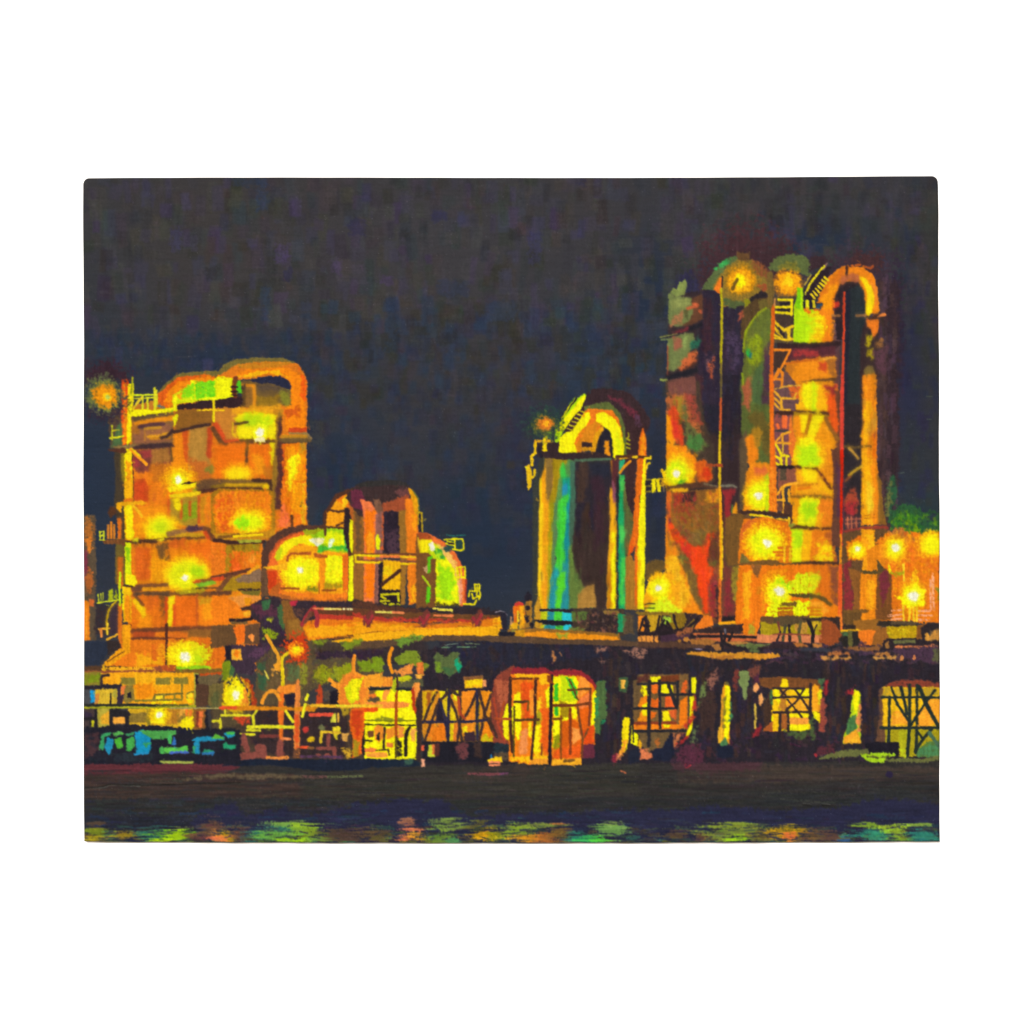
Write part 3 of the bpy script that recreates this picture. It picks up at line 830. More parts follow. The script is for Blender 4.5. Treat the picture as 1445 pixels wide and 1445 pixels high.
P('5a3a50', 300, 270, 400, 210, 480, 190, 470, 240, 350, 300, d=0.3)
R('28202a', 122, 185, 165, 340)
P('f4b030', 172, 220, 245, 215, 250, 300, 175, 300)
B('f0801c', 215, 250, 26, 30, h=2)
P('7a8a1c', 95, 330, 150, 310, 170, 400, 140, 480, 95, 480)
P('44683c', 160, 350, 190, 380, 180, 440, 150, 480)
R('2a2732', 1380, 260, 1900, 330)
P('3a2f30', 1280, 170, 1800, 130, 1800, 330, 1280, 330, s=2)
# olive foliage-like dabs behind the flames
P('4a3a30', 880, 180, 1200, 150, 1445, 130, 1445, 220, 1200, 220, 900, 240)
P('3a2838', 890, 240, 1100, 235, 1445, 215, 1445, 250, 1390, 280, 1250, 300, 1050, 270, 940, 305, 900, 290, w=2)
P('7a8a24', 1090, 140, 1280, 135, 1220, 190, 1150, 215, 1090, 180, w=2)
P('7a8a24', 880, 140, 990, 140, 940, 175, 850, 170, d=0.2)
P('8a8a1c', 880, 380, 950, 350, 1060, 400, 1050, 460, 920, 500, 850, 460, d=0.2, w=2)
P('93961e', 1030, 370, 1180, 340, 1190, 420, 1080, 490, 1030, 440, w=2)
P('7a9020', 1240, 330, 1390, 280, 1445, 300, 1445, 400, 1260, 400, w=2)
P('5a5c2c', 1000, 400, 1050, 460, 1060, 500, 1010, 440, d=0.2)
D(200, 400, 150, 1440, 520, ln=(4, 10), wd=(2, 4), ang=70, da=40, jit=0.05, a=0.55)

part('painted_tank', 'round topped storage tank glowing yellow, orange and lime beside the furnace')
TANK = CUR
tile(300, 680)
P('5a382c', 425, 720, 430, 600, 490, 490, 560, 430, 640, 390, 760, 370, 960, 375, 1150, 380, 1170, 600, 1180, 1010, 600, 1000, 480, 960, 420, 960, w=1.2)
P('6a4a34', 430, 740, 470, 740, 475, 960, 425, 970)
P('b84a28', 490, 620, 560, 510, 680, 440, 780, 420, 700, 480, 600, 560, 560, 660, 490, 700)
P('e8642a', 480, 700, 560, 540, 690, 450, 800, 420, 1140, 410, 1150, 590, 1170, 640, 1165, 1000, 900, 1000, 490, 950, w=1.2)
P('f8a01a', 560, 660, 660, 560, 800, 520, 920, 560, 1150, 580, 1150, 960, 620, 960, 590, 760, s=2)
P('f4e40a', 540, 640, 560, 580, 620, 510, 740, 465, 860, 450, 900, 500, 880, 540, 740, 520, 660, 560, 600, 650, 560, 660, w=1.2)
P('c0c81c', 540, 610, 580, 560, 600, 600, 580, 655, 545, 655, d=0.25)
P('9acc1c', 780, 420, 960, 400, 1120, 400, 1150, 470, 1150, 590, 920, 580, 900, 540, 860, 460, w=1.5)
P('e8ea10', 980, 430, 1120, 440, 1145, 540, 1000, 550, 880, 500, s=2, a=0.9)
P('a0a41c', 780, 420, 960, 400, 860, 440, 790, 450)
P('3cb434', 910, 530, 1000, 550, 1145, 540, 1150, 592, 1100, 570, 960, 575, 900, 585, d=0.2)
P('30a048', 1130, 450, 1160, 470, 1155, 590, 1135, 570)
P('f0f0d8', 835, 485, 900, 475, 945, 480, 940, 510, 900, 540, 870, 520, 840, 505)
P('d8ecd0', 1000, 490, 1030, 480, 1040, 500, 1010, 550, 990, 560)
L('5a3424', 4, 960, 370, 962, 450)
P('d8581e', 480, 750, 560, 760, 580, 860, 550, 960, 490, 950, s=1)
R('cf3a1c', 485, 760, 545, 900)
P('b85a24', 510, 900, 580, 860, 560, 970, 500, 960)
G(760, 770, ('ffc010', (190, 160)), ('ffee06', (170, 140)), ('f0f400', (120, 110)))
D(90, 640, 660, 900, 900, ln=(3, 6), wd=(1.5, 2.6), ang=45, da=60, jit=0.06, a=0.6, pal=['fff200', 'f4e800', 'ffd808', 'e8e800'])
P('f4f000', 960, 650, 1000, 630, 1110, 630, 1115, 860, 980, 880, 955, 840, d=0.05, w=1.5)
D(50, 960, 640, 1115, 880, ln=(3, 6), wd=(1.5, 2.6), ang=45, da=60, jit=0.06, a=0.6, pal=['fff200', 'f4e800', 'ffd808', 'd8e010'])
P('a88a1c', 960, 860, 1110, 850, 1115, 905, 960, 915, d=0.4)
P('7a7a1c', 800, 890, 900, 880, 900, 920, 810, 920, d=0.5)
P('f8901a', 915, 640, 955, 640, 950, 980, 915, 980)
L('a85a20', 2, 912, 860, 910, 980)
P('e8681e', 1110, 620, 1165, 620, 1160, 900, 1115, 920)
P('a85024', 680, 600, 840, 600, 840, 620, 690, 612)
P('a85024', 870, 610, 980, 630, 970, 645, 880, 635)
L('a85024', 4, 640, 670, 650, 630, 670, 610)
L('9a5020', 3, 590, 905, 640, 900, 740, 906)
L('9a5020', 3, 940, 920, 1050, 918)
P('f8b020', 440, 725, 540, 712, 620, 690, 640, 680, 640, 740, 560, 745)
P('b8602a', 490, 950, 700, 970, 1100, 990, 1180, 1000, 1000, 1010, 700, 1000, 600, 985)
P('f07a20', 590, 930, 900, 950, 1150, 950, 1160, 1000, 900, 990, 640, 970, s=2)
lamp(752, 752, 36, ('ffff60', 60), label='white lamp on the wall of the round topped tank', parent=TANK, ry=34)
B('f4e8b0', 905, 495, 40, 24)

part('painted_dome', 'brown and orange domed vessel with an arched pipe at its left')
DOME = CUR
P('5a3424', 945, 380, 950, 260, 985, 220, 1050, 110, 1150, 70, 1300, 20, 1445, 0, 1445, 1010, 1160, 1010, 1160, 600, 1150, 480, 1122, 392, w=1)
P('f8a01c', 975, 370, 985, 270, 1060, 160, 1140, 110, 1165, 150, 1145, 380, w=0.8)
P('f07a1c', 1060, 150, 1140, 110, 1200, 160, 1240, 300, 1210, 420, 1170, 260, 1140, 200)
P('ffc820', 1110, 150, 1145, 120, 1150, 180, 1120, 215)
P('b8622a', 1150, 120, 1220, 170, 1255, 300, 1245, 560, 1215, 620, 1190, 420, 1180, 260)
L('5a3424', 3.5, 1010, 240, 1080, 255, 1150, 245)
L('5a3424', 3, 1135, 260, 1130, 340, 1060, 370)
P('32242a', 1130, 230, 1160, 220, 1180, 330, 1180, 600, 1150, 560, 1125, 420)
P('f0e60c', 1172, 320, 1192, 330, 1200, 480, 1190, 600, 1172, 560, w=0.7)
P('f4f010', 1165, 640, 1215, 620, 1215, 1010, 1165, 1008)
L('7fae20', 2.4, 1214, 760, 1212, 940)
tile(500, 660)
P('94602a', 0, 290, 60, 290, 100, 400, 95, 1150, 0, 1140)
P('6a4a2c', 20, 400, 60, 400, 50, 800, 20, 800, d=0.2)
P('43302f', -60, 260, -20, 200, 40, 150, 130, 130, 300, 120, 420, 125, 470, 160, 500, 220, 480, 300, 260, 380, 120, 420, 40, 400, w=1.5)
P('363230', 20, 150, 100, 120, 320, 112, 430, 125, 460, 150, 300, 145, 120, 160)
P('6a2c3e', -20, 200, 60, 190, 90, 270, 60, 360, -10, 330, w=2)
P('6a3f3c', 350, 200, 470, 180, 490, 240, 420, 270, d=0.2)
P('a04e30', 250, 310, 350, 270, 440, 240, 480, 260, 450, 340, 380, 400, 250, 380, w=2)
P('7a5540', 170, 270, 220, 265, 250, 380, 190, 400)
P('f07a44', 60, 270, 150, 300, 200, 400, 190, 560, 185, 1150, 90, 1130, 90, 420, w=1)
P('ff7c14', 95, 360, 180, 370, 170, 720, 180, 1100, 100, 1100, s=2)
P('ff9a1c', 130, 520, 160, 540, 150, 720, 110, 740, 110, 620, s=2)
P('8f5c50', 190, 400, 245, 370, 240, 1160, 180, 1150, w=0.8)
R('c85a30', 242, 370, 264, 700, d=0.25)
P('2f2430', 255, 380, 330, 370, 395, 380, 400, 730, 262, 720, w=1.5)
P('4c3440', 280, 560, 370, 520, 390, 600, 380, 720, 290, 700, s=2, d=0.25)
P('9a6a2a', 385, 370, 440, 360, 450, 740, 430, 1160, 385, 1160, 395, 740)
P('f08020', 440, 270, 490, 260, 540, 340, 545, 600, 530, 1140, 470, 1160, 455, 760, w=1)
P('ff9c18', 500, 400, 540, 400, 530, 520, 500, 500, s=2)
P('ffb018', 490, 1000, 530, 980, 520, 1140, 480, 1140, d=0.2)
P('e8a018', 470, 180, 500, 190, 540, 260, 553, 400, 520, 380, 500, 280)
L('6a7034', 2, 500, 190, 545, 260, 553, 370)
P('e8ee10', 192, 590, 205, 570, 222, 620, 215, 690, 195, 690, w=0.6)
part('railing', 'double yellow hand rail across the domed vessel', DOME)
L('7a4628', 3, 20, 735, 540, 735)
L('8a5038', 3, 20, 785, 620, 800)
L('f4d414', 3, 10, 742, 200, 748, 390, 752)
L('f07a3c', 3.4, 230, 752, 400, 755, 610, 772)
L('f4c818', 2.6, 400, 755, 520, 760)
L('f8d010', 3.4, 20, 798, 300, 808, 630, 822)
L('f4d010', 3, 15, 750, 18, 800)
L('f08a20', 2.4, 470, 820, 560, 824)
R('4a6034', 540, 370, 590, 382, d=0.2)
for a in ((550, 380, 550, 480), (575, 380, 580, 540), (550, 380, 578, 382)):
    L('c8a41c', 2.2, *a)
L('2a2430', 3, 560, 400, 562, 540)
part('door', 'small yellow lit doorway low in the domed vessel', DOME)
P('2c2028', 215, 820, 250, 800, 255, 1010, 390, 1040, 390, 1180, 215, 1160)
P('f4b414', 252, 785, 390, 800, 390, 1030, 240, 1028, 255, 900)
P('e8c414', 255, 840, 330, 840, 320, 900, 258, 930, d=0.25)
L('4c2a22', 5, 240, 990, 330, 920, 390, 870)
for a in ((235, 1075, 380, 1070), (375, 1070, 378, 1130), (235, 1090, 270, 1110), (230, 1130, 300, 1128)):
    L('d8cc18', 3, *a)
B('c8c01c', 255, 1155, 30, 12)
B('c8c01c', 320, 1155, 24, 12)
B('a8a41c', 378, 1160, 20, 10)

part('painted_vessel', 'quarter round lime green vessel rimmed in salmon')
VES = CUR
P('7a4c28', 535, 560, 620, 570, 690, 640, 690, 1190, 530, 1190, w=1)
P('e86a34', 540, 555, 620, 560, 710, 600, 800, 660, 870, 740, 920, 840, 950, 950, 945, 1160, 900, 1170, 860, 940, 800, 800, 680, 640, 600, 600, w=1)
P('d8b020', 545, 600, 620, 610, 600, 720, 560, 720)
P('f4e00c', 565, 620, 660, 615, 660, 710, 570, 720)
P('c8d814', 640, 640, 720, 660, 830, 780, 885, 920, 900, 1160, 680, 1165, 690, 780, 640, 720, w=1)
P('f8c060', 700, 640, 790, 690, 860, 800, 890, 920, 900, 1160, 880, 1000, 840, 860, 720, 690, s=1)
P('f09878', 890, 900, 920, 960, 915, 1150, 895, 1150, s=1)
P('eef000', 690, 790, 780, 760, 840, 860, 870, 980, 880, 1160, 690, 1160, w=1)
P('a0e008', 720, 830, 800, 850, 850, 960, 840, 1090, 740, 1120, 715, 1000, s=4)
P('3c9c34', 680, 690, 740, 700, 770, 770, 730, 770, 690, 730)
P('a8d820', 700, 700, 740, 740, 720, 770, 690, 740, d=0.2)
P('f4f0dc', 640, 650, 670, 630, 685, 690, 660, 710)
P('58c01c', 630, 760, 665, 750, 650, 880, 625, 895)
P('58c01c', 620, 1010, 655, 1010, 640, 1130, 615, 1150)
L('a8c81c', 3, 580, 920, 610, 960, 650, 1010)
P('c89a70', 590, 850, 620, 830, 620, 890)
P('7a4a28', 655, 780, 690, 770, 690, 1180, 655, 1190)
R('5a4a20', 690, 1150, 890, 1180, d=0.4)
P('a84a28', 540, 560, 620, 560, 660, 600, 560, 600)
part('railing', 'bright yellow rail frames projecting from the lime vessel', VES)
R('2c4a44', 775, 600, 925, 700, d=0.2)
for a in ((765, 612, 850, 606, 920, 606, 932, 640, 930, 690, 900, 702, 840, 690), (855, 610, 858, 690), (790, 625, 840, 640), (780, 640, 850, 660)):
    L('ecdc10', 2.4, *a)
L('2a2430', 2.4, 800, 640, 845, 645)
L('2a6a60', 2, 790, 572, 850, 580, 940, 574, d=0.3)
for a in ((870, 850, 940, 838, 945, 940), (880, 860, 885, 930), (905, 850, 912, 930), (875, 925, 940, 930), (870, 850, 875, 900),
          (1030, 990, 1065, 990, 1060, 1050, 1072, 1060, 1060, 1120), (1025, 990, 1028, 1050, 980, 1045, 975, 1090), (1000, 1070, 1010, 1110, 1060, 1090), (1045, 1000, 1042, 1100),
          (930, 1155, 1020, 1160, 1040, 1120)):
    L('f0dc14', 2.4, *a)
L('a83a28', 2.6, 950, 950, 945, 1120)

part('painted_conveyor', 'long orange lit conveyor gallery sloping below the domed vessel')
CONV = CUR
P('352a2e', -20, 1130, 220, 1150, 540, 1190, 660, 1190, 980, 1180, 1240, 1210, 1270, 1230, 1290, 1300, 1230, 1360, 200, 1230, -10, 1200, d=0.05)
P('704626', -150, 1185, 200, 1205, 620, 1235, 1200, 1255, 1270, 1270, 1270, 1300, 600, 1280, 150, 1260, -200, 1240, w=1)
P('5c3628', 0, 1150, 140, 1140, 220, 1170, 540, 1195, 620, 1230, 300, 1215, 0, 1190, d=0.1)
tile(300, 680)
P('6b3c26', 820, 1090, 860, 1060, 1100, 1075, 1445, 1100, 1445, 1150, 1100, 1140, 880, 1110, 800, 1180, w=1)
P('b83c2c', 880, 1120, 1100, 1135, 1445, 1150, 1445, 1200, 1100, 1180, 900, 1165)
P('e8781c', 760, 1200, 880, 1170, 1100, 1170, 1445, 1190, 1445, 1300, 1100, 1310, 820, 1340, 790, 1270, w=1)
P('fba81a', 790, 1230, 1000, 1220, 1250, 1220, 1445, 1240, 1445, 1290, 1200, 1300, 830, 1320, s=2)
tile(500, 660)
P('b83c2c', 0, 1235, 160, 1260, 600, 1285, 1000, 1290, 1150, 1280, 1000, 1310, 500, 1310, 150, 1310, 0, 1290, d=0.1)
P('e07a1c', 0, 1270, 200, 1300, 600, 1330, 1000, 1310, 1250, 1270, 1270, 1360, 1000, 1370, 400, 1400, 0, 1420, w=1)
P('f9a41a', 0, 1310, 300, 1330, 700, 1360, 1100, 1340, 1150, 1360, 700, 1380, 0, 1420, s=1)
P('f8b418', 1190, 1280, 1262, 1270, 1265, 1350, 1200, 1355)
P('e8901c', 1180, 1290, 1215, 1285, 1215, 1350, 1185, 1350)
P('fcb01a', -180, 1470, 200, 1420, 700, 1400, 1150, 1370, 1220, 1400, 1200, 1445, 600, 1445, 0, 1470, w=1)
L('7a4424', 3.4, -160, 1445, 200, 1395, 700, 1380, 1200, 1352)
L('8a5428', 2, 200, 1408, 500, 1385, 800, 1372, d=0.2)
D(120, -160, 1300, 1250, 1440, ln=(6, 18), wd=(1.4, 2.6), ang=-2, da=5, jit=0.05, a=0.55)
for x in (130, 600, 1050):
    P('7a3a30', x - 50, 1290, x + 20, 1200, x + 40, 1250, x + 10, 1350, x - 20, 1345, x - 10, 1300, x - 40, 1330, w=1.5)
    L('983038', 4, x - 40, 1270, x - 10, 1310)
    L('a03438', 4, x + 30, 1250, x - 10, 1320)
tile(300, 680)
L('a03438', 6, 765, 1210, 810, 1130, 850, 1080)
L('7a4434', 5, 790, 1190, 840, 1110)
L('a03438', 6, 870, 1060, 895, 1150, 890, 1220)
L('f0804c', 2.4, 860, 1072, 960, 1076)
L('f4e070', 2.4, 960, 1076, 1095, 1078)
for x in (1118, 1150, 1180):
    L('f4e8a0', 2.4, x, 1079, x + 12, 1080)
L('f0d060', 3, 1395, 1102, 1445, 1104)
tile(500, 660)
L('f0e060', 3, 190, 1222, 330, 1225)
L('f08850', 3, 330, 1225, 420, 1232)
L('f08048', 3, 680, 1252, 838, 1256)
L('e8d84c', 3.4, 675, 1198, 780, 1205, 828, 1208, d=0.15)
C('8a8088', 1.4, 1200, 1228, 1250, 1216, 1295, 1245, 1280, 1275)
P('2b2734', 1235, 1235, 1285, 1230, 1290, 1370, 1265, 1370)
part('vent', 'small orange arched vents at the end of the conveyor', CONV)
P('e8701c', 1360, 1360, 1355, 1180, 1380, 1140, 1425, 1150, 1450, 1230, 1450, 1360, 1415, 1360, 1415, 1240, 1395, 1210, 1380, 1240, 1385, 1340)
L('d84038', 4, 1372, 1160, 1400, 1148, 1428, 1160)
L('f4c828', 3, 1390, 1220, 1390, 1300)
P('f4b41c', 1325, 1320, 1385, 1310, 1385, 1360, 1325, 1362)
L('c89060', 2, 1330, 1265, 1328, 1320)
tile(720, 710)
P('a8742a', 130, 850, 150, 820, 180, 830, 185, 1000, 195, 1040, 120, 1050, 140, 960, w=1)
for x, y, r in ((145, 885, 22), (138, 965, 24), (185, 1030, 20), (150, 1000, 16)):
    B('29232e', x, y, r)
P('29232e', 130, 780, 150, 750, 178, 790, 172, 820, 135, 825)
P('f8a81c', 85, 880, 115, 870, 118, 1040, 90, 1060)
D(60, 0, 850, 190, 1060, ln=(3, 6), wd=(1, 2), ang=90, da=20, jit=0.05, a=0.4)
# ------------------------------------------------------------------ twin tower in the middle
tile(720, 710)
part('painted_tower', 'middle tower with teal and yellow stripes under a bent pipe hood')
MID = CUR
P('3b3d36', 195, 0, 260, 0, 245, 900, 215, 1050, 190, 1000, 195, 400, w=1.2)
tile(720, 530)
P('3b3d36', 200, 900, 255, 690, 300, 690, 260, 1445, 200, 1445, w=1.2)
P('4a4a2e', 290, 690, 860, 690, 860, 1500, 250, 1500)
P('f8a41a', 260, 870, 290, 800, 300, 700, 390, 690, 400, 760, 380, 900, 370, 1100, 360, 1445, 245, 1445, w=1)
P('8a6a34', 300, 700, 370, 690, 360, 860, 340, 1050, 315, 1080, 300, 900, w=1.5)
P('a88a18', 360, 700, 510, 695, 470, 790, 430, 940, 400, 1000, 380, 1250, 360, 1445, 320, 1445, 330, 1100, 370, 900, w=1)
P('e88a18', 280, 1080, 320, 1090, 315, 1445, 270, 1445, s=2)
L('ffd010', 3, 256, 880, 258, 1100, 250, 1445)
P('5c8a4a', 410, 900, 500, 700, 545, 695, 520, 880, 400, 1200, 370, 1445, 360, 1445, 380, 1150, w=1)
P('3fbf44', 425, 780, 450, 750, 480, 790, 470, 830, 490, 840, 480, 880, 460, 900, 440, 900, 420, 840, d=0.2)
P('1e9a80', 445, 880, 510, 870, 512, 1445, 470, 1445, 450, 1200, w=0.8)
P('2c8cae', 440, 940, 480, 920, 480, 1010, 440, 1020)
P('44c63a', 415, 1070, 440, 1040, 485, 1010, 490, 1050, 475, 1080, 480, 1140, 470, 1280, 465, 1445, 395, 1445, 410, 1200, w=1.2)
P('2ea8a8', 395, 1250, 420, 1240, 415, 1445, 385, 1445, d=0.2)
P('2c8ca8', 468, 1280, 500, 1200, 498, 1445, 465, 1445, d=0.2)
P('446a54', 512, 740, 575, 730, 565, 860, 550, 1300, 520, 1445, 500, 1445, 512, 1000, w=1.2)
P('6a7a3a', 540, 1300, 552, 1280, 548, 1400, 525, 1445, d=0.3)
P('322a32', 555, 735, 860, 720, 860, 1450, 530, 1450, 556, 1000, w=1.2)
P('4a352c', 570, 740, 670, 740, 660, 880, 630, 1050, 640, 1200, 620, 1445, 560, 1445, 570, 1000, s=3, d=0.2)
P('3f2732', 690, 860, 760, 850, 800, 940, 790, 1445, 710, 1445, 720, 1100, s=4)
P('2b2c3a', 670, 740, 850, 740, 840, 860, 690, 840, s=3)
P('e8a01c', 850, 960, 890, 960, 880, 1080, 900, 1140, 905, 1445, 845, 1445, w=0.8)
P('f0d014', 880, 1130, 903, 1140, 900, 1445, 870, 1445, d=0.15)
P('b06a20', 850, 700, 885, 700, 880, 870, 865, 880)
P('5c2e30', 870, 700, 930, 700, 930, 860, 900, 980, 860, 950, w=1)
P('8f5060', 865, 900, 890, 960, 900, 1100, 880, 1080)
P('22a05a', 925, 880, 960, 850, 990, 880, 980, 1000, 950, 1100, 960, 1200, 990, 1350, 980, 1445, 918, 1445, 915, 1000, w=1)
P('52c050', 940, 860, 985, 880, 970, 990, 930, 980, d=0.3)
P('2fb078', 925, 730, 980, 720, 950, 800, 925, 850)
R('29242c', 905, 860, 918, 1445)
P('6a6a38', 980, 860, 1030, 960, 1045, 1210, 1060, 1300, 1020, 1420, 985, 1400, 990, 1200, 960, 1060, w=1)
tile(720, 710)
P('f8a81a', 258, 0, 330, 0, 320, 890, 240, 890, 245, 400)
P('ffc81c', 250, 0, 275, 0, 262, 500, 262, 890, 238, 880, 244, 400)
P('e8981c', 300, 0, 340, 0, 330, 400, 310, 880, 290, 880, s=2)
P('a89a18', 330, 0, 380, 0, 360, 400, 335, 890, 320, 880, 325, 400)
P('5c8050', 375, 0, 410, 0, 390, 350, 370, 560, 350, 560, 365, 300)
P('2a8c92', 370, 560, 400, 480, 500, 400, 500, 890, 330, 890, 345, 650, w=1)
P('1e8c90', 460, 0, 505, 0, 498, 500, 460, 500)
P('44c83a', 410, 0, 465, 0, 470, 200, 450, 330, 460, 460, 435, 520, 400, 560, 380, 540, 400, 460, 385, 400, 410, 260, 400, 200, w=1.2)
P('58d030', 430, 590, 470, 580, 455, 660, 465, 700, 440, 760, 425, 890, 390, 890, 385, 770, 410, 720, 395, 700, 400, 630, w=1.2)
P('2cb0b8', 375, 560, 400, 560, 400, 620, 380, 620, d=0.2)
P('48c848', 400, 540, 440, 470, 440, 560, 420, 580)
P('44644e', 505, 0, 555, 0, 550, 220, 520, 340, 505, 330)
P('657a3a', 500, 380, 530, 350, 545, 540, 600, 640, 630, 720, 620, 890, 500, 890, w=1.2)
P('6a8a3c', 510, 400, 530, 420, 530, 520, 510, 560, d=0.2)
P('402f2a', 560, 0, 850, 0, 845, 400, 820, 600, 800, 900, 720, 900, 700, 700, 640, 700, 600, 640, 540, 520, 530, 360, 550, 200, w=1.5)
P('2e2833', 560, 0, 640, 0, 600, 120, 590, 260, 555, 280, s=1)
P('2e2834', 680, 0, 720, 0, 720, 240, 690, 220)
P('41282f', 710, 0, 800, 0, 800, 320, 720, 400, s=3)
P('b0803a', 580, 780, 640, 710, 710, 690, 725, 880, 575, 890, w=1)
P('f0a81c', 850, 0, 905, 0, 895, 280, 890, 890, 820, 900, 825, 620, 845, 300, w=1)
P('c87a1c', 820, 620, 860, 500, 865, 880, 820, 890, s=1)
P('fff008', 860, 420, 895, 330, 890, 890, 855, 910, s=1)
P('fff00a', 860, 250, 895, 240, 890, 330, 860, 330, d=0.2)
R('282430', 898, 0, 918, 900, d=0.05)
P('22a060', 920, 0, 965, 0, 960, 200, 975, 240, 960, 320, 975, 480, 970, 890, 920, 890, w=1)
P('4cc456', 925, 190, 960, 200, 985, 290, 960, 330, 930, 330)
P('48c44c', 940, 470, 978, 460, 970, 640, 950, 700, 970, 860, 930, 860, 930, 700, d=0.1)
P('5c6034', 965, 0, 1050, 0, 1055, 260, 1000, 430, 975, 440, w=1)
P('a8742a', 980, 460, 1020, 440, 1040, 500, 1075, 480, 1070, 900, 975, 890, w=1)
P('e85c1c', 1045, 0, 1095, 0, 1085, 260, 1040, 400, 1000, 440, 1020, 320, 1055, 260, w=1)
P('e8641c', 1060, 400, 1085, 300, 1085, 870, 1060, 870)
P('fff00a', 1095, 0, 1140, 0, 1138, 300, 1130, 900, 1080, 890, 1085, 300, w=0.8)
D(160, 250, 0, 500, 890, ln=(5, 14), wd=(1.4, 2.4), ang=90, da=6, jit=0.05, a=0.5, shift=2)
D(90, 820, 0, 1130, 890, ln=(5, 14), wd=(1.4, 2.4), ang=90, da=6, jit=0.05, a=0.5, shift=2)
D(70, 545, 0, 830, 700, ln=(6, 18), wd=(2, 5), ang=90, da=6, jit=0.05, a=0.4)
melt(MID, 0.8, 3.5, 0.6)
# foot of the tower
P('c8902a', 210, 880, 240, 800, 265, 890, 265, 1060, 210, 1050)
L('2c2430', 3.4, 260, 905, 500, 912, 680, 895)
L('2c2430', 3.4, 665, 900, 660, 990, 600, 990)
P('c0c41c', 262, 925, 320, 920, 315, 990, 262, 990)
P('2c8a92', 320, 925, 380, 925, 380, 990, 318, 990)
P('4cc83a', 380, 920, 440, 925, 440, 990, 375, 990)
P('2cbcc8', 445, 930, 520, 940, 515, 1000, 440, 990)
P('5c7a34', 525, 925, 650, 920, 650, 970, 560, 1000, 525, 990)
P('5c7a34', 680, 890, 700, 890, 700, 1000, 680, 1000)
P('24222c', 200, 990, 400, 995, 520, 1005, 545, 1020, 520, 1030, 300, 1025)
P('c0b81c', 262, 1040, 300, 1035, 300, 1075, 262, 1075)
P('2c8a92', 290, 1040, 385, 1040, 385, 1075, 290, 1075)
P('44b83a', 385, 1040, 450, 1040, 450, 1075, 385, 1075)
P('2cbcc8', 455, 1035, 515, 1030, 515, 1075, 455, 1075)
P('3a2a2c', 550, 1000, 700, 960, 910, 940, 915, 1110, 560, 1100, w=1.2)
P('96604a', 720, 990, 780, 960, 860, 950, 850, 1040, 800, 1100, 690, 1090, d=0.45)
P('22a060', 918, 940, 965, 945, 960, 1085, 918, 1090)
P('4c7a44', 962, 950, 1000, 960, 1000, 1085, 960, 1085)
P('6a7434', 500, 1060, 620, 1065, 590, 1095, 520, 1090)

part('hood', 'curved pipe hood bent over the top of the middle tower', MID)
tile(720, 530)
P('3f2b2e', 600, 290, 640, 180, 700, 120, 850, 110, 1000, 150, 1110, 260, 1190, 400, 1150, 500, 1140, 690, 1080, 690, 860, 700, 600, 400, w=2)
P('432b2c', 970, 300, 1080, 300, 1140, 450, 1090, 700, 1060, 700, 1050, 1200, 1000, 1080, 970, 860, 975, 600, w=1.2)
P('6a2c38', 840, 190, 950, 220, 1050, 290, 1110, 380, 1050, 380, 960, 270, d=0.4)
P('5c3a4c', 1060, 340, 1110, 360, 1100, 440, 1050, 420, d=0.3)
P('5f6a34', 630, 270, 740, 235, 830, 235, 910, 300, 960, 420, 980, 560, 975, 690, 930, 690, 940, 500, 880, 360, 800, 290, 640, 300, w=1.2)
P('f07c20', 600, 310, 700, 290, 860, 300, 910, 370, 950, 520, 900, 560, 780, 380, 700, 600, 560, 670, 520, 660, w=1.2)
P('d8841c', 560, 600, 640, 450, 760, 350, 800, 400, 740, 440, 690, 560, 620, 640, 540, 660, s=2)
P('fff004', 410, 670, 415, 540, 480, 480, 560, 380, 620, 330, 670, 320, 675, 370, 640, 420, 570, 500, 540, 580, 560, 660, 500, 672, w=1)
P('fff004', 730, 330, 790, 315, 870, 360, 930, 460, 962, 600, 955, 690, 868, 690, 855, 520, 800, 440, 730, 380, w=1)
P('e8f010', 900, 480, 940, 560, 930, 690, 900, 690, d=0.3)
D(60, 420, 320, 940, 670, ln=(3, 7), wd=(1.4, 2.6), ang=60, da=40, jit=0.05, a=0.5, shift=2)
P('2a2530', 720, 660, 730, 560, 770, 470, 800, 450, 840, 480, 860, 560, 865, 690, 720, 690, w=1)
P('e8a018', 690, 660, 690, 590, 720, 500, 780, 430, 785, 460, 740, 540, 715, 660, w=0.7)
R('3a2728', 610, 575, 690, 605)
R('c88a1c', 610, 615, 690, 635)
P('e8901c', 800, 560, 830, 560, 840, 680, 805, 690)
L('f09020', 3, 745, 688, 780, 680, 830, 695)
P('ea6a1c', 1085, 690, 1095, 560, 1125, 450, 1148, 540, 1145, 800, 1140, 1000, 1080, 1000, 1060, 1300, 1020, 1445, 1030, 1380, 1060, 1100, w=0.8)
P('f8941c', 1100, 560, 1130, 480, 1145, 560, 1140, 690, 1100, 690, s=2)
P('fff00a', 1140, 720, 1140, 1445, 1085, 1445, 1095, 1200, 1110, 1000, 1130, 720, w=0.8)
P('e8701c', 1075, 720, 1120, 720, 1105, 1000, 1080, 1300, 1060, 1445, 1040, 1445, 1050, 1200, s=1)
L('a8a020', 2, 1000, 490, 1005, 520, 990, 540)
for y in (550, 590, 625):
    L('a8a020', 2.4, 985, y - 10, 1010, y)
part('stair', 'yellow stair with dark rungs climbing the hood of the middle tower', MID)
P('b8e010', 380, 560, 385, 420, 500, 300, 560, 210, 630, 160, 640, 170, 560, 280, 500, 400, 440, 480, 400, 570, w=0.8)
P('fff004', 395, 480, 430, 400, 540, 280, 625, 170, 630, 190, 590, 290, 500, 400, 440, 470, w=0.8)
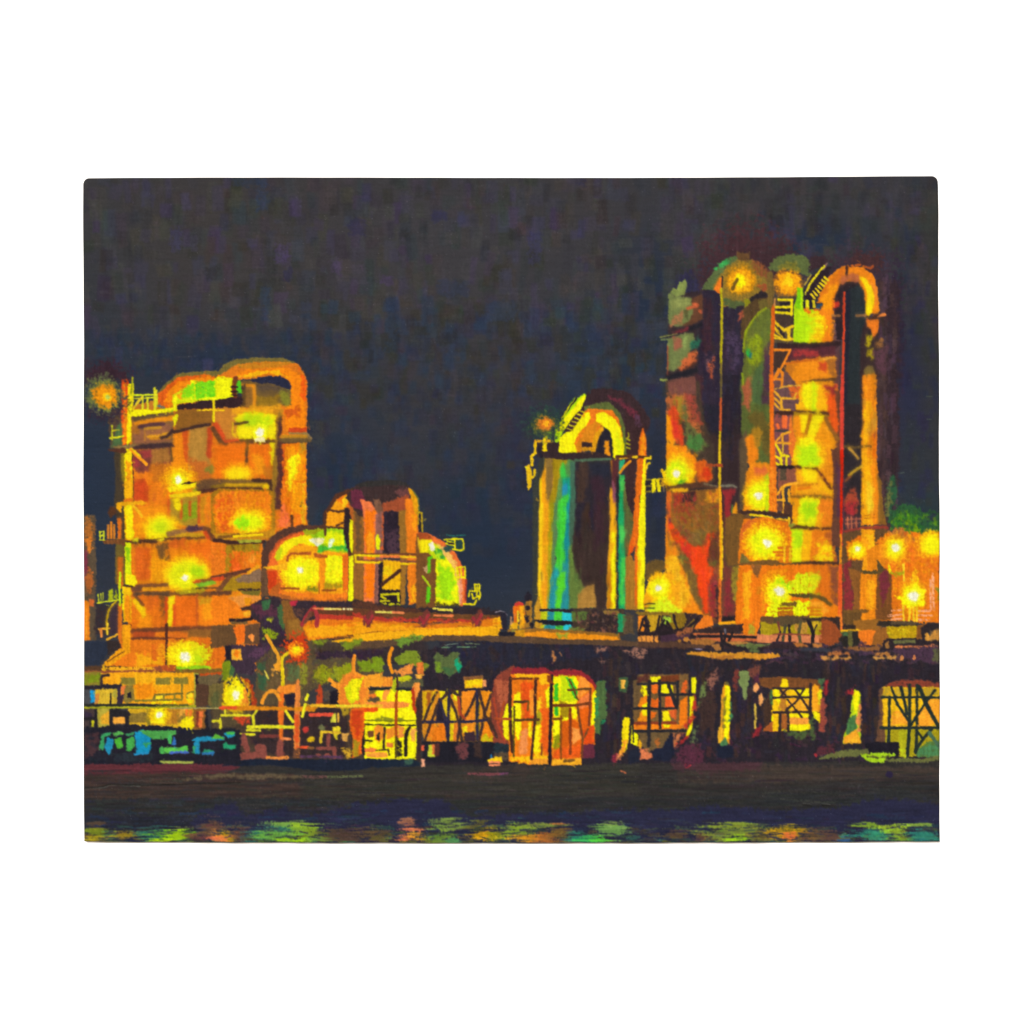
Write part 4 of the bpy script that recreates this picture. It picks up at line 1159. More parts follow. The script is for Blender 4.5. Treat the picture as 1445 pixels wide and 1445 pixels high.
L('24222c', 3.4, 420, 380, 500, 270, 560, 200)
L('d0c818', 2, 440, 370, 490, 280, 550, 190)
L('44683c', 2, 500, 250, 550, 185)
P('442a30', 460, 470, 560, 330, 600, 290, 625, 295, 600, 350, 520, 470, 480, 480, w=0.6)
for i in range(6):
    L('e0d020', 1.6, 480 + i * 22, 450 - i * 30, 520 + i * 22, 465 - i * 30)
part('platform', 'maroon top platform of the middle tower with yellow rails', MID)
P('3c2a2c', 230, 580, 410, 575, 410, 660, 620, 660, 720, 650, 860, 690, 860, 715, 550, 720, 290, 695, 230, 690, w=1)
L('506a50', 3.6, 550, 722, 700, 716, 850, 708)
L('f0a81c', 4, 215, 600, 215, 560, 350, 560)
L('f4c418', 4, 215, 580, 210, 660, 180, 690, 185, 760)
P('f4d010', 280, 640, 290, 500, 315, 470, 310, 640)
P('9ac41c', 318, 530, 325, 470, 345, 460, 345, 540)
L('f8b41c', 3, 295, 565, 350, 555)
P('e8b81c', 140, 770, 160, 760, 178, 820, 175, 940, 155, 970, 140, 880, w=0.8)
L('f0c418', 3.4, 205, 800, 205, 850, 185, 870)
L('e8e020', 3, 130, 780, 145, 790)
L('2a2430', 4, 240, 610, 260, 690)
L('f8b418', 4, 930, 705, 1010, 690)
L('e8901c', 3.6, 930, 830, 960, 780, 1015, 730)
L('5a3420', 4, 900, 690, 1060, 690, 1190, 700)
L('f4c81c', 3.4, 1040, 695, 1070, 690)
L('f4d01c', 3, 1140, 705, 1190, 705, 1190, 690)
L('e8c41c', 3, 1145, 800, 1165, 750, 1180, 745)
part('railing', 'short yellow rail between the middle tower and the tall column', MID)
P('2a2530', 1145, 890, 1320, 870, 1325, 970, 1150, 985)
for a in ((1150, 885, 1300, 875), (1150, 940, 1290, 940), (1150, 985, 1230, 985)):
    L('8a7a2c', 2, *a)
P('f4e010', 1200, 885, 1228, 880, 1225, 985, 1205, 990)
P('f4e010', 1240, 880, 1262, 880, 1268, 985, 1250, 985)
L('6a5a4c', 3, 1290, 880, 1300, 980)
for x, y in ((1285, 810), (1300, 835), (1320, 820), (1310, 850)):
    B('d8c020', x, y, 14, 14)
part('lamp', 'small orange lamp with a green halo at the top left of the middle tower', MID)
B('2c443c', 280, 410, 160, 130, h=1.6, own=False)
B('50582e', 285, 420, 100, 85, h=2)
B('b0702a', 295, 415, 72, 58, h=2)
B('e07a24', 300, 412, 52, 45, h=2.5)
B('f8b020', 305, 412, 26, 28, h=2.5)

# ------------------------------------------------------------------ big left column of the right-hand group
tile(900, 330)
part('painted_column', 'tall green, red and orange column left of the lattice stair')
COLM = CUR
tile(900, 530)
P('33282c', 240, 0, 900, 0, 900, 1180, 240, 1180, w=1)
P('2a2735', 520, 0, 690, 0, 690, 500, 600, 460, s=4)
P('2a2c3e', 725, 380, 800, 420, 870, 300, 870, 0, 725, 0, s=3)
P('3f2d2a', 560, 520, 880, 520, 880, 760, 640, 760, s=5)
P('3c2a2a', 620, 770, 870, 750, 870, 940, 640, 930, s=2)
tile(900, 710)
P('6a4030', 560, 0, 860, 0, 860, 1020, 560, 1020, w=1)
P('7a3c30', 720, 520, 790, 560, 820, 960, 715, 970, s=3)
P('8a2e34', 745, 680, 780, 640, 790, 900, 745, 940, d=0.3, s=2)
P('5a4a28', 730, 110, 850, 90, 850, 540, 740, 520, s=3)
P('2c2428', 700, 960, 830, 960, 825, 1005, 700, 1010, w=1)
tile(900, 330)
P('3a2c30', 270, 520, 550, 500, 560, 480, 720, 350, 1100, 520, 1130, 600, 1110, 1445, 240, 1445, w=1)
P('33293a', 540, 500, 620, 480, 690, 510, 720, 610, 900, 650, 880, 1445, 500, 1445, 520, 1000, w=1.2)
P('43282f', 560, 560, 620, 560, 620, 1000, 540, 1000, s=3, d=0.2)
P('4a3a52', 740, 800, 860, 880, 850, 1100, 800, 1200, 740, 1000, d=0.5)
P('7a5058', 560, 1060, 640, 1040, 620, 1180, 570, 1150, d=0.5)
P('c05a34', 600, 1080, 640, 1060, 630, 1230, 605, 1220, d=0.45)
D(110, 500, 520, 870, 1440, ln=(6, 20), wd=(2, 5), ang=90, da=8, jit=0.05, a=0.4, pal=['2c2636', '3a2c32', '2b2a40', '40303a', '352838'])
P('727c48', 262, 520, 290, 500, 300, 545, 450, 555, 470, 700, 430, 770, 340, 790, 260, 770, w=1.2)
P('a8704a', 270, 730, 340, 690, 380, 660, 370, 760, 280, 790, d=0.25)
P('8a9050', 280, 570, 380, 560, 440, 570, 430, 640, 290, 650, s=2, d=0.2)
P('84904c', 280, 500, 300, 470, 330, 480, 350, 420, 380, 420, 390, 395, 405, 430, 390, 520, 320, 540, w=0.8)
P('66402c', 455, 560, 540, 520, 545, 730, 430, 780, 380, 780, 440, 740, 470, 650, w=1.2)
P('5c5a34', 385, 660, 420, 655, 420, 730, 400, 700)
for a in ((420, 640, 500, 620), (470, 605, 505, 610), (520, 660, 535, 670)):
    L('c8603a', 4, *a)
P('26242c', 180, 880, 320, 840, 540, 760, 545, 780, 400, 840, 240, 890, 190, 890)
L('a0a450', 1.6, 185, 885, 240, 870, 330, 855)
L('7a8a50', 2.6, 200, 905, 245, 905)
P('7a2c34', 300, 850, 420, 800, 400, 830, 310, 855, d=0.3)
P('727c48', 255, 900, 300, 890, 400, 850, 460, 850, 470, 900, 450, 960, 430, 1020, 420, 1050, 350, 1140, 290, 1170, 245, 1160, w=1.2)
P('9a5a44', 300, 880, 360, 890, 370, 960, 310, 990, s=2, d=0.2)
P('8a9a54', 390, 870, 420, 870, 400, 1000, 380, 990, s=2, d=0.2)
P('2c6a50', 450, 930, 510, 870, 530, 920, 510, 970, 440, 1010, d=0.2)
P('5c3428', 440, 1010, 500, 990, 500, 1100, 430, 1160, 330, 1170, 350, 1140, d=0.1)
P('c86438', 340, 1150, 370, 1080, 440, 1010, 500, 1000, 490, 1080, 420, 1120, 350, 1170, d=0.25)
P('26242c', 190, 1240, 300, 1200, 490, 1140, 500, 1170, 400, 1210, 250, 1240, 200, 1260)
L('9aa850', 3, 190, 1245, 240, 1245, 250, 1320)
L('9a4a34', 2, 250, 960, 248, 1200)
P('7a4a40', 255, 1250, 470, 1215, 500, 1340, 480, 1445, 245, 1445, w=1.2)
P('b86a34', 250, 1370, 400, 1340, 400, 1445, 245, 1445, s=2, d=0.2)
P('c8a030', 320, 1370, 370, 1360, 370, 1445, 330, 1445, s=2)
P('4a2a30', 480, 1200, 550, 1200, 540, 1445, 500, 1400, s=2)
tile(900, 530)
P('4a3a2e', 240, 50, 510, 50, 560, 400, 640, 640, 650, 900, 500, 930, 240, 950, w=1)
P('7a4a40', 260, 60, 480, 30, 490, 160, 300, 180, 260, 160)
P('b86434', 245, 150, 400, 170, 520, 400, 540, 560, 420, 420, 300, 360, 245, 330, d=0.25)
P('a8822c', 310, 180, 370, 170, 380, 320, 350, 400, 310, 300, s=1)
P('d84a24', 255, 280, 320, 260, 340, 380, 380, 480, 380, 600, 300, 560, 270, 460, w=2)
P('e03c28', 280, 380, 330, 400, 360, 540, 310, 540, s=2)
P('6a6a3a', 370, 300, 400, 220, 420, 420, 560, 540, 570, 600, 500, 680, 430, 620, 400, 480, w=2, d=0.1)
P('9a4434', 400, 160, 490, 180, 500, 300, 540, 420, 450, 400, d=0.4)
P('4a7a3a', 430, 520, 520, 500, 560, 560, 540, 620, 480, 640, 420, 600, d=0.15)
P('f88c18', 245, 340, 270, 360, 300, 600, 400, 600, 480, 700, 480, 920, 245, 940, w=1.5)
P('ff9a14', 245, 340, 275, 400, 285, 600, 245, 640)
G(330, 830, ('ffa814', (150, 200)), ('ffd010', (130, 150)), ('f4f008', (100, 120)), ('c4ec10', (80, 90)))
P('d8601e', 480, 740, 560, 720, 620, 780, 620, 880, 540, 920, 500, 860, w=2)
P('cf3a1c', 540, 780, 600, 790, 620, 840, 590, 890, 540, 860, d=0.1)
P('5cb428', 350, 900, 400, 880, 390, 930, 340, 935)
D(180, 250, 100, 620, 920, ln=(4, 10), wd=(1.6, 3), ang=75, da=30, jit=0.05, a=0.55)
lamp(322, 835, 36, ('e8f420', 58), label='white lamp against the left edge of the tall column', parent=COLM, ry=40)
P('5a3828', 245, 950, 400, 920, 560, 905, 680, 950, 560, 950, 400, 965, 250, 970)
L('7a6a50', 3, 560, 920, 640, 935, 690, 945)
P('f4b41c', 280, 965, 420, 962, 420, 980, 300, 990)
P('8a5a28', 245, 985, 330, 1000, 480, 980, 700, 960, 700, 1445, 240, 1445, w=1)
P('d86a24', 245, 990, 275, 990, 275, 1150, 290, 1250, 340, 1300, 430, 1400, 440, 1445, 240, 1445, w=1)
P('b83a24', 300, 1000, 370, 990, 390, 1100, 350, 1150, 310, 1100, d=0.1)
P('3f2628', 370, 1000, 480, 990, 460, 1080, 400, 1120, 380, 1080)
P('a83030', 390, 1100, 470, 1070, 500, 1110, 440, 1140, 330, 1130, d=0.25)
P('8f3c28', 310, 1120, 500, 1140, 460, 1210, 400, 1220, d=0.15)
P('8a6a2e', 340, 1230, 500, 1200, 560, 1100, 600, 1240, 520, 1340, 420, 1360, 340, 1260, w=2)
P('e8901c', 590, 1000, 690, 970, 690, 1180, 600, 1190, 580, 1080, s=2)
P('ffa81a', 620, 1020, 680, 1000, 680, 1170, 630, 1150, s=2)
P('f0502c', 245, 1240, 300, 1280, 420, 1380, 430, 1445, 290, 1445, 240, 1340, d=0.05)
P('ee4420', 560, 1400, 620, 1340, 630, 1445, 540, 1445)
P('f0702c', 600, 1190, 690, 1190, 680, 1290, 620, 1300, d=0.2)
tile(900, 710)
P('8a5a28', 240, 0, 700, 0, 700, 1000, 560, 960, 400, 930, 240, 930, w=1)
P('f08a1c', 240, 100, 260, 150, 300, 300, 330, 430, 420, 580, 440, 760, 560, 960, 400, 940, 370, 920, 220, 920, 230, 560, w=1)
P('d8602a', 245, 0, 270, 0, 280, 200, 250, 250)
P('b06a28', 300, 60, 420, 60, 600, 300, 690, 500, 690, 900, 560, 930, 470, 600, 330, 260, a=0.35, s=6)
P('f0481c', 265, 150, 330, 230, 420, 320, 480, 360, 560, 360, 610, 250, 630, 280, 625, 430, 560, 560, 620, 530, 650, 520, 640, 600, 600, 720, 590, 930, 560, 920, 510, 780, 490, 700, 510, 620, 450, 540, 400, 420, 330, 330, 280, 270, w=2)
P('e03a28', 360, 320, 440, 360, 440, 450, 390, 420, s=2)
P('7f6030', 320, 130, 380, 200, 440, 240, 540, 230, 590, 150, 600, 240, 540, 350, 470, 360, 420, 310, 340, 240, w=2)
P('7a5a2c', 330, 450, 400, 430, 440, 500, 490, 640, 500, 720, 540, 850, 560, 920, 520, 890, 440, 760, 420, 620, w=1.5)
P('6a7030', 350, 450, 410, 460, 400, 520, 370, 510, d=0.3)
P('8a4a34', 590, 700, 680, 500, 690, 960, 600, 950, d=0.1)
P('942a30', 620, 680, 660, 620, 660, 960, 610, 960, d=0.4)
P('6a3c28', 620, 290, 690, 200, 690, 520, 640, 560, 590, 520, w=2, d=0.1)
P('6a5a2c', 590, 500, 660, 490, 650, 530, 600, 530)
P('f8b420', 235, 460, 330, 440, 350, 560, 430, 760, 440, 850, 370, 910, 330, 920, 220, 920, s=2, d=0.15)
D(220, 245, 50, 680, 920, ln=(5, 13), wd=(1.6, 3.4), ang=78, da=20, jit=0.05, a=0.55)
P('6a5028', 65, 520, 110, 490, 200, 480, 225, 560, 120, 600, 65, 640, w=1.5)
P('f8a81c', 75, 720, 100, 620, 160, 590, 260, 590, 340, 700, 340, 910, 60, 920, 50, 830, w=2)
G(180, 720, ('ffb014', (120, 140)), ('ffe008', (95, 110)), ('f0f010', (80, 90)))
P('d8ea20', 60, 900, 140, 840, 220, 780, 300, 860, 370, 900, 370, 930, 60, 920, d=0.25)
L('2c2a26', 2, 55, 860, 100, 850, 140, 855)
L('2c3a26', 2, 55, 890, 140, 890)
lamp(172, 722, 30, ('fff060', 56), label='white lamp low at the foot of the tall column', parent=COLM, ry=34)
tile(900, 530)
D(150, 260, 1000, 680, 1440, ln=(4, 9), wd=(2, 4), ang=70, da=40, jit=0.05, a=0.5, pal=['8a6a2e', '7a4a2a', '9a3430', 'b86a2c', '6a5a2c', '8f3c28', '96602a'])
D(60, 300, 1010, 500, 1150, ln=(3, 7), wd=(1.6, 3), ang=70, da=50, jit=0.05, a=0.7, pal=['a83430', '8f2c30', '4a2a2a', 'b04a2c'])
tile(900, 710)
D(120, 260, 100, 680, 900, ln=(4, 9), wd=(1.6, 3.4), ang=75, da=30, jit=0.06, a=0.5, shift=4)
melt(COLM, 1.4, 2.0, 0.45)
part('hood', 'olive crown of the tall column with two orange lamps behind it', COLM)
tile(900, 330)
P('5c6a3e', 540, 480, 600, 380, 680, 280, 780, 210, 860, 200, 900, 240, 760, 320, 700, 400, 640, 480, 560, 475, w=1.5)
P('3fa050', 640, 300, 740, 230, 810, 210, 760, 260, 660, 320, d=0.3)
P('8a7030', 640, 460, 680, 380, 760, 280, 860, 215, 960, 230, 1090, 330, 1110, 500, 1000, 560, 900, 600, 720, 620, 700, 500, w=1.5)
P('8a5030', 960, 210, 1060, 270, 1110, 330, 1100, 400, 1000, 350, 960, 290, d=0.35)
P('6a4a2c', 830, 160, 940, 170, 950, 240, 860, 230, d=0.15)
P('f07c24', 645, 480, 690, 390, 710, 380, 700, 460, 690, 515, w=0.8)
P('566238', 720, 560, 900, 580, 900, 610, 830, 640, 720, 610, d=0.1)
P('a05030', 1010, 440, 1090, 440, 1110, 480, 1050, 500, d=0.3)
P('33292c', 940, 560, 1040, 490, 1090, 510, 1060, 560, 960, 600)
P('8f8a20', 905, 560, 930, 560, 960, 610, 980, 620, 910, 670)
P('5c4428', 880, 660, 1000, 560, 1140, 540, 1140, 620, 1060, 620, 960, 740, 900, 880, 870, 900, w=1.2)
P('6c5c2c', 1020, 570, 1150, 560, 1140, 900, 1060, 900, w=1.2)
B('b8801c', 870, 400, 140, 132, h=1.8, r=0.3)
B('f8a018', 870, 405, 120, 105, h=2.2, r=0.3)
B('ffb81c', 865, 420, 90, 85, h=2.5)
B('fff008', 855, 410, 50, 55, h=2)
L('7a5a20', 5, 800, 470, 815, 430, 838, 395)
P('5f6a3c', 1110, 290, 1160, 220, 1260, 190, 1400, 200, 1445, 240, 1445, 360, 1300, 300, 1160, 330, w=2)
P('7a7430', 1190, 290, 1260, 230, 1330, 250, 1380, 330, 1250, 310, d=0.2)
B('e8901c', 1265, 430, 125, 120, h=2.2, r=0.3)
B('ffa818', 1265, 425, 90, 85, h=2)
B('ffcc1c', 1270, 405, 44, 50, h=2)
P('7a6030', 1090, 340, 1130, 330, 1150, 520, 1140, 620, 1100, 600, 1100, 480)
part('pole', 'thin yellow and orange pole running down the tall column', COLM)
L('2c2428', 2, 712, 370, 708, 460)
L('b8a81c', 3.4, 702, 480, 708, 600, 705, 900, 700, 1110)
L('8a7430', 2.6, 700, 1110, 702, 1440)
tile(900, 530)
L('6a5a30', 3, 700, 0, 700, 200)
L('c8582a', 3.4, 700, 200, 694, 470)
L('e0b81c', 3.6, 692, 480, 688, 700, 692, 940)
L('f0a81c', 4, 694, 940, 700, 1200, 702, 1445)
L('5a2c28', 2.4, 712, 960, 720, 1445)
L('a84a28', 4.5, 580, 760, 690, 766, d=0.1)
L('a84a28', 4.5, 710, 766, 860, 742, d=0.1)
tile(900, 710)
L('f8a41c', 4, 695, 0, 700, 300, 700, 650)
L('f0c81c', 2, 712, 150, 710, 640, d=0.2)
L('e87028', 4, 692, 650, 688, 800, 690, 1010)
L('f8a81c', 4.5, 690, 1018, 830, 1010, 1000, 990)
R('3a262a', 660, 700, 680, 1000, d=0.35)
# ------------------------------------------------------------------ the two columns with the lattice stair
tile(900, 530)
part('painted_column', 'inner olive and orange column behind the lattice stair')
INN = CUR
P('3b2a2c', 720, 600, 880, 480, 880, 1140, 820, 1160, 720, 1150, w=1)
P('2c2430', 720, 0, 880, 0, 870, 300, 800, 460, 740, 560, 715, 500, w=1)
D(60, 720, 0, 870, 760, ln=(6, 20), wd=(2, 5), ang=90, da=8, jit=0.05, a=0.4, pal=['2c2636', '3a2c32', '2b2a40', '3f2f34'])
P('5a642f', 870, 40, 950, -30, 1060, -60, 1110, 0, 1115, 450, 1120, 760, 1000, 780, 880, 500, w=1.2)
P('a85a3a', 880, 100, 930, 0, 950, 30, 940, 300, 910, 260, d=0.2)
P('6a5a28', 920, 360, 980, 310, 1060, 320, 1110, 460, 1110, 700, 1060, 640, 1020, 480, w=2)
P('523444', 1070, 0, 1115, 0, 1115, 120, 1060, 110, s=1)
P('5c4a34', 860, 560, 920, 470, 920, 800, 910, 1140, 860, 1140, w=1)
P('f0851c', 920, 520, 980, 490, 1000, 560, 1020, 700, 960, 780, 930, 740, w=1.5)
P('a87a24', 960, 470, 1010, 430, 1050, 480, 1030, 580, 1000, 620, d=0.1)
P('f08c1c', 920, 830, 960, 740, 1110, 760, 1115, 1140, 890, 1150, 910, 960, w=1.5)
P('e06838', 980, 780, 1060, 780, 1100, 830, 1000, 860, d=0.2)
P('8ac81c', 1060, 870, 1115, 840, 1115, 960, 1070, 960, d=0.2)
G(1030, 1020, ('ffa81a', (150, 180)), ('ffe40a', (120, 130)), ('e4f00c', (100, 110)))
R('c8e010', 1080, 900, 1115, 1140, d=0.2)
lamp(1020, 1025, 42, ('ecf830', 70), label='white lamp beside the foot of the lattice stair', parent=INN, ry=38)
P('982c30', 725, 970, 820, 970, 780, 1060, 770, 1140, 780, 1260, 740, 1280, w=1.5)
L('8a8a70', 3, 710, 935, 800, 935, 830, 950)
P('6a4a2c', 730, 1290, 840, 1170, 960, 1180, 860, 1445, 730, 1445)
P('f0981c', 800, 1130, 830, 1080, 840, 1170, 800, 1170)
L('4c7a3c', 2, 795, 1100, 790, 1160)
tile(900, 330)
P('656e2e', 900, 900, 960, 740, 1060, 650, 1110, 640, 1120, 900, 1110, 1200, 1050, 1445, 950, 1445, 890, 1200, w=1.2)
P('50663a', 960, 1200, 1060, 1100, 1060, 1445, 950, 1445, s=2)
P('8a981c', 920, 900, 1010, 850, 1040, 940, 1030, 1100, 960, 1120, 920, 1050, d=0.4)
C('98a41c', 3, 1080, 635, 1000, 700, 930, 800, 900, 890, 890, 1010)
L('8a9c1c', 3, 880, 1190, 890, 1290)
P('2ab84c', 915, 1000, 940, 985, 950, 1030, 925, 1040)
P('1e6a7a', 945, 1010, 960, 1020, 955, 1050, 940, 1045)
P('523444', 1070, 960, 1115, 930, 1115, 1445, 1050, 1445, 1060, 1200, s=1, d=0.1)
P('a85a3a', 900, 1300, 930, 1210, 955, 1240, 945, 1445, 890, 1445, d=0.2)
P('b0543a', 850, 690, 880, 670, 890, 740, 850, 745, d=0.2)
D(80, 890, 660, 1110, 1440, ln=(5, 14), wd=(1.6, 3), ang=90, da=10, jit=0.05, a=0.5)

melt(INN, 1.4, 2.6, 0.5)
part('painted_column', 'right column of bright lime and orange drums banded by dark rings')
RC = CUR
tile(1090, 330)
P('5a3a3c', 500, 430, 560, 420, 600, 640, 560, 940, 550, 1445, 500, 1445, w=1)
P('6a4a50', 500, 760, 550, 740, 550, 1000, 510, 1000, d=0.4)
P('a8e00c', 170, 640, 250, 470, 245, 640, 420, 660, 420, 930, 170, 920, w=1)
P('74d010', 195, 640, 205, 470, 245, 480, 245, 640)
P('ffc410', 300, 690, 420, 650, 480, 640, 500, 700, 490, 930, 300, 930, s=3, w=1.5)
P('f07c1c', 440, 680, 505, 640, 500, 930, 420, 930, d=0.25, s=2)
B('e8f40a', 300, 790, 110, 110, h=1.4)
B('b0ec0a', 240, 800, 90, 110, h=1.4)
P('3a2628', 40, 930, 300, 940, 560, 920, 570, 950, 500, 980, 200, 985, 40, 970, w=1)
P('5c2c34', 150, 985, 520, 960, 510, 1060, 300, 1070, 120, 1080, w=1.5)
P('a03038', 180, 1000, 380, 990, 370, 1040, 190, 1050, d=0.3)
P('f08a1c', 110, 1100, 300, 1070, 520, 1050, 530, 1220, 300, 1260, 130, 1260, w=1.5)
P('c83c28', 390, 1100, 460, 1090, 450, 1190, 400, 1160, d=0.15)
P('a0602c', 450, 1070, 520, 1060, 530, 1220, 470, 1200, d=0.15)
P('b86a24', 100, 1120, 200, 1110, 150, 1200, 100, 1190, d=0.3)
L('f0a83c', 3, 380, 1075, 460, 1062, 525, 1058)
L('c8601e', 3, 100, 1110, 240, 1085, 380, 1072)
P('5c3c24', 150, 1275, 300, 1250, 440, 1238, 530, 1232, 530, 1250, 380, 1270, 240, 1275)
P('f0a018', 200, 1290, 260, 1270, 480, 1270, 540, 1330, 540, 1445, 190, 1445, w=1.5)
P('e85c2c', 430, 1290, 540, 1290, 545, 1440, 480, 1400, d=0.15)
P('a83034', 450, 1290, 520, 1300, 520, 1360, 460, 1340, d=0.2)
tile(1090, 530)
P('e8881c', 150, 60, 500, 60, 560, 200, 510, 320, 510, 980, 510, 1445, 150, 1445, w=1.2)
P('6a3c2c', 500, 130, 580, 140, 575, 1445, 500, 1445, 510, 900, w=1)
P('e8501e', 450, 150, 520, 160, 545, 380, 540, 520, 500, 500, 470, 380, 440, 260, s=1, w=1.5)
P('942a30', 440, 95, 520, 100, 520, 170, 460, 150, d=0.2)
P('ffb818', 200, 130, 260, 70, 400, 70, 450, 200, 460, 300, 190, 300, s=2)
P('f4f008', 260, 80, 340, 60, 380, 100, 360, 300, 270, 270, 250, 160, w=2)
P('c4f00c', 340, 80, 360, 100, 360, 300, 330, 300, d=0.3)
P('4c2a22', 20, 315, 170, 300, 320, 310, 470, 320, 470, 345, 320, 320, 160, 322, 30, 335)
P('a8801c', 165, 320, 320, 325, 470, 345, 400, 355, 300, 340, 160, 350)
P('f08a1c', 160, 350, 230, 350, 240, 520, 190, 560, 170, 450)
P('ffe40a', 230, 345, 300, 345, 280, 500, 240, 480)
P('f8e80a', 330, 345, 420, 360, 400, 420, 350, 520, 290, 620, 250, 560, 290, 480, w=1.5)
P('f0941a', 420, 370, 470, 420, 540, 560, 510, 640, 400, 620, 380, 480, s=3)
L('a8641c', 5, 315, 345, 290, 430, 270, 520)
L('8a5a28', 6, 445, 365, 480, 440, 545, 535)
L('7a5a30', 3, 150, 360, 165, 480, 185, 550)
G(290, 680, ('ffb818', (170, 190)), ('ffe80a', (120, 150)))
R('f4f008', 215, 540, 360, 780, d=0.05, w=2)
P('b4ea10', 220, 610, 370, 590, 380, 760, 220, 770, s=4)
P('4a2420', 30, 775, 220, 768, 250, 785, 360, 785, 360, 800, 240, 795, 120, 790, 30, 790)
P('a86028', 120, 800, 200, 800, 200, 880, 130, 920, s=1)
P('f8a81c', 200, 800, 370, 800, 470, 940, 480, 1010, 380, 1010, 190, 1000, s=1)
P('ffe00c', 260, 800, 360, 800, 380, 900, 270, 890, s=3)
P('f8b414', 380, 790, 500, 950, 490, 1010, 400, 960, s=2)
P('5c2424', 365, 790, 380, 790, 500, 975, 480, 970)
L('b86a1c', 3.4, 210, 935, 290, 930, 370, 922)
L('e06818', 3, 210, 965, 310, 950)
P('7a5424', 150, 1020, 300, 1020, 380, 1015, 500, 1035, 500, 1045, 390, 1035, 240, 1038, 155, 1035)
R('ffe00c', 230, 1040, 400, 1060, d=0.3)
P('f09818', 150, 1050, 230, 1050, 210, 1280, 150, 1280, s=1)
P('e87820', 400, 1050, 505, 1060, 500, 1270, 390, 1270, s=2, d=0.1)
P('e8f00a', 230, 1050, 390, 1060, 370, 1190, 350, 1285, 200, 1280, 215, 1180, w=1.5)
P('a8e414', 240, 1100, 360, 1090, 360, 1190, 250, 1220, s=4)
P('ffa81a', 370, 1190, 420, 1170, 400, 1285, 350, 1285, s=2)
P('4a2820', 110, 1300, 180, 1275, 330, 1285, 540, 1300, 520, 1312, 340, 1302, 180, 1305)
L('e8c01c', 3.4, 85, 1285, 180, 1262)
D(260, 150, 60, 510, 1290, ln=(3, 9), wd=(1.6, 3), ang=80, da=30, jit=0.05, a=0.5, shift=2.5)
tile(1090, 710)
P('e8f00a', 150, 225, 280, 225, 260, 490, 150, 500, w=1)
P('b0e810', 170, 230, 250, 230, 240, 360, 180, 380, s=3)
P('f8b414', 260, 230, 350, 230, 320, 500, 240, 500, w=1.5)
P('e8781c', 330, 240, 500, 230, 510, 490, 310, 500, w=1.5)
P('a85428', 440, 240, 510, 230, 540, 500, 500, 500, s=2)
P('ffec08', 370, 340, 450, 320, 480, 340, 490, 440, 500, 480, 340, 495, 380, 420, d=0.12, w=2)
D(50, 340, 290, 510, 490, ln=(4, 8), wd=(1.4, 2), ang=-25, da=15, jit=0.05, a=0.8, pal=['ffd010', 'f8a818', 'e87820'])
P('3c2624', 165, 505, 330, 498, 555, 500, 555, 520, 360, 518, 200, 518)
P('e87818', 0, 520, 160, 525, 555, 525, 560, 960, 460, 980, 0, 960, w=1.2)
P('d8681c', 330, 540, 480, 540, 490, 850, 420, 760, 360, 720, s=3)
P('8a4a34', 480, 530, 555, 530, 550, 860, 500, 860, s=2, d=0.1)
P('d8e018', 140, 680, 200, 590, 330, 580, 400, 620, 330, 760, 150, 770, w=2.5)
D(70, 140, 580, 400, 780, ln=(3, 7), wd=(1.4, 2), ang=-20, da=20, jit=0.05, a=0.8, pal=['e8e818', 'c8d818', 'a0c020', 'f0a020'])
P('5a4a24', 130, 760, 220, 770, 310, 765, 420, 790, 500, 860, 480, 870, 380, 800, 220, 800, 150, 785)
P('e8e80a', 140, 810, 300, 800, 290, 860, 400, 880, 400, 975, 150, 975, w=1.5)
P('3cb040', 150, 790, 320, 800, 300, 825, 170, 810, d=0.3)
for y in (885, 915, 945):
    L('c86818', 4, 215, y + 5, 300, y, 395, y + 2)
P('f49c2c', 300, 830, 400, 830, 480, 920, 410, 950, 410, 880, 300, 860, s=1)
lamp(60, 750, 46, ('e8f420', (90, 120)), ('c8ec18', (70, 90)), label='white lamp at the foot of the banded column', parent=RC, ry=46)
melt(RC, 1.8, 2.2, 0.5)
part('pole', 'thin red pole running down beside the banded column', RC)
POLE = CUR
def red_pole():
    tile(1090, 330)
    L('cc4428', 3.0, 601, 505, 598, 800, 588, 1445)
    tile(1090, 530)
    L('d84434', 3.6, 588, 0, 584, 400, 582, 640)
    L('d0280f', 3.6, 582, 640, 578, 900, 572, 1300)
tile(1090, 330)
P('d04428', 600, 500, 612, 500, 608, 800, 600, 1445, 575, 1445, 590, 900, 578, 700, 590, 540, w=0.5)
tile(1090, 530)
P('e04a38', 575, 0, 600, 0, 600, 620, 590, 900, 582, 1445, 560, 1445, 570, 700, 568, 400, w=0.5)
P('d8200c', 570, 640, 596, 640, 585, 1000, 575, 1300, 562, 1000, w=0.5)
tile(1090, 710)
P('d8301c', 555, 0, 585, 0, 580, 250, 560, 280, w=0.5)
L('f0901c', 4, 568, 270, 570, 450, 568, 600, d=0.05)
P('e85c28', 560, 520, 582, 520, 580, 900, 580, 1080, 556, 1080, 552, 800, w=0.5)
P('f0802c', 556, 900, 580, 900, 582, 1080, 556, 1090, s=1)
L('f8b41c', 4.4, 560, 1088, 700, 1070, 885, 1052)

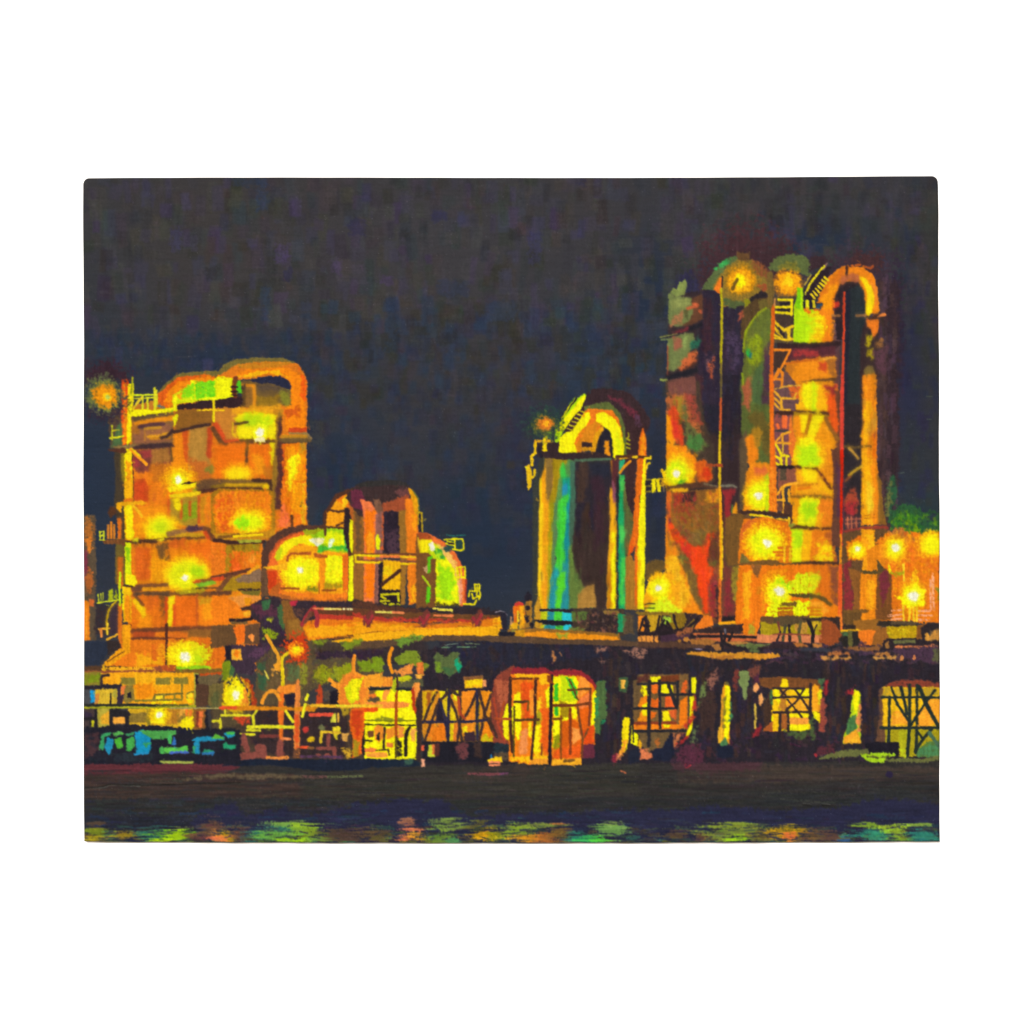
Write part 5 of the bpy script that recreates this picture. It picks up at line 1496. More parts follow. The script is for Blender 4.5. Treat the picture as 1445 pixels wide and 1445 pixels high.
part('painted_pipe', 'tall hooped orange pipe at the right beside the red pole')
HP = CUR
tile(1090, 330)
P('2c3336', 600, 500, 640, 440, 720, 420, 770, 520, 785, 720, 740, 900, 740, 1445, 600, 1445, w=1)
P('33262b', 510, 440, 590, 400, 700, 410, 720, 440, 640, 470, 610, 520, 585, 640, 580, 900, 540, 900, w=1)
P('272633', 612, 520, 650, 480, 640, 900, 620, 1445, 600, 1445)
P('3d2b2c', 740, 900, 780, 760, 830, 720, 890, 700, 880, 1100, 870, 1445, 740, 1445, w=1)
P('f0861c', 380, 580, 420, 470, 480, 370, 560, 300, 615, 285, 760, 300, 840, 360, 880, 480, 890, 650, 870, 690, 850, 680, 790, 700, 785, 600, 760, 480, 715, 405, 640, 400, 560, 430, 520, 520, 500, 640, 500, 700, 420, 700, 340, 620, w=1.5)
P('d87020', 380, 580, 430, 470, 500, 380, 560, 320, 600, 300, 600, 350, 520, 440, 460, 560, d=0.3)
P('f89a18', 400, 560, 480, 440, 540, 430, 500, 560, 490, 640, 420, 640, s=2)
P('b8643c', 560, 390, 640, 350, 730, 360, 720, 410, 640, 400, 560, 430, d=0.15)
L('3a2426', 3.4, 620, 290, 625, 320, 618, 350)
P('ffe00c', 730, 370, 770, 390, 830, 460, 850, 540, 850, 600, 820, 690, 790, 690, 790, 600, 800, 520, 770, 440, w=1)
P('e8842c', 820, 400, 870, 460, 885, 640, 860, 640, 855, 520, s=1)
L('a85028', 3, 640, 285, 720, 270, 820, 300, 845, 280, d=0.3)
L('a87040', 4, 705, 702, 780, 700)
L('a87040', 3, 500, 700, 565, 700)
L('e8843c', 4, 850, 710, 945, 690)
L('3a2628', 4, 800, 712, 830, 730, 890, 690)
P('d8402c', 512, 590, 555, 585, 560, 625, 510, 630)
P('ee7c24', 790, 745, 885, 740, 885, 830, 845, 880, 830, 820, 800, 790)
P('c0a81c', 785, 860, 830, 850, 835, 920, 810, 960, 785, 960, w=1.5, d=0.1)
P('8a5c34', 860, 900, 920, 900, 920, 980, 870, 990, d=0.25)
P('a8921c', 800, 990, 840, 980, 850, 1060, 830, 1075, 805, 1040, d=0.1)
B('2c242c', 815, 840, 18, 28)
P('5c3a44', 850, 1000, 960, 960, 950, 1200, 880, 1150, d=0.3)
P('7a6434', 770, 1160, 800, 1130, 840, 1135, 860, 1220, 790, 1230, w=0.8)
P('f0821c', 765, 1230, 800, 1200, 860, 1220, 870, 1445, 755, 1445, w=1)
tile(1090, 530)
P('322a2e', 600, 250, 750, 250, 750, 600, 745, 1200, 590, 1200, 600, 700, w=1)
P('f08a1c', 760, 0, 865, 0, 875, 440, 870, 700, 890, 900, 900, 1260, 745, 1270, 750, 900, 755, 400, w=1)
P('ffb018', 775, 230, 830, 225, 830, 420, 800, 480, 800, 640, 820, 800, 840, 1260, 760, 1260, 755, 800, 765, 400, s=2)
P('e07018', 830, 480, 870, 500, 875, 740, 850, 700, s=1)
P('c88a2c', 850, 300, 875, 320, 860, 460, 815, 520, 800, 470, d=0.2)
P('8a6028', 880, 840, 910, 900, 930, 1150, 960, 1260, 890, 1260, 895, 1000, w=1)
P('f8cc28', 790, 900, 840, 940, 840, 1160, 790, 1170, s=2)
L('a85a1c', 1.6, 770, 1190, 860, 1180)
L('a85a1c', 1.6, 770, 1215, 870, 1205)
L('6a5028', 4, 590, 606, 700, 612, 760, 606, 820, 602)
L('d8a03c', 3.6, 640, 620, 680, 660, 720, 708)
L('d8a828', 3.6, 640, 850, 690, 810, 750, 770)
L('8a4a2c', 3.4, 605, 900, 650, 860)
P('6a4030', 490, 630, 540, 620, 560, 720, 560, 1445, 500, 1445, 520, 800, w=1)
P('5a3440', 530, 720, 600, 860, 600, 1200, 540, 1200, d=0.2)
P('a84830', 620, 1000, 690, 950, 720, 1060, 710, 1180, 640, 1180, 600, 1110, d=0.3)
P('a83034', 600, 1100, 700, 1080, 690, 1190, 610, 1180, d=0.3)
P('5a3438', 605, 1200, 735, 1195, 735, 1310, 605, 1320, d=0.2)
L('c8704c', 1.6, 612, 1225, 735, 1215, d=0.15)
L('c8704c', 1.6, 612, 1262, 735, 1250, d=0.15)
for x in (630, 662, 700):
    L('c8704c', 1.8, x, 1205, x + 3, 1305, d=0.1)
P('9a3c30', 590, 1320, 760, 1290, 960, 1275, 970, 1300, 880, 1335, 740, 1310, 620, 1335)
D(110, 755, 0, 870, 1260, ln=(5, 14), wd=(1.6, 3), ang=88, da=8, jit=0.05, a=0.5, shift=2)

resume(POLE)
red_pole()
melt(HP, 1.2, 3.0, 0.5)
part('painted_plant', 'orange lit buildings and lamps at the right edge under a green glow')
RB = CUR
tile(1090, 530)
P('2f5a3a', 960, 1200, 970, 960, 1010, 840, 1035, 900, 1050, 1020, 1000, 1120, 990, 1200, d=0.1)
P('6a6a3a', 950, 1200, 970, 1000, 1000, 900, 1000, 1050, 970, 1200, d=0.25)
P('2f5c34', 980, 1200, 1050, 1110, 1180, 1100, 1270, 1170, 1290, 1230, 1445, 1220, 1445, 1330, 1200, 1360, 1000, 1300, w=3)
P('3a7628', 1020, 1190, 1170, 1160, 1230, 1260, 1180, 1320, 1040, 1280, d=0.15, w=3)
P('6a9018', 1080, 1280, 1130, 1220, 1200, 1260, 1240, 1320, 1140, 1370, w=3)
D(90, 1000, 1130, 1420, 1340, ln=(4, 10), wd=(2, 5), ang=60, da=60, jit=0.05, a=0.6, pal=['35702a', '2b5a32', '4c7f20', '2a4c38', '5f8a1c'])
tile(1090, 710)
P('6a4a2c', 590, 260, 760, 230, 960, 220, 1000, 520, 1000, 1000, 590, 1010, w=1)
P('e87a1c', 880, 330, 960, 260, 1100, 240, 1250, 260, 1420, 250, 1420, 1010, 880, 1000, w=3)
P('b06a30', 960, 240, 1060, 210, 1180, 280, 1240, 330, 1140, 330, 1000, 300, w=2, d=0.1)
D(220, 900, 260, 1415, 960, ln=(5, 12), wd=(2, 5), ang=70, da=50, jit=0.05, a=0.55, pal=['f08a18', 'e8741c', 'd8681e', 'ff9a18', 'e06820', 'f0a01c'])
P('e07018', 620, 330, 740, 280, 760, 380, 740, 480, 640, 480, w=2)
P('f8a01c', 750, 230, 860, 230, 850, 390, 800, 400, 800, 560, 760, 560, 760, 400, w=1.2)
P('ffb81c', 800, 280, 850, 260, 850, 380, 810, 390, d=0.2)
P('e8861c', 790, 400, 900, 350, 940, 400, 950, 540, 900, 560, 800, 570, w=2)
P('8a3034', 600, 520, 660, 500, 640, 620, 690, 760, 670, 900, 600, 900, d=0.12, w=1.5)
P('8f5a2a', 640, 560, 750, 580, 740, 900, 680, 900, 690, 760, w=1.5)
P('f08a1c', 745, 600, 885, 600, 880, 980, 735, 990, w=1)
P('ffa81c', 790, 640, 850, 650, 850, 900, 790, 900, s=2, d=0.1)
P('5a4a28', 745, 570, 880, 580, 890, 600, 760, 590)
P('7a4a24', 880, 620, 920, 560, 960, 560, 1000, 620, 1000, 980, 870, 990, w=1)
P('7a3038', 895, 640, 940, 560, 985, 600, 970, 720, 920, 870, 910, 760, d=0.12)
P('5c4a2a', 880, 480, 910, 530, 940, 560, 890, 590)
G(1030, 390, ('f8a01c', (130, 140)), ('ffc814', (90, 100)), ('ffe80a', (70, 75)))
G(1340, 350, ('f8a818', (140, 130)), ('ffd410', (100, 100)), ('f4ee0a', (70, 80)))
G(1180, 780, ('f89a1c', (130, 160)), ('ffe00a', (100, 90)))
G(710, 400, ('f8a01c', (90, 90)), ('ffe20a', (68, 70)))
P('fff00a', 1050, 790, 1110, 780, 1120, 700, 1160, 740, 1220, 640, 1230, 740, 1280, 740, 1250, 800, 1280, 830, 1220, 890, 1110, 860, w=2, d=0.05)
R('f8b418', 1180, 560, 1215, 660, d=0.2)
for a in ((1005, 912, 1080, 908), (1230, 915, 1330, 912), (970, 952, 1090, 945), (1235, 950, 1340, 950), (1000, 985, 1090, 980), (1230, 990, 1330, 990), (1350, 600, 1360, 900), (1330, 650, 1335, 900)):
    L('f0a478', 3, *a, d=0.35)
for a in ((1100, 870, 1105, 1000), (1155, 890, 1150, 1000), (1185, 880, 1190, 1000), (1215, 890, 1215, 1000), (1103, 520, 1105, 660)):
    L('f8cc28', 3, *a)
P('a8a01c', 980, 590, 1110, 580, 1100, 610, 990, 605, d=0.3)
P('f4e410', 975, 520, 1000, 570, 985, 590)
P('8a8a2c', 1390, 730, 1412, 720, 1412, 830, 1390, 830, d=0.2)
lamp(712, 390, 28, ('fff040', 44), label='small white lamp between the red pole and the hooped pipe', parent=RB, ry=26)
lamp(1035, 375, 42, ('fff040', 62), label='white lamp under the green glow', parent=RB, ry=44)
lamp(1188, 790, 54, ('fff040', 76), label='star shaped white lamp at the lower right', parent=RB, ry=56)
P('7a5428', 590, 910, 800, 905, 790, 925, 600, 925)
P('6a4a26', 600, 930, 740, 930, 730, 1050, 600, 1050, w=1.5)
P('9a6428', 680, 1000, 900, 985, 920, 1040, 860, 1090, 700, 1060)
P('3a2c26', 590, 1030, 700, 1040, 690, 1065, 590, 1060)
P('3a3028', 900, 1000, 1000, 1000, 1215, 1030, 1215, 1045, 1000, 1040, 880, 1035)
P('5c4a34', 1000, 1000, 1210, 1015, 1200, 1035, 1000, 1020)
P('c09a18', 960, 1050, 1210, 1045, 1240, 1080, 1230, 1150, 960, 1150, w=1)
D(40, 970, 1050, 1220, 1140, ln=(3, 7), wd=(1.4, 2.4), ang=30, da=40, jit=0.06, a=0.7, pal=['d8b41c', 'c8a018', 'e8d020', 'a88a1c'])
P('9a602a', 860, 1070, 960, 1050, 970, 1140, 920, 1240, 830, 1240, w=1.5)
P('f07c24', 720, 1080, 860, 1075, 840, 1150, 830, 1200, 725, 1200, w=1.2)

# lattice stair in front of the columns
part('painted_stair', 'yellow lattice stair climbing between the two right columns')
ST = CUR
tile(1090, 330)
P('5a4a34', 0, 540, 170, 540, 165, 930, 0, 930, w=0.8)
P('2c242a', 50, 590, 140, 590, 140, 610, 60, 612)
P('2c242a', 40, 640, 150, 640, 150, 660, 30, 660)
tile(900, 330)
P('4a3830', 1150, 700, 1310, 690, 1310, 800, 1200, 800)
P('4a342c', 1150, 980, 1280, 990, 1210, 1150, 1150, 1160)
P('6a4a48', 1150, 1180, 1260, 1180, 1330, 1280, 1360, 1445, 1150, 1445, w=1.2)
P('d8642c', 1290, 1320, 1370, 1290, 1350, 1400, 1290, 1380, d=0.1)
for a in ((1190, 565, 1305, 570), (1160, 628, 1300, 630), (1160, 672, 1300, 682), (1300, 570, 1298, 690)):
    L('f0dc18', 3.4, *a)
for a in ((1140, 740, 1240, 830), (1150, 800, 1220, 880), (1240, 820, 1310, 790), (1145, 890, 1260, 905, 1310, 900), (1260, 830, 1290, 900), (1280, 810, 1270, 900), (1150, 860, 1200, 890)):
    L('e8c020', 3.4, *a)
P('30242c', 1190, 800, 1235, 850, 1240, 880, 1200, 850)
for a in ((1150, 990, 1290, 992, 1240, 1090, 1160, 1230), (1150, 1240, 1190, 1150, 1220, 1190), (1220, 1180, 1215, 1300), (1140, 1230, 1200, 1240)):
    L('ee8424', 3.4, *a)
L('e0a83c', 2.4, 1150, 1325, 1250, 1300, 1370, 1292, d=0.2)
for a in ((1160, 1340, 1210, 1400, 1320, 1400), (1150, 1400, 1210, 1445), (1330, 1380, 1300, 1405)):
    L('e8902c', 3, *a)
tile(900, 530)
P('6a4a4c', 1150, 120, 1300, 120, 1330, 300, 1150, 300, w=1)
P('8f4a48', 1150, 340, 1290, 340, 1290, 460, 1150, 460, d=0.1)
P('7a4a50', 1150, 480, 1290, 500, 1290, 780, 1150, 780, w=1)
P('8a5040', 1190, 790, 1330, 800, 1340, 900, 1230, 930, 1190, 1060, w=1)
R('5a4a38', 1205, 790, 1250, 890)
P('d8602c', 1280, 110, 1370, 100, 1350, 220, 1290, 180, d=0.1)
P('e8742c', 1290, 350, 1330, 560, 1300, 700, 1270, 620, w=1)
for a in ((1155, 140, 1210, 195, 1330, 200), (1210, 200, 1215, 290), (1150, 190, 1200, 240), (1155, 240, 1200, 290, 1280, 295), (1320, 190, 1340, 150)):
    L('e8a830', 3, *a)
for a in ((1225, 350, 1230, 440), (1250, 350, 1250, 440), (1180, 420, 1190, 450)):
    L('f06838', 4, *a)
for a in ((1155, 575, 1220, 500, 1285, 480), (1150, 575, 1285, 578), (1220, 510, 1222, 575)):
    L('f0a42c', 3, *a)
for a in ((1165, 590, 1215, 680, 1270, 685), (1155, 680, 1205, 710), (1160, 740, 1210, 775), (1210, 690, 1212, 780), (1255, 700, 1250, 780)):
    L('f0dc18', 3.4, *a)
L('e8c42c', 2, 1222, 590, 1222, 660, d=0.3)
P('4a2a22', 1165, 310, 1300, 310, 1310, 330, 1210, 335)
P('2c2226', 1180, 770, 1320, 775, 1300, 795, 1190, 790)
C('f8a82c', 3.6, 1180, 1010, 1220, 950, 1280, 925, 1360, 912)
for a in ((1225, 950, 1232, 1060, 1225, 1180), (1275, 970, 1280, 1070), (1120, 1060, 1230, 1058)):
    L('f0a828', 3.4, *a)
R('6a4434', 1130, 1080, 1220, 1150)
P('5c3a2c', 1240, 1080, 1300, 1110, 1300, 1260, 1270, 1180, 1235, 1180, w=1)
L('f4d020', 3, 1275, 1185, 1275, 1260)
part('upright', 'thick orange upright post at the left of the lattice stair', ST)
tile(900, 330)
P('d8621e', 1130, 640, 1155, 600, 1150, 800, 1140, 1100, 1145, 1445, 1115, 1445, 1120, 1000, w=0.7)
L('c8884c', 2, 1158, 560, 1154, 620)
tile(900, 530)
P('ee701c', 1115, 0, 1140, 0, 1145, 500, 1165, 820, 1170, 1150, 1115, 1150, 1118, 600, w=0.7)
P('f88a24', 1120, 780, 1160, 800, 1165, 1140, 1120, 1140, s=2, d=0.1)
part('platform', 'dark ring platforms with yellow rails at the foot of the lattice stair', ST)
P('4a3028', 840, 1160, 960, 1145, 1120, 1160, 1280, 1180, 1290, 1200, 1120, 1185, 940, 1175, 850, 1175)
L('f4cc1c', 3, 950, 1180, 1050, 1190, 1120, 1208)
L('f4b82c', 2.4, 1130, 1200, 1160, 1230, 1175, 1258)
L('f0b41c', 2.6, 1175, 1215, 1270, 1230)
P('8a8a34', 1225, 1280, 1310, 1260, 1320, 1270, 1260, 1300)
tile(900, 710)
P('e8781c', 850, 220, 900, 140, 1060, 120, 1260, 160, 1290, 240, 1290, 510, 840, 510, 860, 320, w=1.2)
P('d8662c', 880, 200, 960, 150, 1020, 160, 930, 220, 900, 300, 860, 320, d=0.2, s=2)
P('7a5428', 740, 130, 860, 90, 900, 120, 850, 260, 840, 520, 750, 520, w=1.2)
G(1075, 340, ('ff9a18', (210, 200)), ('ffc010', (180, 170)), ('fff000', (150, 145)), ('e4f20a', (110, 105)))
D(90, 900, 190, 1250, 490, ln=(4, 8), wd=(1.4, 2.4), ang=45, da=60, jit=0.05, a=0.5, shift=4)
lamp(1092, 338, 42, ('f0f840', 66), label='large white lamp on the round drum below the stair', parent=ST, ry=42)
for a in ((1150, 415, 1290, 412), (1190, 380, 1290, 378), (1170, 440, 1290, 445), (1190, 490, 1290, 490)):
    L('d8741c', 3.4, *a)
for a in ((1240, 375, 1238, 490), (1285, 380, 1285, 490)):
    L('f4c020', 3, *a)
P('7a5428', 860, 500, 980, 500, 1100, 480, 1180, 490, 1200, 510, 1290, 515, 1200, 525, 1000, 530, 870, 520, w=0.8)
P('7a6a34', 880, 430, 930, 480, 940, 500, 860, 500)
P('ee7a1a', 850, 530, 1445, 530, 1445, 960, 1030, 980, 1000, 1100, 880, 1100, 830, 1000, 830, 700, w=1.2)
P('8a5a30', 960, 530, 1040, 530, 1010, 630, 985, 600)
P('ffa81c', 890, 590, 960, 580, 940, 980, 890, 980, s=1)
P('8f7a2c', 800, 540, 850, 540, 845, 700, 820, 840, 790, 700, d=0.1)
P('d8801c', 1000, 720, 1050, 700, 1060, 760, 1010, 760, d=0.1)
P('f09018', 1040, 640, 1120, 570, 1260, 560, 1200, 640, 1100, 760, 1050, 960, s=2, d=0.15)
G(1190, 760, ('ffc810', (130, 160)), ('fff008', (105, 130)), ('d4f00c', (80, 100)))
B('98e018', 1230, 700, 60, 50, h=1.5)
P('e8f00a', 1060, 960, 1100, 880, 1180, 830, 1445, 830, 1445, 970, w=2, d=0.1)
P('d8e018', 1290, 690, 1340, 610, 1445, 590, 1445, 760, 1300, 770, w=2, d=0.1)
P('5a4a24', 1275, 765, 1340, 775, 1445, 770, 1445, 795, 1340, 795)
P('7a5a24', 1200, 860, 1240, 845, 1345, 840, 1330, 870, 1210, 870)
for y in (890, 920, 945):
    L('b86a1c', 4, 1190, y + 4, 1300, y)
lamp(1195, 750, 50, ('f0f840', 74), label='large white lamp under the drum near the dark catwalk', parent=ST, ry=46)
tile(1090, 710)
part('upper_stair', 'short dark stair with yellow treads below the hooped pipe', ST)
tile(1090, 330)
P('33252c', 250, 520, 330, 370, 420, 280, 480, 290, 460, 380, 360, 560, 300, 590, w=1)
L('8a6a60', 2.4, 420, 310, 455, 255)
L('f0dc20', 3, 360, 365, 400, 310, 430, 280)
L('f0d81c', 3, 285, 490, 310, 430, 350, 380)
L('c8a83c', 2, 265, 440, 320, 355)
L('e8d83c', 2, 275, 500, 272, 520)
for i in range(7):
    L('f0d020', 2.8, 320 + i * 19, 520 - i * 24, 350 + i * 19, 556 - i * 26)
P('2a2530', 250, 590, 300, 570, 420, 600, 400, 650, 260, 650, d=0.05)
P('2c4a60', 350, 610, 410, 600, 400, 640, 360, 640, d=0.2)
L('e8e020', 5, 285, 580, 290, 640)
L('e0c820', 4, 340, 580, 345, 625)
P('f07c1c', 250, 640, 400, 655, 350, 670, 260, 668, d=0.4)
L('b8e010', 3, 240, 480, 242, 640)
# ------------------------------------------------------------------ dark lower storey: deck edge, hall and openings
tile(0, 0, 1)
part('painted_hall', 'long dark brick hall front with lit openings under the towers')
HALL = CUR
P('2f2830', 596, 918, 700, 902, 900, 908, 1326, 912, 1326, 1066, 1240, 1072, 600, 1078, w=2)
P('2b2a3a', 620, 905, 860, 905, 860, 925, 700, 940, 640, 940, s=3, w=2)
D(800, 600, 905, 1322, 1070, ln=(6, 18), wd=(3, 8), ang=88, da=20, jit=0.04, a=0.5,
  pal=['2c2636', '382a2c', '3c2c34', '2b2a3c', '43302f', '302a30', '2a2430', '46302f'])
D(140, 1060, 905, 1322, 935, ln=(6, 16), wd=(2, 6), ang=5, da=20, jit=0.04, a=0.6, pal=['4a3444', '52384a', '3c2c36', '43303c', '5a3c40'])
D(120, 930, 1030, 1280, 1072, ln=(6, 16), wd=(2, 6), ang=20, da=30, jit=0.04, a=0.6, pal=['43303c', '4c2e3c', '3a2836', '382a40', '552c3a'])
for x0, x1 in ((852, 876), (983, 1005), (1035, 1062), (1165, 1190), (1215, 1242)):
    D(40, x0, 935, x1, 1062, ln=(10, 26), wd=(3, 7), ang=90, da=4, jit=0.04, a=0.6, pal=['43302c', '392a2a', '2d2a3a', '4c342c', '302838'])
# canopy edge / deck beam
part('painted_deck', 'long dark deck with catwalks and brown edge above the hall front')
DECK = CUR
tile(720, 710)
P('4a3a2e', 540, 895, 960, 900, 960, 1120, 540, 1110, w=1)
P('3a2c2c', 700, 900, 920, 930, 920, 1110, 620, 1110, s=3)
P('5c7034', 525, 925, 650, 920, 640, 980, 560, 1000, 525, 985)
P('6a7434', 520, 1055, 640, 1060, 600, 1090, 520, 1090)
P('8a6a34', 790, 912, 920, 918, 915, 945, 800, 935)
D(70, 560, 930, 900, 1100, ln=(3, 8), wd=(1.5, 3.5), ang=80, da=40, jit=0.05, a=0.6, pal=['7a4c40', '4c342e', '8f6048', '3a2a2e', '5c4030', '6a4038'])
P('24905a', 918, 940, 965, 945, 960, 1085, 918, 1090, w=1)
P('4c7040', 962, 950, 1000, 960, 1000, 1085, 960, 1085, w=1)
P('5c4a34', 1000, 930, 1040, 940, 1040, 1100, 960, 1105, s=2)
tile(720, 710)
P('96662a', -20, 1070, 200, 1060, 520, 1080, 920, 1110, 930, 1160, 500, 1150, 0, 1130, w=1)
P('f0921c', 40, 1100, 270, 1090, 520, 1105, 900, 1135, 920, 1160, 540, 1150, 280, 1135, 60, 1120, w=1)
P('9a9a2c', 390, 1105, 490, 1100, 480, 1140, 400, 1140, d=0.1)
P('8a7a34', 0, 1070, 120, 1065, 120, 1095, 0, 1095, d=0.1)
P('5f4632', -60, 1125, 200, 1135, 500, 1160, 940, 1165, 1445, 1190, 1445, 1215, 900, 1205, 500, 1190, -60, 1180, w=1)
P('2a2834', -20, 1095, 35, 1098, 40, 1125, -20, 1120)
tile(500, 880)
P('5f4632', 0, 160, 300, 135, 700, 95, 1000, 90, 1445, 110, 1445, 150, 1100, 140, 600, 140, 300, 185, 0, 210, w=1)
P('fbb01a', 0, 90, 400, 60, 800, 40, 1150, 20, 1230, 30, 1240, 70, 1100, 95, 700, 90, 300, 120, 0, 130, w=1)
P('e0a01a', 1150, 50, 1220, 40, 1220, 95, 1150, 90)
P('24222e', 1235, 70, 1290, 68, 1360, 80, 1355, 98, 1240, 98)
P('c88a1c', 1365, 60, 1445, 50, 1445, 105, 1365, 95)
P('6a8a30', 340, 130, 500, 105, 600, 110, 520, 160, 400, 190, d=0.15, w=2)
P('7a8a24', 0, 130, 70, 130, 40, 180, 0, 190, d=0.15)
L('6a7a6a', 1.6, 770, 175, 880, 165, d=0.1)
L('5a7a5a', 1.6, 745, 200, 830, 192, d=0.1)
L('5a7a5a', 2, 880, 195, 1030, 192, d=0.25)
L('6a7a5a', 2, 950, 165, 1060, 172, d=0.25)
tile(900, 710)
P('3a2a2e', 0, 930, 400, 930, 550, 950, 480, 1060, 480, 1100, 1030, 1100, 1040, 970, 1445, 960, 1445, 1230, 0, 1230, w=1)
P('8a6a28', -20, 925, 380, 930, 390, 950, 0, 945)
P('5a3e30', 0, 1160, 180, 1170, 400, 1190, 560, 1200, 560, 1225, 300, 1220, 0, 1215, w=1.5)
P('4a3040', 200, 1100, 420, 1080, 440, 1160, 200, 1170, w=1.5)
P('f08a24', 0, 960, 50, 955, 45, 1080, 0, 1085)
P('c89a24', 80, 955, 190, 950, 180, 1060, 100, 1090, 100, 1010)
P('8a6a20', 280, 940, 400, 950, 390, 1050, 300, 1070, 250, 1040, w=1.5)
P('b0d838', 190, 980, 270, 960, 270, 1010, 210, 1030, d=0.3)
P('8a6a28', 400, 1060, 470, 980, 480, 1000, 450, 1070)
P('f07c24', 480, 1060, 560, 950, 620, 960, 630, 1030, 560, 1060, w=1)
for x in (10, 45, 80, 110, 150):
    P('e8943c', x - 10, 1130, x + 12, 1125, x + 16, 1170, x - 4, 1165)
for a in ((10, 1080, 40, 980), (50, 970, 90, 1080), (45, 1040, 100, 1040), (180, 960, 160, 1060), (220, 990, 180, 1080), (240, 1000, 290, 1080), (300, 950, 330, 1060), (0, 1100, 200, 1110)):
    L('2e2428', 3.4, *a)
L('2e2428', 4, 150, 1085, 210, 1030, 300, 1085, 420, 1055, 500, 985)
P('2e2428', 150, 1085, 420, 1078, 430, 1105, 160, 1110)
P('9a5a38', 310, 1090, 420, 1060, 480, 1060, 430, 1110, 330, 1130, d=0.2)
B('b87a34', 410, 1155, 26, 22)
B('a87030', 350, 1170, 16, 14)
P('3c2c2c', 500, 1075, 620, 1050, 800, 1040, 885, 1025, 885, 1085, 700, 1100, 500, 1100, w=0.8)
P('d8743c', 470, 1105, 1000, 1110, 1000, 1125, 480, 1125)
L('8a4434', 3, 500, 1118, 760, 1120)
P('c8683c', 480, 1140, 560, 1130, 1000, 1140, 1000, 1165, 560, 1165)
P('a86c34', 440, 1160, 560, 1150, 660, 1170, 600, 1200, 460, 1190)
P('a8703a', 620, 1200, 700, 1200, 715, 1240, 660, 1250)
P('bc8040', 740, 1180, 860, 1170, 940, 1185, 800, 1195)
for a in ((460, 1130, 760, 1128, 1000, 1135), (700, 1090, 715, 1250), (740, 1100, 730, 1160, 700, 1200), (800, 1100, 770, 1160), (720, 1180, 820, 1225, 940, 1230)):
    L('2c2428', 4, *a)
L('6a6670', 3, 735, 1070, 738, 1100)
P('707844', 820, 1200, 1000, 1190, 1120, 1190, 1000, 1225, 960, 1240, d=0.1)
P('5c6a3c', 940, 1220, 1020, 1200, 1020, 1260, 950, 1260, d=0.1)
P('d8902c', 410, 1270, 440, 1262, 700, 1270, 1180, 1280, 1190, 1300, 1030, 1320, 900, 1310, 700, 1320, 540, 1295, w=1.5)
P('a86a30', 600, 1290, 800, 1300, 680, 1335, d=0.3)
L('8f86a0', 2, 470, 1235, 540, 1238, d=0.4)
P('e8781c', 890, 1040, 1000, 990, 1030, 1000, 1000, 1110, 890, 1110)
P('b8a02c', 940, 1020, 980, 1010, 975, 1110, 940, 1110, d=0.1)
# catwalk trestle
P('a8901c', 1040, 1000, 1445, 990, 1445, 1110, 1040, 1110, w=1)
P('d88050', 1010, 1115, 1400, 1110, 1445, 1110, 1445, 1180, 1010, 1175, w=1)
P('6a4a2c', 1040, 970, 1445, 960, 1445, 1000, 1350, 1020, 1220, 1040, 1040, 1000)
tile(1090, 710)
P('a8901c', 0, 1000, 400, 1000, 410, 1110, 0, 1110, w=1)
P('d88050', 0, 1115, 410, 1115, 410, 1180, 0, 1175, w=1)
P('5c4a30', 0, 970, 250, 970, 350, 1000, 200, 1020, 100, 1050, 0, 1010, w=1)
P('3a2c28', 250, 980, 560, 965, 560, 1100, 420, 1000, w=1)
P('c8903a', 180, 1040, 290, 1010, 290, 1100, 190, 1100, d=0.1)
P('e0b02c', 330, 1010, 400, 1020, 350, 1090, d=0.2)
for a, c, w in (((40, 1010, 60, 1110), '7a3c34', 4), ((100, 1040, 80, 1170), '4c4a34', 6), ((60, 1090, 30, 1180), '3a2a2c', 5), ((135, 1040, 140, 1180), '33282a', 6), ((230, 1010, 215, 1100, 235, 1220), '5a5234', 7),
                ((300, 1000, 340, 1100, 330, 1220), '2c2428', 8), ((370, 1030, 330, 1110), '2c2428', 4), ((0, 1110, 300, 1112), '8a4434', 3), ((0, 1180, 180, 1185), '3c2a34', 5)):
    L(c, w * 0.62, *a)
P('9a4c28', 410, 990, 500, 1000, 560, 1090, 600, 1160, 480, 1200, 400, 1180, w=2)
P('b06a34', 180, 1190, 260, 1180, 290, 1220, 200, 1220, d=0.1)
P('b8743a', 340, 1195, 410, 1190, 400, 1230, 350, 1230, d=0.1)
P('2f2a26', 580, 1090, 720, 1080, 720, 1215, 600, 1215, 560, 1140, d=0.05)
P('4c6a40', 560, 1090, 640, 1090, 640, 1130, 590, 1130, d=0.1)
R('6a6434', 640, 1080, 665, 1220)
P('3a3a44', 240, 1230, 420, 1230, 480, 1240, 480, 1255, 240, 1250)
P('b06a3a', 460, 1265, 640, 1265, 640, 1285, 470, 1285, d=0.1)
P('c88a44', 410, 1300, 560, 1300, 660, 1310, 640, 1325, 500, 1320, 420, 1320, d=0.1)
P('c89048', 850, 1300, 1060, 1300, 1050, 1318, 860, 1318, d=0.15)
P('b8783c', 850, 1270, 990, 1270, 980, 1285, 860, 1285, d=0.15)
P('8a5a34', 600, 1225, 820, 1220, 920, 1215, 900, 1245, 700, 1245, d=0.1)
P('33282c', 930, 1170, 960, 1150, 1200, 1145, 1250, 1165, 1415, 1165, 1415, 1195, 1100, 1195, 1010, 1230, 930, 1240, w=1)
P('6a6a40', 1020, 1165, 1200, 1160, 1190, 1180, 1030, 1185)
P('9a6a38', 950, 1190, 975, 1170, 975, 1225, 955, 1225)
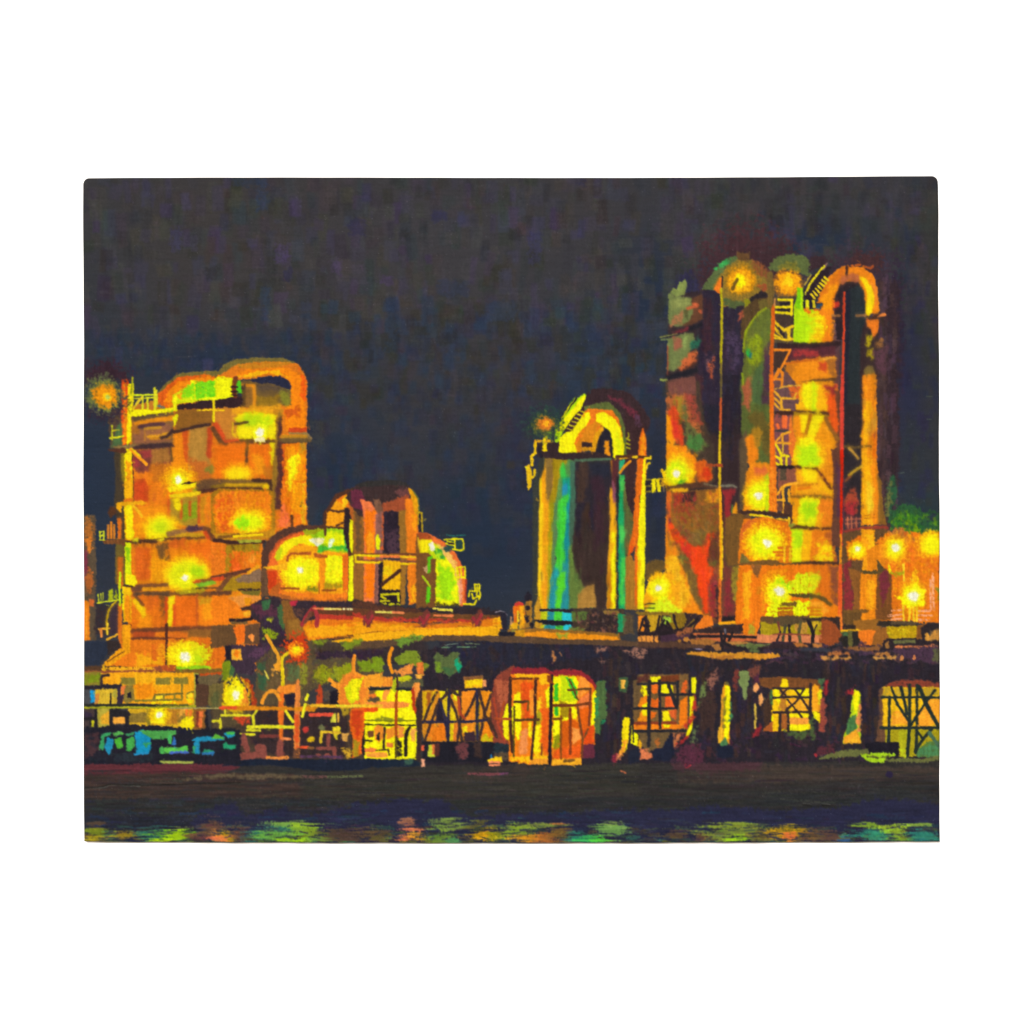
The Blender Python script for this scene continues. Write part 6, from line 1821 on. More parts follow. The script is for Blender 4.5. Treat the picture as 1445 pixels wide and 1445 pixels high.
P('f0884c', 1040, 1212, 1140, 1208, 1250, 1215, 1415, 1200, 1415, 1222, 1240, 1228, 1060, 1228, d=0.15)
P('8a5428', 1220, 1040, 1280, 1030, 1260, 1140, 1215, 1150)
P('332a2c', 1250, 1060, 1300, 1020, 1415, 1020, 1415, 1060, 1340, 1070, 1290, 1110, 1260, 1160, w=1)
P('d8963c', 1290, 1110, 1310, 1100, 1330, 1150, 1290, 1160)
P('c88a3c', 1340, 1080, 1415, 1060, 1415, 1150, 1330, 1160, d=0.15)
P('4c3446', 1000, 1240, 1415, 1215, 1415, 1340, 1250, 1340, 1100, 1300, w=2, d=0.1)
B('c88048', 1085, 1310, 18, 24)
B('c87848', 1192, 1300, 16, 22)
R('5c5a3c', 1360, 1240, 1410, 1340, d=0.15)
tile(690, 880)
for a, d in (((880, 200, 1010, 190, 1000, 230, 920, 240), 0.5), ((930, 300, 990, 310, 970, 340), 0.5), ((1150, 220, 1340, 210, 1320, 260, 1290, 300, 1180, 240), 0.55)):
    P('8f6454', *a, d=d)
P('c88048', 535, 260, 550, 240, 560, 310, 540, 320, d=0.3)
L('a87048', 2, 600, 240, 615, 270)

def opening(label):
    return part('window', label, HALL)

# opening with crossed trusses
tile(500, 880)
opening('lit opening crossed by dark diagonal trusses')
P('d88a24', 580, 570, 700, 560, 800, 600, 1000, 570, 1160, 570, 1180, 1000, 960, 1000, 600, 1000, 580, 900, w=1)
P('d8a818', 585, 575, 640, 575, 640, 700, 600, 810, 585, 800)
P('e8b41c', 660, 570, 700, 575, 690, 620, 650, 720, 640, 680)
P('a85a24', 620, 580, 660, 580, 640, 720, 620, 760, d=0.1)
P('e8d018', 725, 570, 770, 570, 760, 640, 740, 650)
P('d8b81c', 780, 600, 800, 600, 800, 800, 770, 740, 755, 680)
P('e8dc18', 840, 575, 890, 570, 880, 650, 850, 640)
P('f08a24', 920, 575, 1030, 570, 1000, 680, 930, 780, 920, 680)
P('f0901c', 1080, 575, 1150, 570, 1120, 700, 1090, 640)
P('e8c818', 820, 700, 860, 740, 860, 820, 820, 815)
P('f08a24', 960, 780, 1010, 700, 1020, 810, 950, 820)
P('e87a1c', 690, 880, 740, 850, 775, 850, 775, 985, 660, 985, w=1)
P('f08220', 610, 960, 640, 860, 680, 850, 660, 950)
P('e8cc18', 820, 850, 850, 845, 840, 985, 815, 985)
P('e8802c', 850, 850, 880, 840, 880, 985, 845, 985)
P('f4d818', 925, 880, 960, 860, 970, 920, 930, 920)
P('f09024', 960, 850, 1020, 840, 1010, 910, 970, 915)
P('f0861c', 1130, 830, 1180, 950, 1185, 1000, 1070, 1000, 1090, 900, w=1)
P('c8b418', 1080, 950, 1180, 960, 1180, 1000, 1075, 1000, d=0.15)
R('6a641c', 1035, 660, 1060, 980)
P('2c2432', 700, 700, 740, 640, 760, 820, 700, 830)
P('3f2a34', 940, 930, 1020, 920, 1030, 990, 940, 990)
for a in ((700, 580, 640, 700, 590, 830), (720, 660, 660, 820, 600, 990), (730, 640, 770, 780, 800, 1000), (810, 560, 800, 800, 800, 1000), (820, 640, 870, 760, 920, 990),
          (900, 560, 905, 800, 880, 990), (1040, 580, 980, 720, 920, 830), (1045, 560, 1042, 820, 1050, 1000), (1060, 570, 1110, 760, 1200, 960), (1160, 600, 1110, 760, 1060, 990),
          (800, 580, 740, 640), (575, 830, 800, 828, 1000, 826, 1130, 812), (820, 560, 880, 600)):
    L('2c2a44' if a[0] % 20 else '44302c', 4, *a, d=0.08)
L('a8442a', 4, 885, 620, 900, 760, 940, 800, d=0.1)
P('40302c', 1180, 640, 1240, 980, 1210, 980, 1150, 820, d=0.1)
tile(500, 880)
resume(HALL)
P('24222c', 575, 1000, 700, 1000, 960, 1000, 1190, 1000, 1200, 1160, 590, 1170, w=1)
P('6a3a3c', 860, 1020, 960, 1010, 980, 1080, 940, 1150, 880, 1120, d=0.12, w=2)
P('43302c', 1020, 1000, 1070, 1000, 1080, 1130, 1030, 1130, d=0.15)
P('c8cc30', 640, 1030, 670, 1020, 680, 1120, 630, 1125, w=0.8)
P('e87a3c', 665, 1020, 690, 1020, 685, 1100, 670, 1100)
P('5a2f28', 690, 1020, 720, 1020, 715, 1110, 685, 1115)
P('e8603c', 568, 1035, 590, 1030, 590, 1070, 570, 1070)
P('f4a880', 572, 1150, 596, 1150, 598, 1205, 574, 1205)
P('26323a', 1190, 1000, 1320, 1000, 1320, 1090, 1180, 1100, d=0.05)
P('5a4a38', 1180, 1100, 1300, 1080, 1310, 1150, 1200, 1140, d=0.1)
L('2a70a0', 3, 1165, 1110, 1165, 1140)
P('f8c81c', 1140, 1155, 1200, 1130, 1250, 1130, 1250, 1165, 1140, 1165)
L('f08a5c', 3.4, 1150, 1170, 1230, 1172)
L('f08a5c', 3.4, 1150, 1195, 1230, 1193)
P('f4b41c', 940, 470, 960, 460, 1090, 460, 1085, 535, 945, 540, w=0.8)
R('f4d018', 960, 470, 1080, 520, d=0.15)
P('8a5a34', 930, 450, 1090, 440, 1090, 462, 935, 470)
P('f09a5c', 1095, 480, 1120, 480, 1118, 525, 1100, 530)
P('5c6a3c', 690, 280, 710, 245, 760, 270, 780, 300, 830, 240, 880, 240, 890, 300, 905, 350, 880, 410, 850, 420, 800, 440, 750, 400, 700, 410, w=2)
P('7a9a28', 690, 330, 730, 330, 740, 400, 700, 410, d=0.15)
P('1fa070', 850, 320, 890, 290, 905, 360, 885, 410, 860, 370, d=0.1)
P('44663c', 760, 370, 860, 370, 850, 420, 800, 435, d=0.2)

# double doors
tile(690, 880)
opening('large glowing orange and lime double doorway')
DOOR = CUR
P('8a4030', 40, 480, 100, 420, 210, 350, 230, 400, 200, 520, 200, 800, 180, 1010, 40, 1000, 20, 700, w=1.5)
P('b05a3c', 60, 480, 170, 480, 180, 640, 100, 700, 70, 640, d=0.2)
P('942a30', 190, 410, 210, 370, 330, 375, 460, 365, 510, 400, 540, 420, 560, 390, 780, 390, 860, 450, 910, 530, 890, 560, 780, 440, 550, 435, 230, 420, w=1.5)
P('f07c1c', 190, 430, 500, 425, 540, 440, 780, 440, 880, 520, 905, 600, 890, 1020, 790, 1030, 780, 1190, 530, 1190, 500, 1175, 350, 1185, 170, 1160, 180, 800, w=1)
P('ffb81c', 220, 425, 510, 430, 520, 500, 440, 510, 420, 460, 240, 460, w=1)
P('e8561c', 270, 500, 370, 480, 380, 800, 300, 800, 290, 660, s=1)
P('f8902c', 350, 560, 390, 540, 380, 760, 350, 780)
P('fff008', 215, 600, 260, 580, 265, 650, 270, 960, 240, 980, 220, 800, w=1)
P('fff008', 190, 720, 220, 690, 215, 1000, 190, 990, w=1)
P('f8f008', 485, 560, 525, 500, 525, 720, 490, 700, s=1)
P('ffc81c', 400, 660, 450, 600, 440, 720, 400, 760, d=0.2)
P('a8981c', 400, 780, 430, 720, 445, 780, 430, 860, 400, 850, w=1)
P('ffe80a', 400, 870, 445, 850, 430, 1080, 385, 1100, 380, 980, w=1)
P('ffe80a', 330, 840, 370, 830, 365, 980, 340, 960, d=0.15)
P('e8601c', 450, 720, 510, 740, 500, 1100, 440, 1000, s=2)
P('f0904c', 290, 880, 330, 900, 320, 1100, 260, 1100, 260, 950, s=1, d=0.1)
P('ffc018', 180, 1130, 360, 1120, 400, 1080, 500, 1110, 500, 1180, 180, 1160, d=0.1)
P('fff008', 120, 800, 155, 690, 170, 680, 165, 980, 130, 960, w=1)
P('f09a2c', 340, 1150, 500, 1140, 500, 1185, 350, 1180)
P('fff008', 550, 450, 740, 440, 760, 520, 740, 660, 690, 800, 560, 1020, 545, 900, 550, 660, w=1.5)
P('c8dc10', 600, 450, 700, 450, 720, 640, 620, 660, s=3)
P('3cb834', 660, 450, 700, 470, 740, 560, 755, 640, 720, 620, 690, 540, w=1)
R('3cb828', 558, 510, 582, 650, w=1)
R('34b434', 560, 700, 584, 770, w=1)
P('a88a14', 600, 650, 690, 690, 690, 790, 620, 780, w=1)
P('fb9434', 770, 450, 800, 450, 850, 500, 850, 560, 760, 620, 750, 560, w=1)
P('f07c3c', 760, 640, 860, 580, 860, 690, 770, 760)
P('e86418', 760, 730, 880, 690, 880, 1020, 800, 1010, 770, 840, w=1)
P('fff008', 880, 600, 905, 560, 895, 900, 870, 880, w=0.8)
P('d86018', 620, 830, 700, 800, 760, 840, 790, 1100, 700, 1120, 600, 1140, w=1)
P('f89a44', 710, 880, 760, 890, 780, 960, 710, 1020, w=1)
P('fff008', 560, 820, 620, 810, 570, 1020, 545, 1040, w=1)
P('fff008', 700, 720, 750, 700, 745, 810, 700, 770, w=1, d=0.1)
P('8a8a14', 545, 960, 600, 940, 610, 1060, 550, 1070, d=0.2)
P('e85c1c', 560, 1060, 780, 1020, 780, 1140, 540, 1140, d=0.05, s=2)
P('fbb028', 530, 1150, 780, 1140, 780, 1190, 535, 1188, w=1)
L('7a5424', 4, 640, 1160, 720, 1152, d=0.1)
P('e8501c', 780, 920, 890, 860, 880, 1020, 800, 1030, d=0.1, s=1)
P('6a2c3c', 790, 1030, 880, 1020, 890, 1120, 790, 1140, w=1.5)
P('1f9c58', 905, 640, 950, 480, 985, 540, 980, 800, 930, 930, 905, 900, d=0.3)
P('506a3c', 915, 500, 985, 480, 985, 800, 950, 810, 930, 940, 905, 920, 905, 700, w=2)
P('3c9050', 905, 640, 925, 620, 925, 780, 905, 800, d=0.1)
for c, w, a in (('4a2a22', 6, (180, 460, 180, 800, 200, 1080)), ('4a2a22', 5, (395, 480, 390, 800, 360, 1140)), ('2c2028', 6, (530, 440, 525, 700, 515, 1180)), ('7a3c1c', 4, (190, 465, 420, 460)),
                ('5a4a1c', 3, (215, 700, 210, 1120)), ('5a3c20', 4.6, (215, 660, 330, 655)), ('5a3c20', 4.6, (220, 815, 420, 808)), ('7a5420', 4, (335, 655, 330, 730)),
                ('7a3c1c', 5, (545, 690, 700, 690, 860, 672)), ('7a4c1c', 4.6, (545, 805, 620, 800)), ('6a4420', 4, (670, 560, 860, 548)), ('6a441c', 3.6, (680, 470, 755, 640)), ('8a3c1c', 5, (690, 720, 690, 1100)), ('8a4a1c', 4, (610, 780, 610, 1140)),
                ('7a4424', 4, (750, 700, 790, 950, 790, 1130)), ('7a3c24', 4, (860, 560, 850, 860)), ('7a4a24', 3.6, (840, 890, 790, 1000)), ('8a4a24', 3.4, (450, 1020, 445, 1110)), ('a84a24', 4, (130, 660, 90, 830)), ('a8442c', 4, (40, 630, 80, 860, 130, 980)),
                ('a84c28', 4, (50, 800, 180, 806)), ('4a3028', 5, (0, 800, 70, 960))):
    L(c, w * 0.8, *a)
P('8a3c1c', 495, 440, 520, 440, 540, 500, 500, 490)
# yellow slot beside the pier
opening('narrow yellow slot and small square light beside the pier')
P('44603c', 1105, 460, 1168, 455, 1165, 575, 1105, 570)
P('f4b444', 1122, 480, 1150, 480, 1146, 545, 1122, 545)
P('ffe008', 1135, 830, 1160, 790, 1185, 800, 1180, 960, 1160, 1060, 1130, 1080, 1130, 960, w=1)
P('f8a02c', 1130, 1000, 1170, 980, 1150, 1080, 1110, 1130, 1090, 1140, s=1)
P('8a2c3c', 1040, 1120, 1090, 1090, 1080, 1180, 1050, 1190, d=0.1)
P('f08a5c', 1090, 1100, 1130, 1090, 1110, 1140, 1085, 1150, d=0.1)
# window grid one
tile(890, 880)
opening('barred window with yellow and orange panes')
P('7a5a34', 60, 430, 480, 430, 480, 920, 20, 920, 20, 600, 60, 520, w=1)
P('6a5234', 20, 480, 160, 470, 150, 700, 20, 720, w=1)
P('fff00a', 170, 450, 245, 445, 240, 490, 170, 490)
P('7a3c20', 250, 445, 400, 435, 400, 480, 260, 485)
P('5c3028', 50, 460, 150, 420, 150, 490, 60, 500, d=0.1)
P('f4e010', 90, 530, 140, 520, 140, 610, 110, 600, d=0.05)
P('f0841c', 60, 700, 90, 620, 145, 600, 140, 700)
P('fff00a', 95, 690, 140, 670, 140, 705, 100, 705)
P('f07024', 175, 520, 235, 515, 220, 570, 200, 590, 180, 570)
P('f06a20', 175, 640, 200, 650, 235, 630, 235, 700, 175, 705)
P('fff00a', 255, 520, 310, 510, 330, 580, 280, 590, 255, 570, w=1)
P('ffe40a', 330, 520, 350, 520, 355, 590, 335, 560)
P('f06028', 290, 620, 340, 620, 370, 700, 350, 705, 290, 705, w=1)
P('f06828', 430, 490, 465, 480, 470, 590, 430, 590, d=0.1)
P('f07c1c', 420, 650, 470, 620, 470, 850, 410, 860, w=1)
P('f08c1c', 60, 800, 90, 740, 135, 730, 135, 830, 60, 830)
P('ffe40a', 95, 730, 135, 730, 135, 780, 100, 770)
P('f07020', 165, 740, 210, 750, 200, 780, 165, 800)
P('ffe80a', 270, 740, 340, 735, 310, 770, 330, 815, 270, 820, w=1)
P('d8602c', 320, 740, 380, 730, 375, 810, 340, 790)
P('f0801c', 20, 850, 140, 845, 380, 850, 450, 880, 380, 890, 20, 890, w=1)
P('fff00a', 275, 850, 330, 840, 320, 880, 280, 875)
P('8a3c24', 20, 830, 240, 830, 380, 830, 380, 848, 30, 845)
P('fff008', 0, 1010, 10, 860, 30, 920, 55, 940, 50, 1030, w=1)
P('f8b41c', 60, 1030, 75, 960, 100, 1010, 80, 1050)
P('6e5636', 60, 910, 320, 910, 310, 1020, 260, 1060, 190, 1060, 140, 1100, 100, 1020, w=1.5)
P('d8784c', 80, 1060, 130, 1060, 180, 1130, 130, 1150, 80, 1140, d=0.15)
P('a8602c', 200, 1000, 235, 960, 230, 1060, d=0.2)
P('c07044', 350, 930, 450, 920, 400, 1000, 370, 1060, d=0.3)
P('242838', -20, 1080, 60, 1050, 75, 1100, 70, 1160, -20, 1180)
P('22263a', 190, 1080, 210, 1060, 260, 1060, 320, 960, 350, 940, 360, 1100, 320, 1160, 190, 1150, w=1)
P('fff00a', 515, 460, 545, 455, 540, 580, 515, 580, w=0.7)
P('fff00a', 500, 620, 530, 610, 530, 720, 515, 800, 515, 880, 480, 960, 465, 950, 500, 860, w=0.8)
P('c03c2c', 460, 870, 490, 820, 520, 720, 545, 600, 550, 700, 525, 830, 470, 880, d=0.2)
P('a02c2c', 390, 1020, 450, 960, 490, 940, 440, 1000, 400, 1030, d=0.15)
for a, w in (((155, 490, 150, 700, 150, 1030), 6), ((240, 480, 245, 880), 5), ((395, 490, 390, 700), 5), ((60, 510, 250, 500, 395, 500), 4), ((250, 600, 480, 595), 4.4), ((20, 715, 240, 715, 390, 715), 4), ((310, 500, 340, 580, 385, 710), 6),
             ((30, 905, 240, 905, 460, 905), 5), ((10, 720, 20, 1000), 3)):
    L('2c2a2e', w * 0.85, *a)
resume(HALL)
P('6a7a44', 565, 700, 600, 540, 640, 480, 620, 560, 640, 600, 580, 700, d=0.15, w=2)
P('8a5a4c', 640, 480, 720, 380, 730, 440, 690, 560, 660, 560, d=0.35, w=2)
P('5c6a44', 500, 1060, 520, 900, 560, 860, 540, 1060, d=0.4)
P('44302c', 580, 640, 700, 560, 720, 700, 700, 880, 600, 880, d=0.2, w=2)
P('5a2c3c', 380, 1100, 470, 1020, 600, 1010, 610, 1160, 480, 1200, 390, 1160, d=0.25, w=2)
P('7a8a50', 920, 400, 990, 400, 1000, 460, 980, 540, 975, 640, 955, 640, 950, 560, 920, 500, w=1.5)
P('7a4438', 990, 380, 1080, 340, 1110, 340, 1080, 420, 1030, 460, 1000, 440, d=0.15, w=1.5)
P('7a3830', 870, 400, 910, 390, 890, 560, 870, 580, d=0.15, w=1.5)
P('5a2c3c', 1040, 480, 1080, 420, 1100, 480, 1060, 560, d=0.25)
opening('tall thin yellow slit between two piers')
P('f0a024', 770, 560, 800, 500, 830, 520, 830, 1010, 760, 1010, 765, 700, w=1)
P('fff00a', 800, 530, 830, 530, 832, 800, 820, 960, 795, 1000, 790, 700, w=1)
P('8a7a2c', 780, 640, 800, 600, 795, 880, 775, 900, d=0.15)
P('f4b42c', 735, 960, 745, 880, 770, 880, 770, 1000, 745, 1000)
P('4c7a4c', 760, 1010, 800, 960, 820, 1010, 800, 1035, 765, 1030)
P('447a50', 835, 660, 855, 660, 850, 800, 830, 820, d=0.1)
P('6a6034', 800, 510, 815, 485, 830, 520)
P('222638', 730, 1040, 860, 1035, 860, 1120, 800, 1135, 735, 1120)
resume(HALL)
P('f0a05c', 1040, 520, 1060, 500, 1085, 530, 1060, 580, 1040, 570)
P('f0a45c', 1085, 610, 1105, 595, 1120, 640, 1095, 690, 1085, 670)
for a in ((1050, 680, 1050, 760), (1052, 770, 1058, 800), (1050, 820, 1050, 880)):
    L('d8b444', 3, *a)
P('942a30', 1040, 900, 1100, 870, 1080, 930, 1030, 960, d=0.25)
P('4c3428', 1110, 700, 1190, 560, 1200, 760, 1130, 900, d=0.1, w=2)
# second barred window
opening('barred window with crossed braces and yellow panes')
P('7a4a28', 1090, 460, 1240, 450, 1445, 460, 1445, 545, 1180, 550, 1100, 520, w=1)
P('ffe00a', 1260, 540, 1280, 470, 1305, 460, 1325, 530)
P('f4bc18', 1205, 550, 1445, 550, 1445, 900, 1190, 900, w=1)
P('ffec0a', 1210, 555, 1260, 555, 1250, 620, 1210, 620)
P('ffe40a', 1330, 560, 1400, 555, 1380, 620, 1330, 620)
P('b0702c', 1265, 550, 1315, 550, 1315, 740, 1265, 740, d=0.05)
P('f4b01c', 1330, 640, 1400, 640, 1320, 740)
P('fff00a', 1190, 790, 1230, 770, 1230, 820, 1190, 830)
P('a85a2c', 1130, 890, 1190, 830, 1240, 850, 1250, 905, 1120, 905, w=1)
P('7a4a28', 1265, 760, 1320, 760, 1320, 860, 1265, 880)
P('f09a3c', 1330, 800, 1445, 800, 1445, 840, 1330, 840)
P('fff008', 1340, 860, 1445, 850, 1445, 900, 1335, 900)
P('4c7a44', 1180, 560, 1210, 570, 1215, 720, 1195, 700, d=0.1)
tile(1090, 880)
P('7a4a28', 0, 470, 60, 460, 310, 470, 400, 480, 400, 540, 0, 545, w=1)
P('ffd80c', 60, 540, 80, 470, 110, 470, 120, 540)
P('f4c018', 0, 550, 310, 545, 310, 890, 0, 900, w=1)
P('ffec0a', 10, 555, 60, 555, 60, 690, 10, 620)
P('ffe80c', 190, 550, 300, 550, 300, 640, 230, 620)
P('f8a82c', 130, 640, 200, 640, 110, 730)
P('b8782c', 55, 550, 115, 550, 115, 740, 60, 740, d=0.05)
P('f8ac2c', 210, 650, 300, 640, 310, 740, 150, 740, w=1)
P('ffe80a', 130, 770, 300, 760, 300, 800, 130, 800)
P('f49c3c', 130, 800, 300, 800, 290, 850, 130, 840)
P('fff008', 130, 860, 295, 855, 295, 895, 140, 900)
P('a8602c', 60, 760, 130, 760, 120, 880, 60, 880, d=0.05)
P('f8a424', 330, 540, 350, 510, 380, 530, 405, 600, 400, 740, 330, 740, w=1)
P('e8e01c', 380, 580, 405, 560, 405, 680, 385, 690, d=0.2)
P('ffe00a', 340, 740, 400, 760, 390, 830, 350, 790)
P('9a4a3c', 400, 640, 440, 620, 440, 900, 390, 920, d=0.1, w=1.5)
P('982c30', 430, 500, 460, 470, 460, 600, 430, 620, d=0.25)
P('4c6a44', 390, 470, 430, 470, 420, 540, 390, 520, d=0.1)
P('4c5c34', 100, 905, 290, 900, 290, 945, 210, 980, 110, 940, d=0.05, w=1.5)
P('4c5c34', 310, 800, 340, 790, 350, 980, 320, 980, d=0.1)
for a, w in (((0, 545, 260, 548), 4), ((0, 625, 150, 618, 310, 622), 4), ((0, 750, 320, 745), 4), ((315, 510, 312, 800), 5), ((260, 550, 200, 650, 110, 730), 4), ((180, 550, 240, 630, 310, 740), 4), ((120, 640, 200, 740, 240, 790), 3),
             ((55, 750, 55, 900), 5), ((125, 750, 128, 910), 5), ((60, 560, 110, 610), 3), ((110, 560, 60, 610), 3)):
    L('3a2c2c', w * 0.85, *a)
resume(HALL)
P('5a2c34', 350, 1120, 380, 1050, 500, 1010, 520, 1080, 400, 1120, d=0.25)
B('a03038', 358, 1108, 16, 14)
opening('slanting yellow slit with green shade right of a pier')
P('b8d020', 660, 760, 665, 620, 690, 560, 735, 590, 730, 760, 735, 1000, 595, 1010, 600, 950, 640, 860, w=1)
P('fff00a', 670, 640, 690, 565, 725, 570, 720, 720, 690, 760, w=1, d=0.05)
P('4c7a44', 640, 800, 700, 770, 700, 880, 640, 950, 620, 920, w=1)
P('e88a4c', 710, 740, 740, 660, 745, 800, 735, 900, 710, 920, d=0.1)
P('f8a82c', 600, 960, 640, 940, 700, 900, 730, 960, 735, 1005, 600, 1008, w=1)
P('fbb42c', 650, 980, 720, 930, 730, 1000, 640, 1005, d=0.1)
P('9a2c30', 620, 560, 690, 520, 680, 570, 650, 600, 610, 600, d=0.3)
opening('large yellow and green window crossed by dark girders at the right edge')
P('6a4834', 905, 560, 950, 520, 945, 1000, 870, 990, 900, 800, w=1.5)
P('8a4030', 980, 480, 1240, 480, 1415, 510, 1415, 560, 1100, 540, 940, 540, d=0.12, w=1.5)
P('f4bc1c', 935, 535, 1415, 545, 1415, 880, 930, 880, w=1)
P('b8982c', 940, 540, 1400, 545, 1400, 610, 1000, 620, 940, 620, d=0.45)
P('fba42c', 1000, 780, 1060, 740, 1120, 780, 1140, 850, 1000, 860, s=2)
P('fba42c', 1230, 760, 1320, 660, 1410, 620, 1410, 860, 1230, 860, s=2)
P('a8981c', 950, 890, 1415, 885, 1415, 1110, 1060, 1120, 1060, 1000, 950, 1000, w=1)
P('5a7a3c', 1230, 1060, 1320, 990, 1410, 980, 1412, 1120, 1220, 1120, w=1.5)
P('4c8050', 1240, 1060, 1330, 1020, 1410, 1030, 1400, 1110, 1230, 1110, d=0.2)
P('b4b020', 1060, 900, 1140, 900, 1130, 1100, 1070, 1100, s=2)
for a, w in (((920, 620, 1130, 620, 1415, 622), 5), ((915, 878, 1150, 880, 1415, 878), 6), ((985, 620, 975, 1000), 6), ((1155, 520, 1150, 880, 1135, 1110), 7), ((1215, 520, 1215, 880, 1205, 1090), 6), ((1000, 535, 1050, 680, 1150, 830), 5),
             ((1080, 535, 1110, 660, 1130, 760), 6), ((1235, 535, 1300, 690, 1390, 855), 8), ((1370, 560, 1280, 680, 1160, 860), 5), ((1340, 890, 1270, 970, 1200, 1080), 6), ((1210, 890, 1260, 970), 4)):
    L('27332f', w * 0.72, *a)
L('4a6a50', 5, 1320, 920, 1415, 1050)
resume(HALL)
P('24202a', 770, 1010, 900, 1000, 1060, 1005, 1060, 1110, 900, 1110, 800, 1080, w=1)
P('6a6c3c', 550, 1080, 800, 1060, 800, 1090, 700, 1120, 420, 1140, 380, 1140, w=1.5)
P('a8d024', 750, 1105, 900, 1095, 1030, 1105, 960, 1130, 940, 1165, 880, 1175, 800, 1155, w=1.5)
P('4c4a28', 800, 1120, 940, 1125, 1000, 1120, 900, 1140, d=0.1)
P('6a6c3c', 960, 1150, 1150, 1135, 1240, 1150, 1390, 1120, 1412, 1150, 1200, 1170, 980, 1165, w=1.5)
P('c0c820', 1065, 1060, 1120, 1060, 1110, 1118, 1075, 1115, d=0.2)

# ------------------------------------------------------------------ lit yard at the lower left
tile(500, 880)
part('painted_shed', 'bright yellow shed front with a dark post at its right')
SHED = CUR
P('7a8a28', 340, 290, 430, 230, 540, 240, 560, 300, 600, 340, 640, 350, 600, 400, 480, 330, 380, 340, w=2)
P('f0903c', 340, 400, 420, 370, 510, 340, 500, 420, 400, 440, d=0.15)
P('e87c34', 540, 330, 590, 330, 590, 420, 545, 420)
P('fff00a', 85, 560, 180, 560, 520, 560, 525, 1140, 90, 1140, w=1)
P('f0902c', 100, 460, 320, 450, 330, 530, 100, 520, w=1)
P('ee7a2c', 85, 570, 180, 590, 190, 630, 100, 650, 85, 690)
P('f8983c', 260, 560, 310, 560, 270, 640, 240, 640)
P('f8903c', 100, 660, 350, 660, 470, 670, 460, 700, 300, 710, 110, 700, w=1)
P('e8501c', 60, 715, 200, 710, 200, 735, 80, 740, w=0.8)
P('7a5a34', 110, 560, 185, 560, 180, 590, 120, 590, d=0.1)
P('5a4a38', 110, 630, 220, 625, 220, 650, 120, 655, d=0.1)
P('8a8a24', 180, 795, 420, 795, 410, 825, 200, 820, d=0.1)
L('7a7a1c', 1.8, 90, 815, 300, 822, 520, 815)
L('3a3a20', 2.6, 100, 850, 250, 855, 520, 858, d=0.15)
P('f4902c', 170, 880, 200, 860, 245, 870, 250, 960, 210, 1000, 180, 960, w=1)
P('2c2420', 200, 930, 215, 920, 215, 980, 200, 975)
P('f4902c', 270, 890, 350, 870, 350, 960, 280, 980, d=0.1)
P('7a4a2c', 120, 910, 160, 905, 160, 950, 125, 955)
L('3a2c24', 3.4, 260, 880, 255, 1050)
P('f0803c', 90, 1060, 160, 1045, 190, 1060, 180, 1080, 90, 1085)
P('f8a03c', 100, 1100, 200, 1090, 280, 1095, 280, 1125, 110, 1125)
P('f0803c', 280, 1010, 330, 1010, 330, 1040, 285, 1040)
L('4a3a24', 2.4, 190, 1072, 290, 1065, 300, 1110, d=0.1)
L('3a3a20', 2.4, 100, 985, 150, 990)
R('2c2424', 65, 850, 88, 1110)
P('2c2424', 360, 960, 400, 1000, 410, 1120, 360, 1130, d=0.2)
C('2c2420', 5, 470, 880, 445, 940, 440, 1110)
P('f0903c', 370, 870, 420, 880, 430, 960, 380, 960, d=0.1)
P('f4a44c', 480, 890, 520, 880, 520, 1000, 490, 980, d=0.1)
R('4a2a28', 352, 450, 372, 560)
L('a84a1c', 4, 362, 570, 358, 820, 362, 960)
L('5a4a1c', 3, 358, 960, 355, 1130, d=0.1)
P('b8c020', 330, 500, 350, 450, 355, 580, 330, 560)
P('c8c41c', 380, 450, 470, 440, 490, 460, 470, 475, 380, 475)
P('5c5a3c', 375, 490, 480, 480, 580, 470, 590, 520, 500, 530, 380, 520)
L('20282c', 3.6, 90, 552, 200, 548, 300, 550)
L('20282c', 3.6, 370, 548, 480, 555)
P('f4943c', 500, 530, 520, 500, 560, 500, 555, 660, 520, 640, w=1)
P('c03c20', 490, 560, 510, 540, 515, 660, 525, 760, 500, 720)
P('44302c', 525, 660, 570, 540, 575, 800, 560, 1160, 530, 1160, 540, 900, w=1)
P('f0a83c', 530, 435, 600, 430, 570, 460, 540, 460)
C('f0901c', 5, 325, 205, 305, 260, 300, 330, 325, 410)
P('1f2a3a', 0, 1150, 200, 1145, 540, 1160, 560, 1200, 200, 1210, 0, 1190, w=1)
P('3a5a4c', 430, 1150, 500, 1145, 490, 1185, 440, 1180, d=0.1)

tile(300, 880)
part('painted_yard', 'cluttered yard of pipes, posts and rails in front of the furnace')
YARD = CUR
P('4a3a2e', 0, 500, 100, 480, 360, 690, 840, 690, 1060, 640, 1200, 720, 1270, 1140, 240, 1140, 0, 900, w=1.5)
P('3a2b2c', 340, 720, 830, 720, 1120, 700, 1150, 900, 1110, 1130, 760, 1130, 400, 1080, 300, 900, w=1.5)
P('5a4a32', 20, 700, 340, 720, 330, 800, 200, 860, 20, 880, w=1.5)
P('2a2230', 600, 600, 710, 590, 710, 680, 640, 690, w=1)
P('24202a', 1000, 580, 1060, 560, 1080, 680, 1010, 690, w=1)
D(120, 340, 720, 1120, 1120, ln=(4, 12), wd=(2, 5), ang=60, da=60, jit=0.04, a=0.5, pal=['3a2b2c', '43302c', '2c2430', '382a34', '4a342c'])
P('f8982c', 980, 470, 1000, 460, 1040, 490, 1080, 500, 1140, 420, 1200, 400, 1300, 450, 1330, 520, 1310, 680, 1080, 690, 1070, 560, w=2)
P('f0862c', 1080, 560, 1130, 440, 1200, 410, 1310, 500, 1290, 680, 1100, 680, s=2)
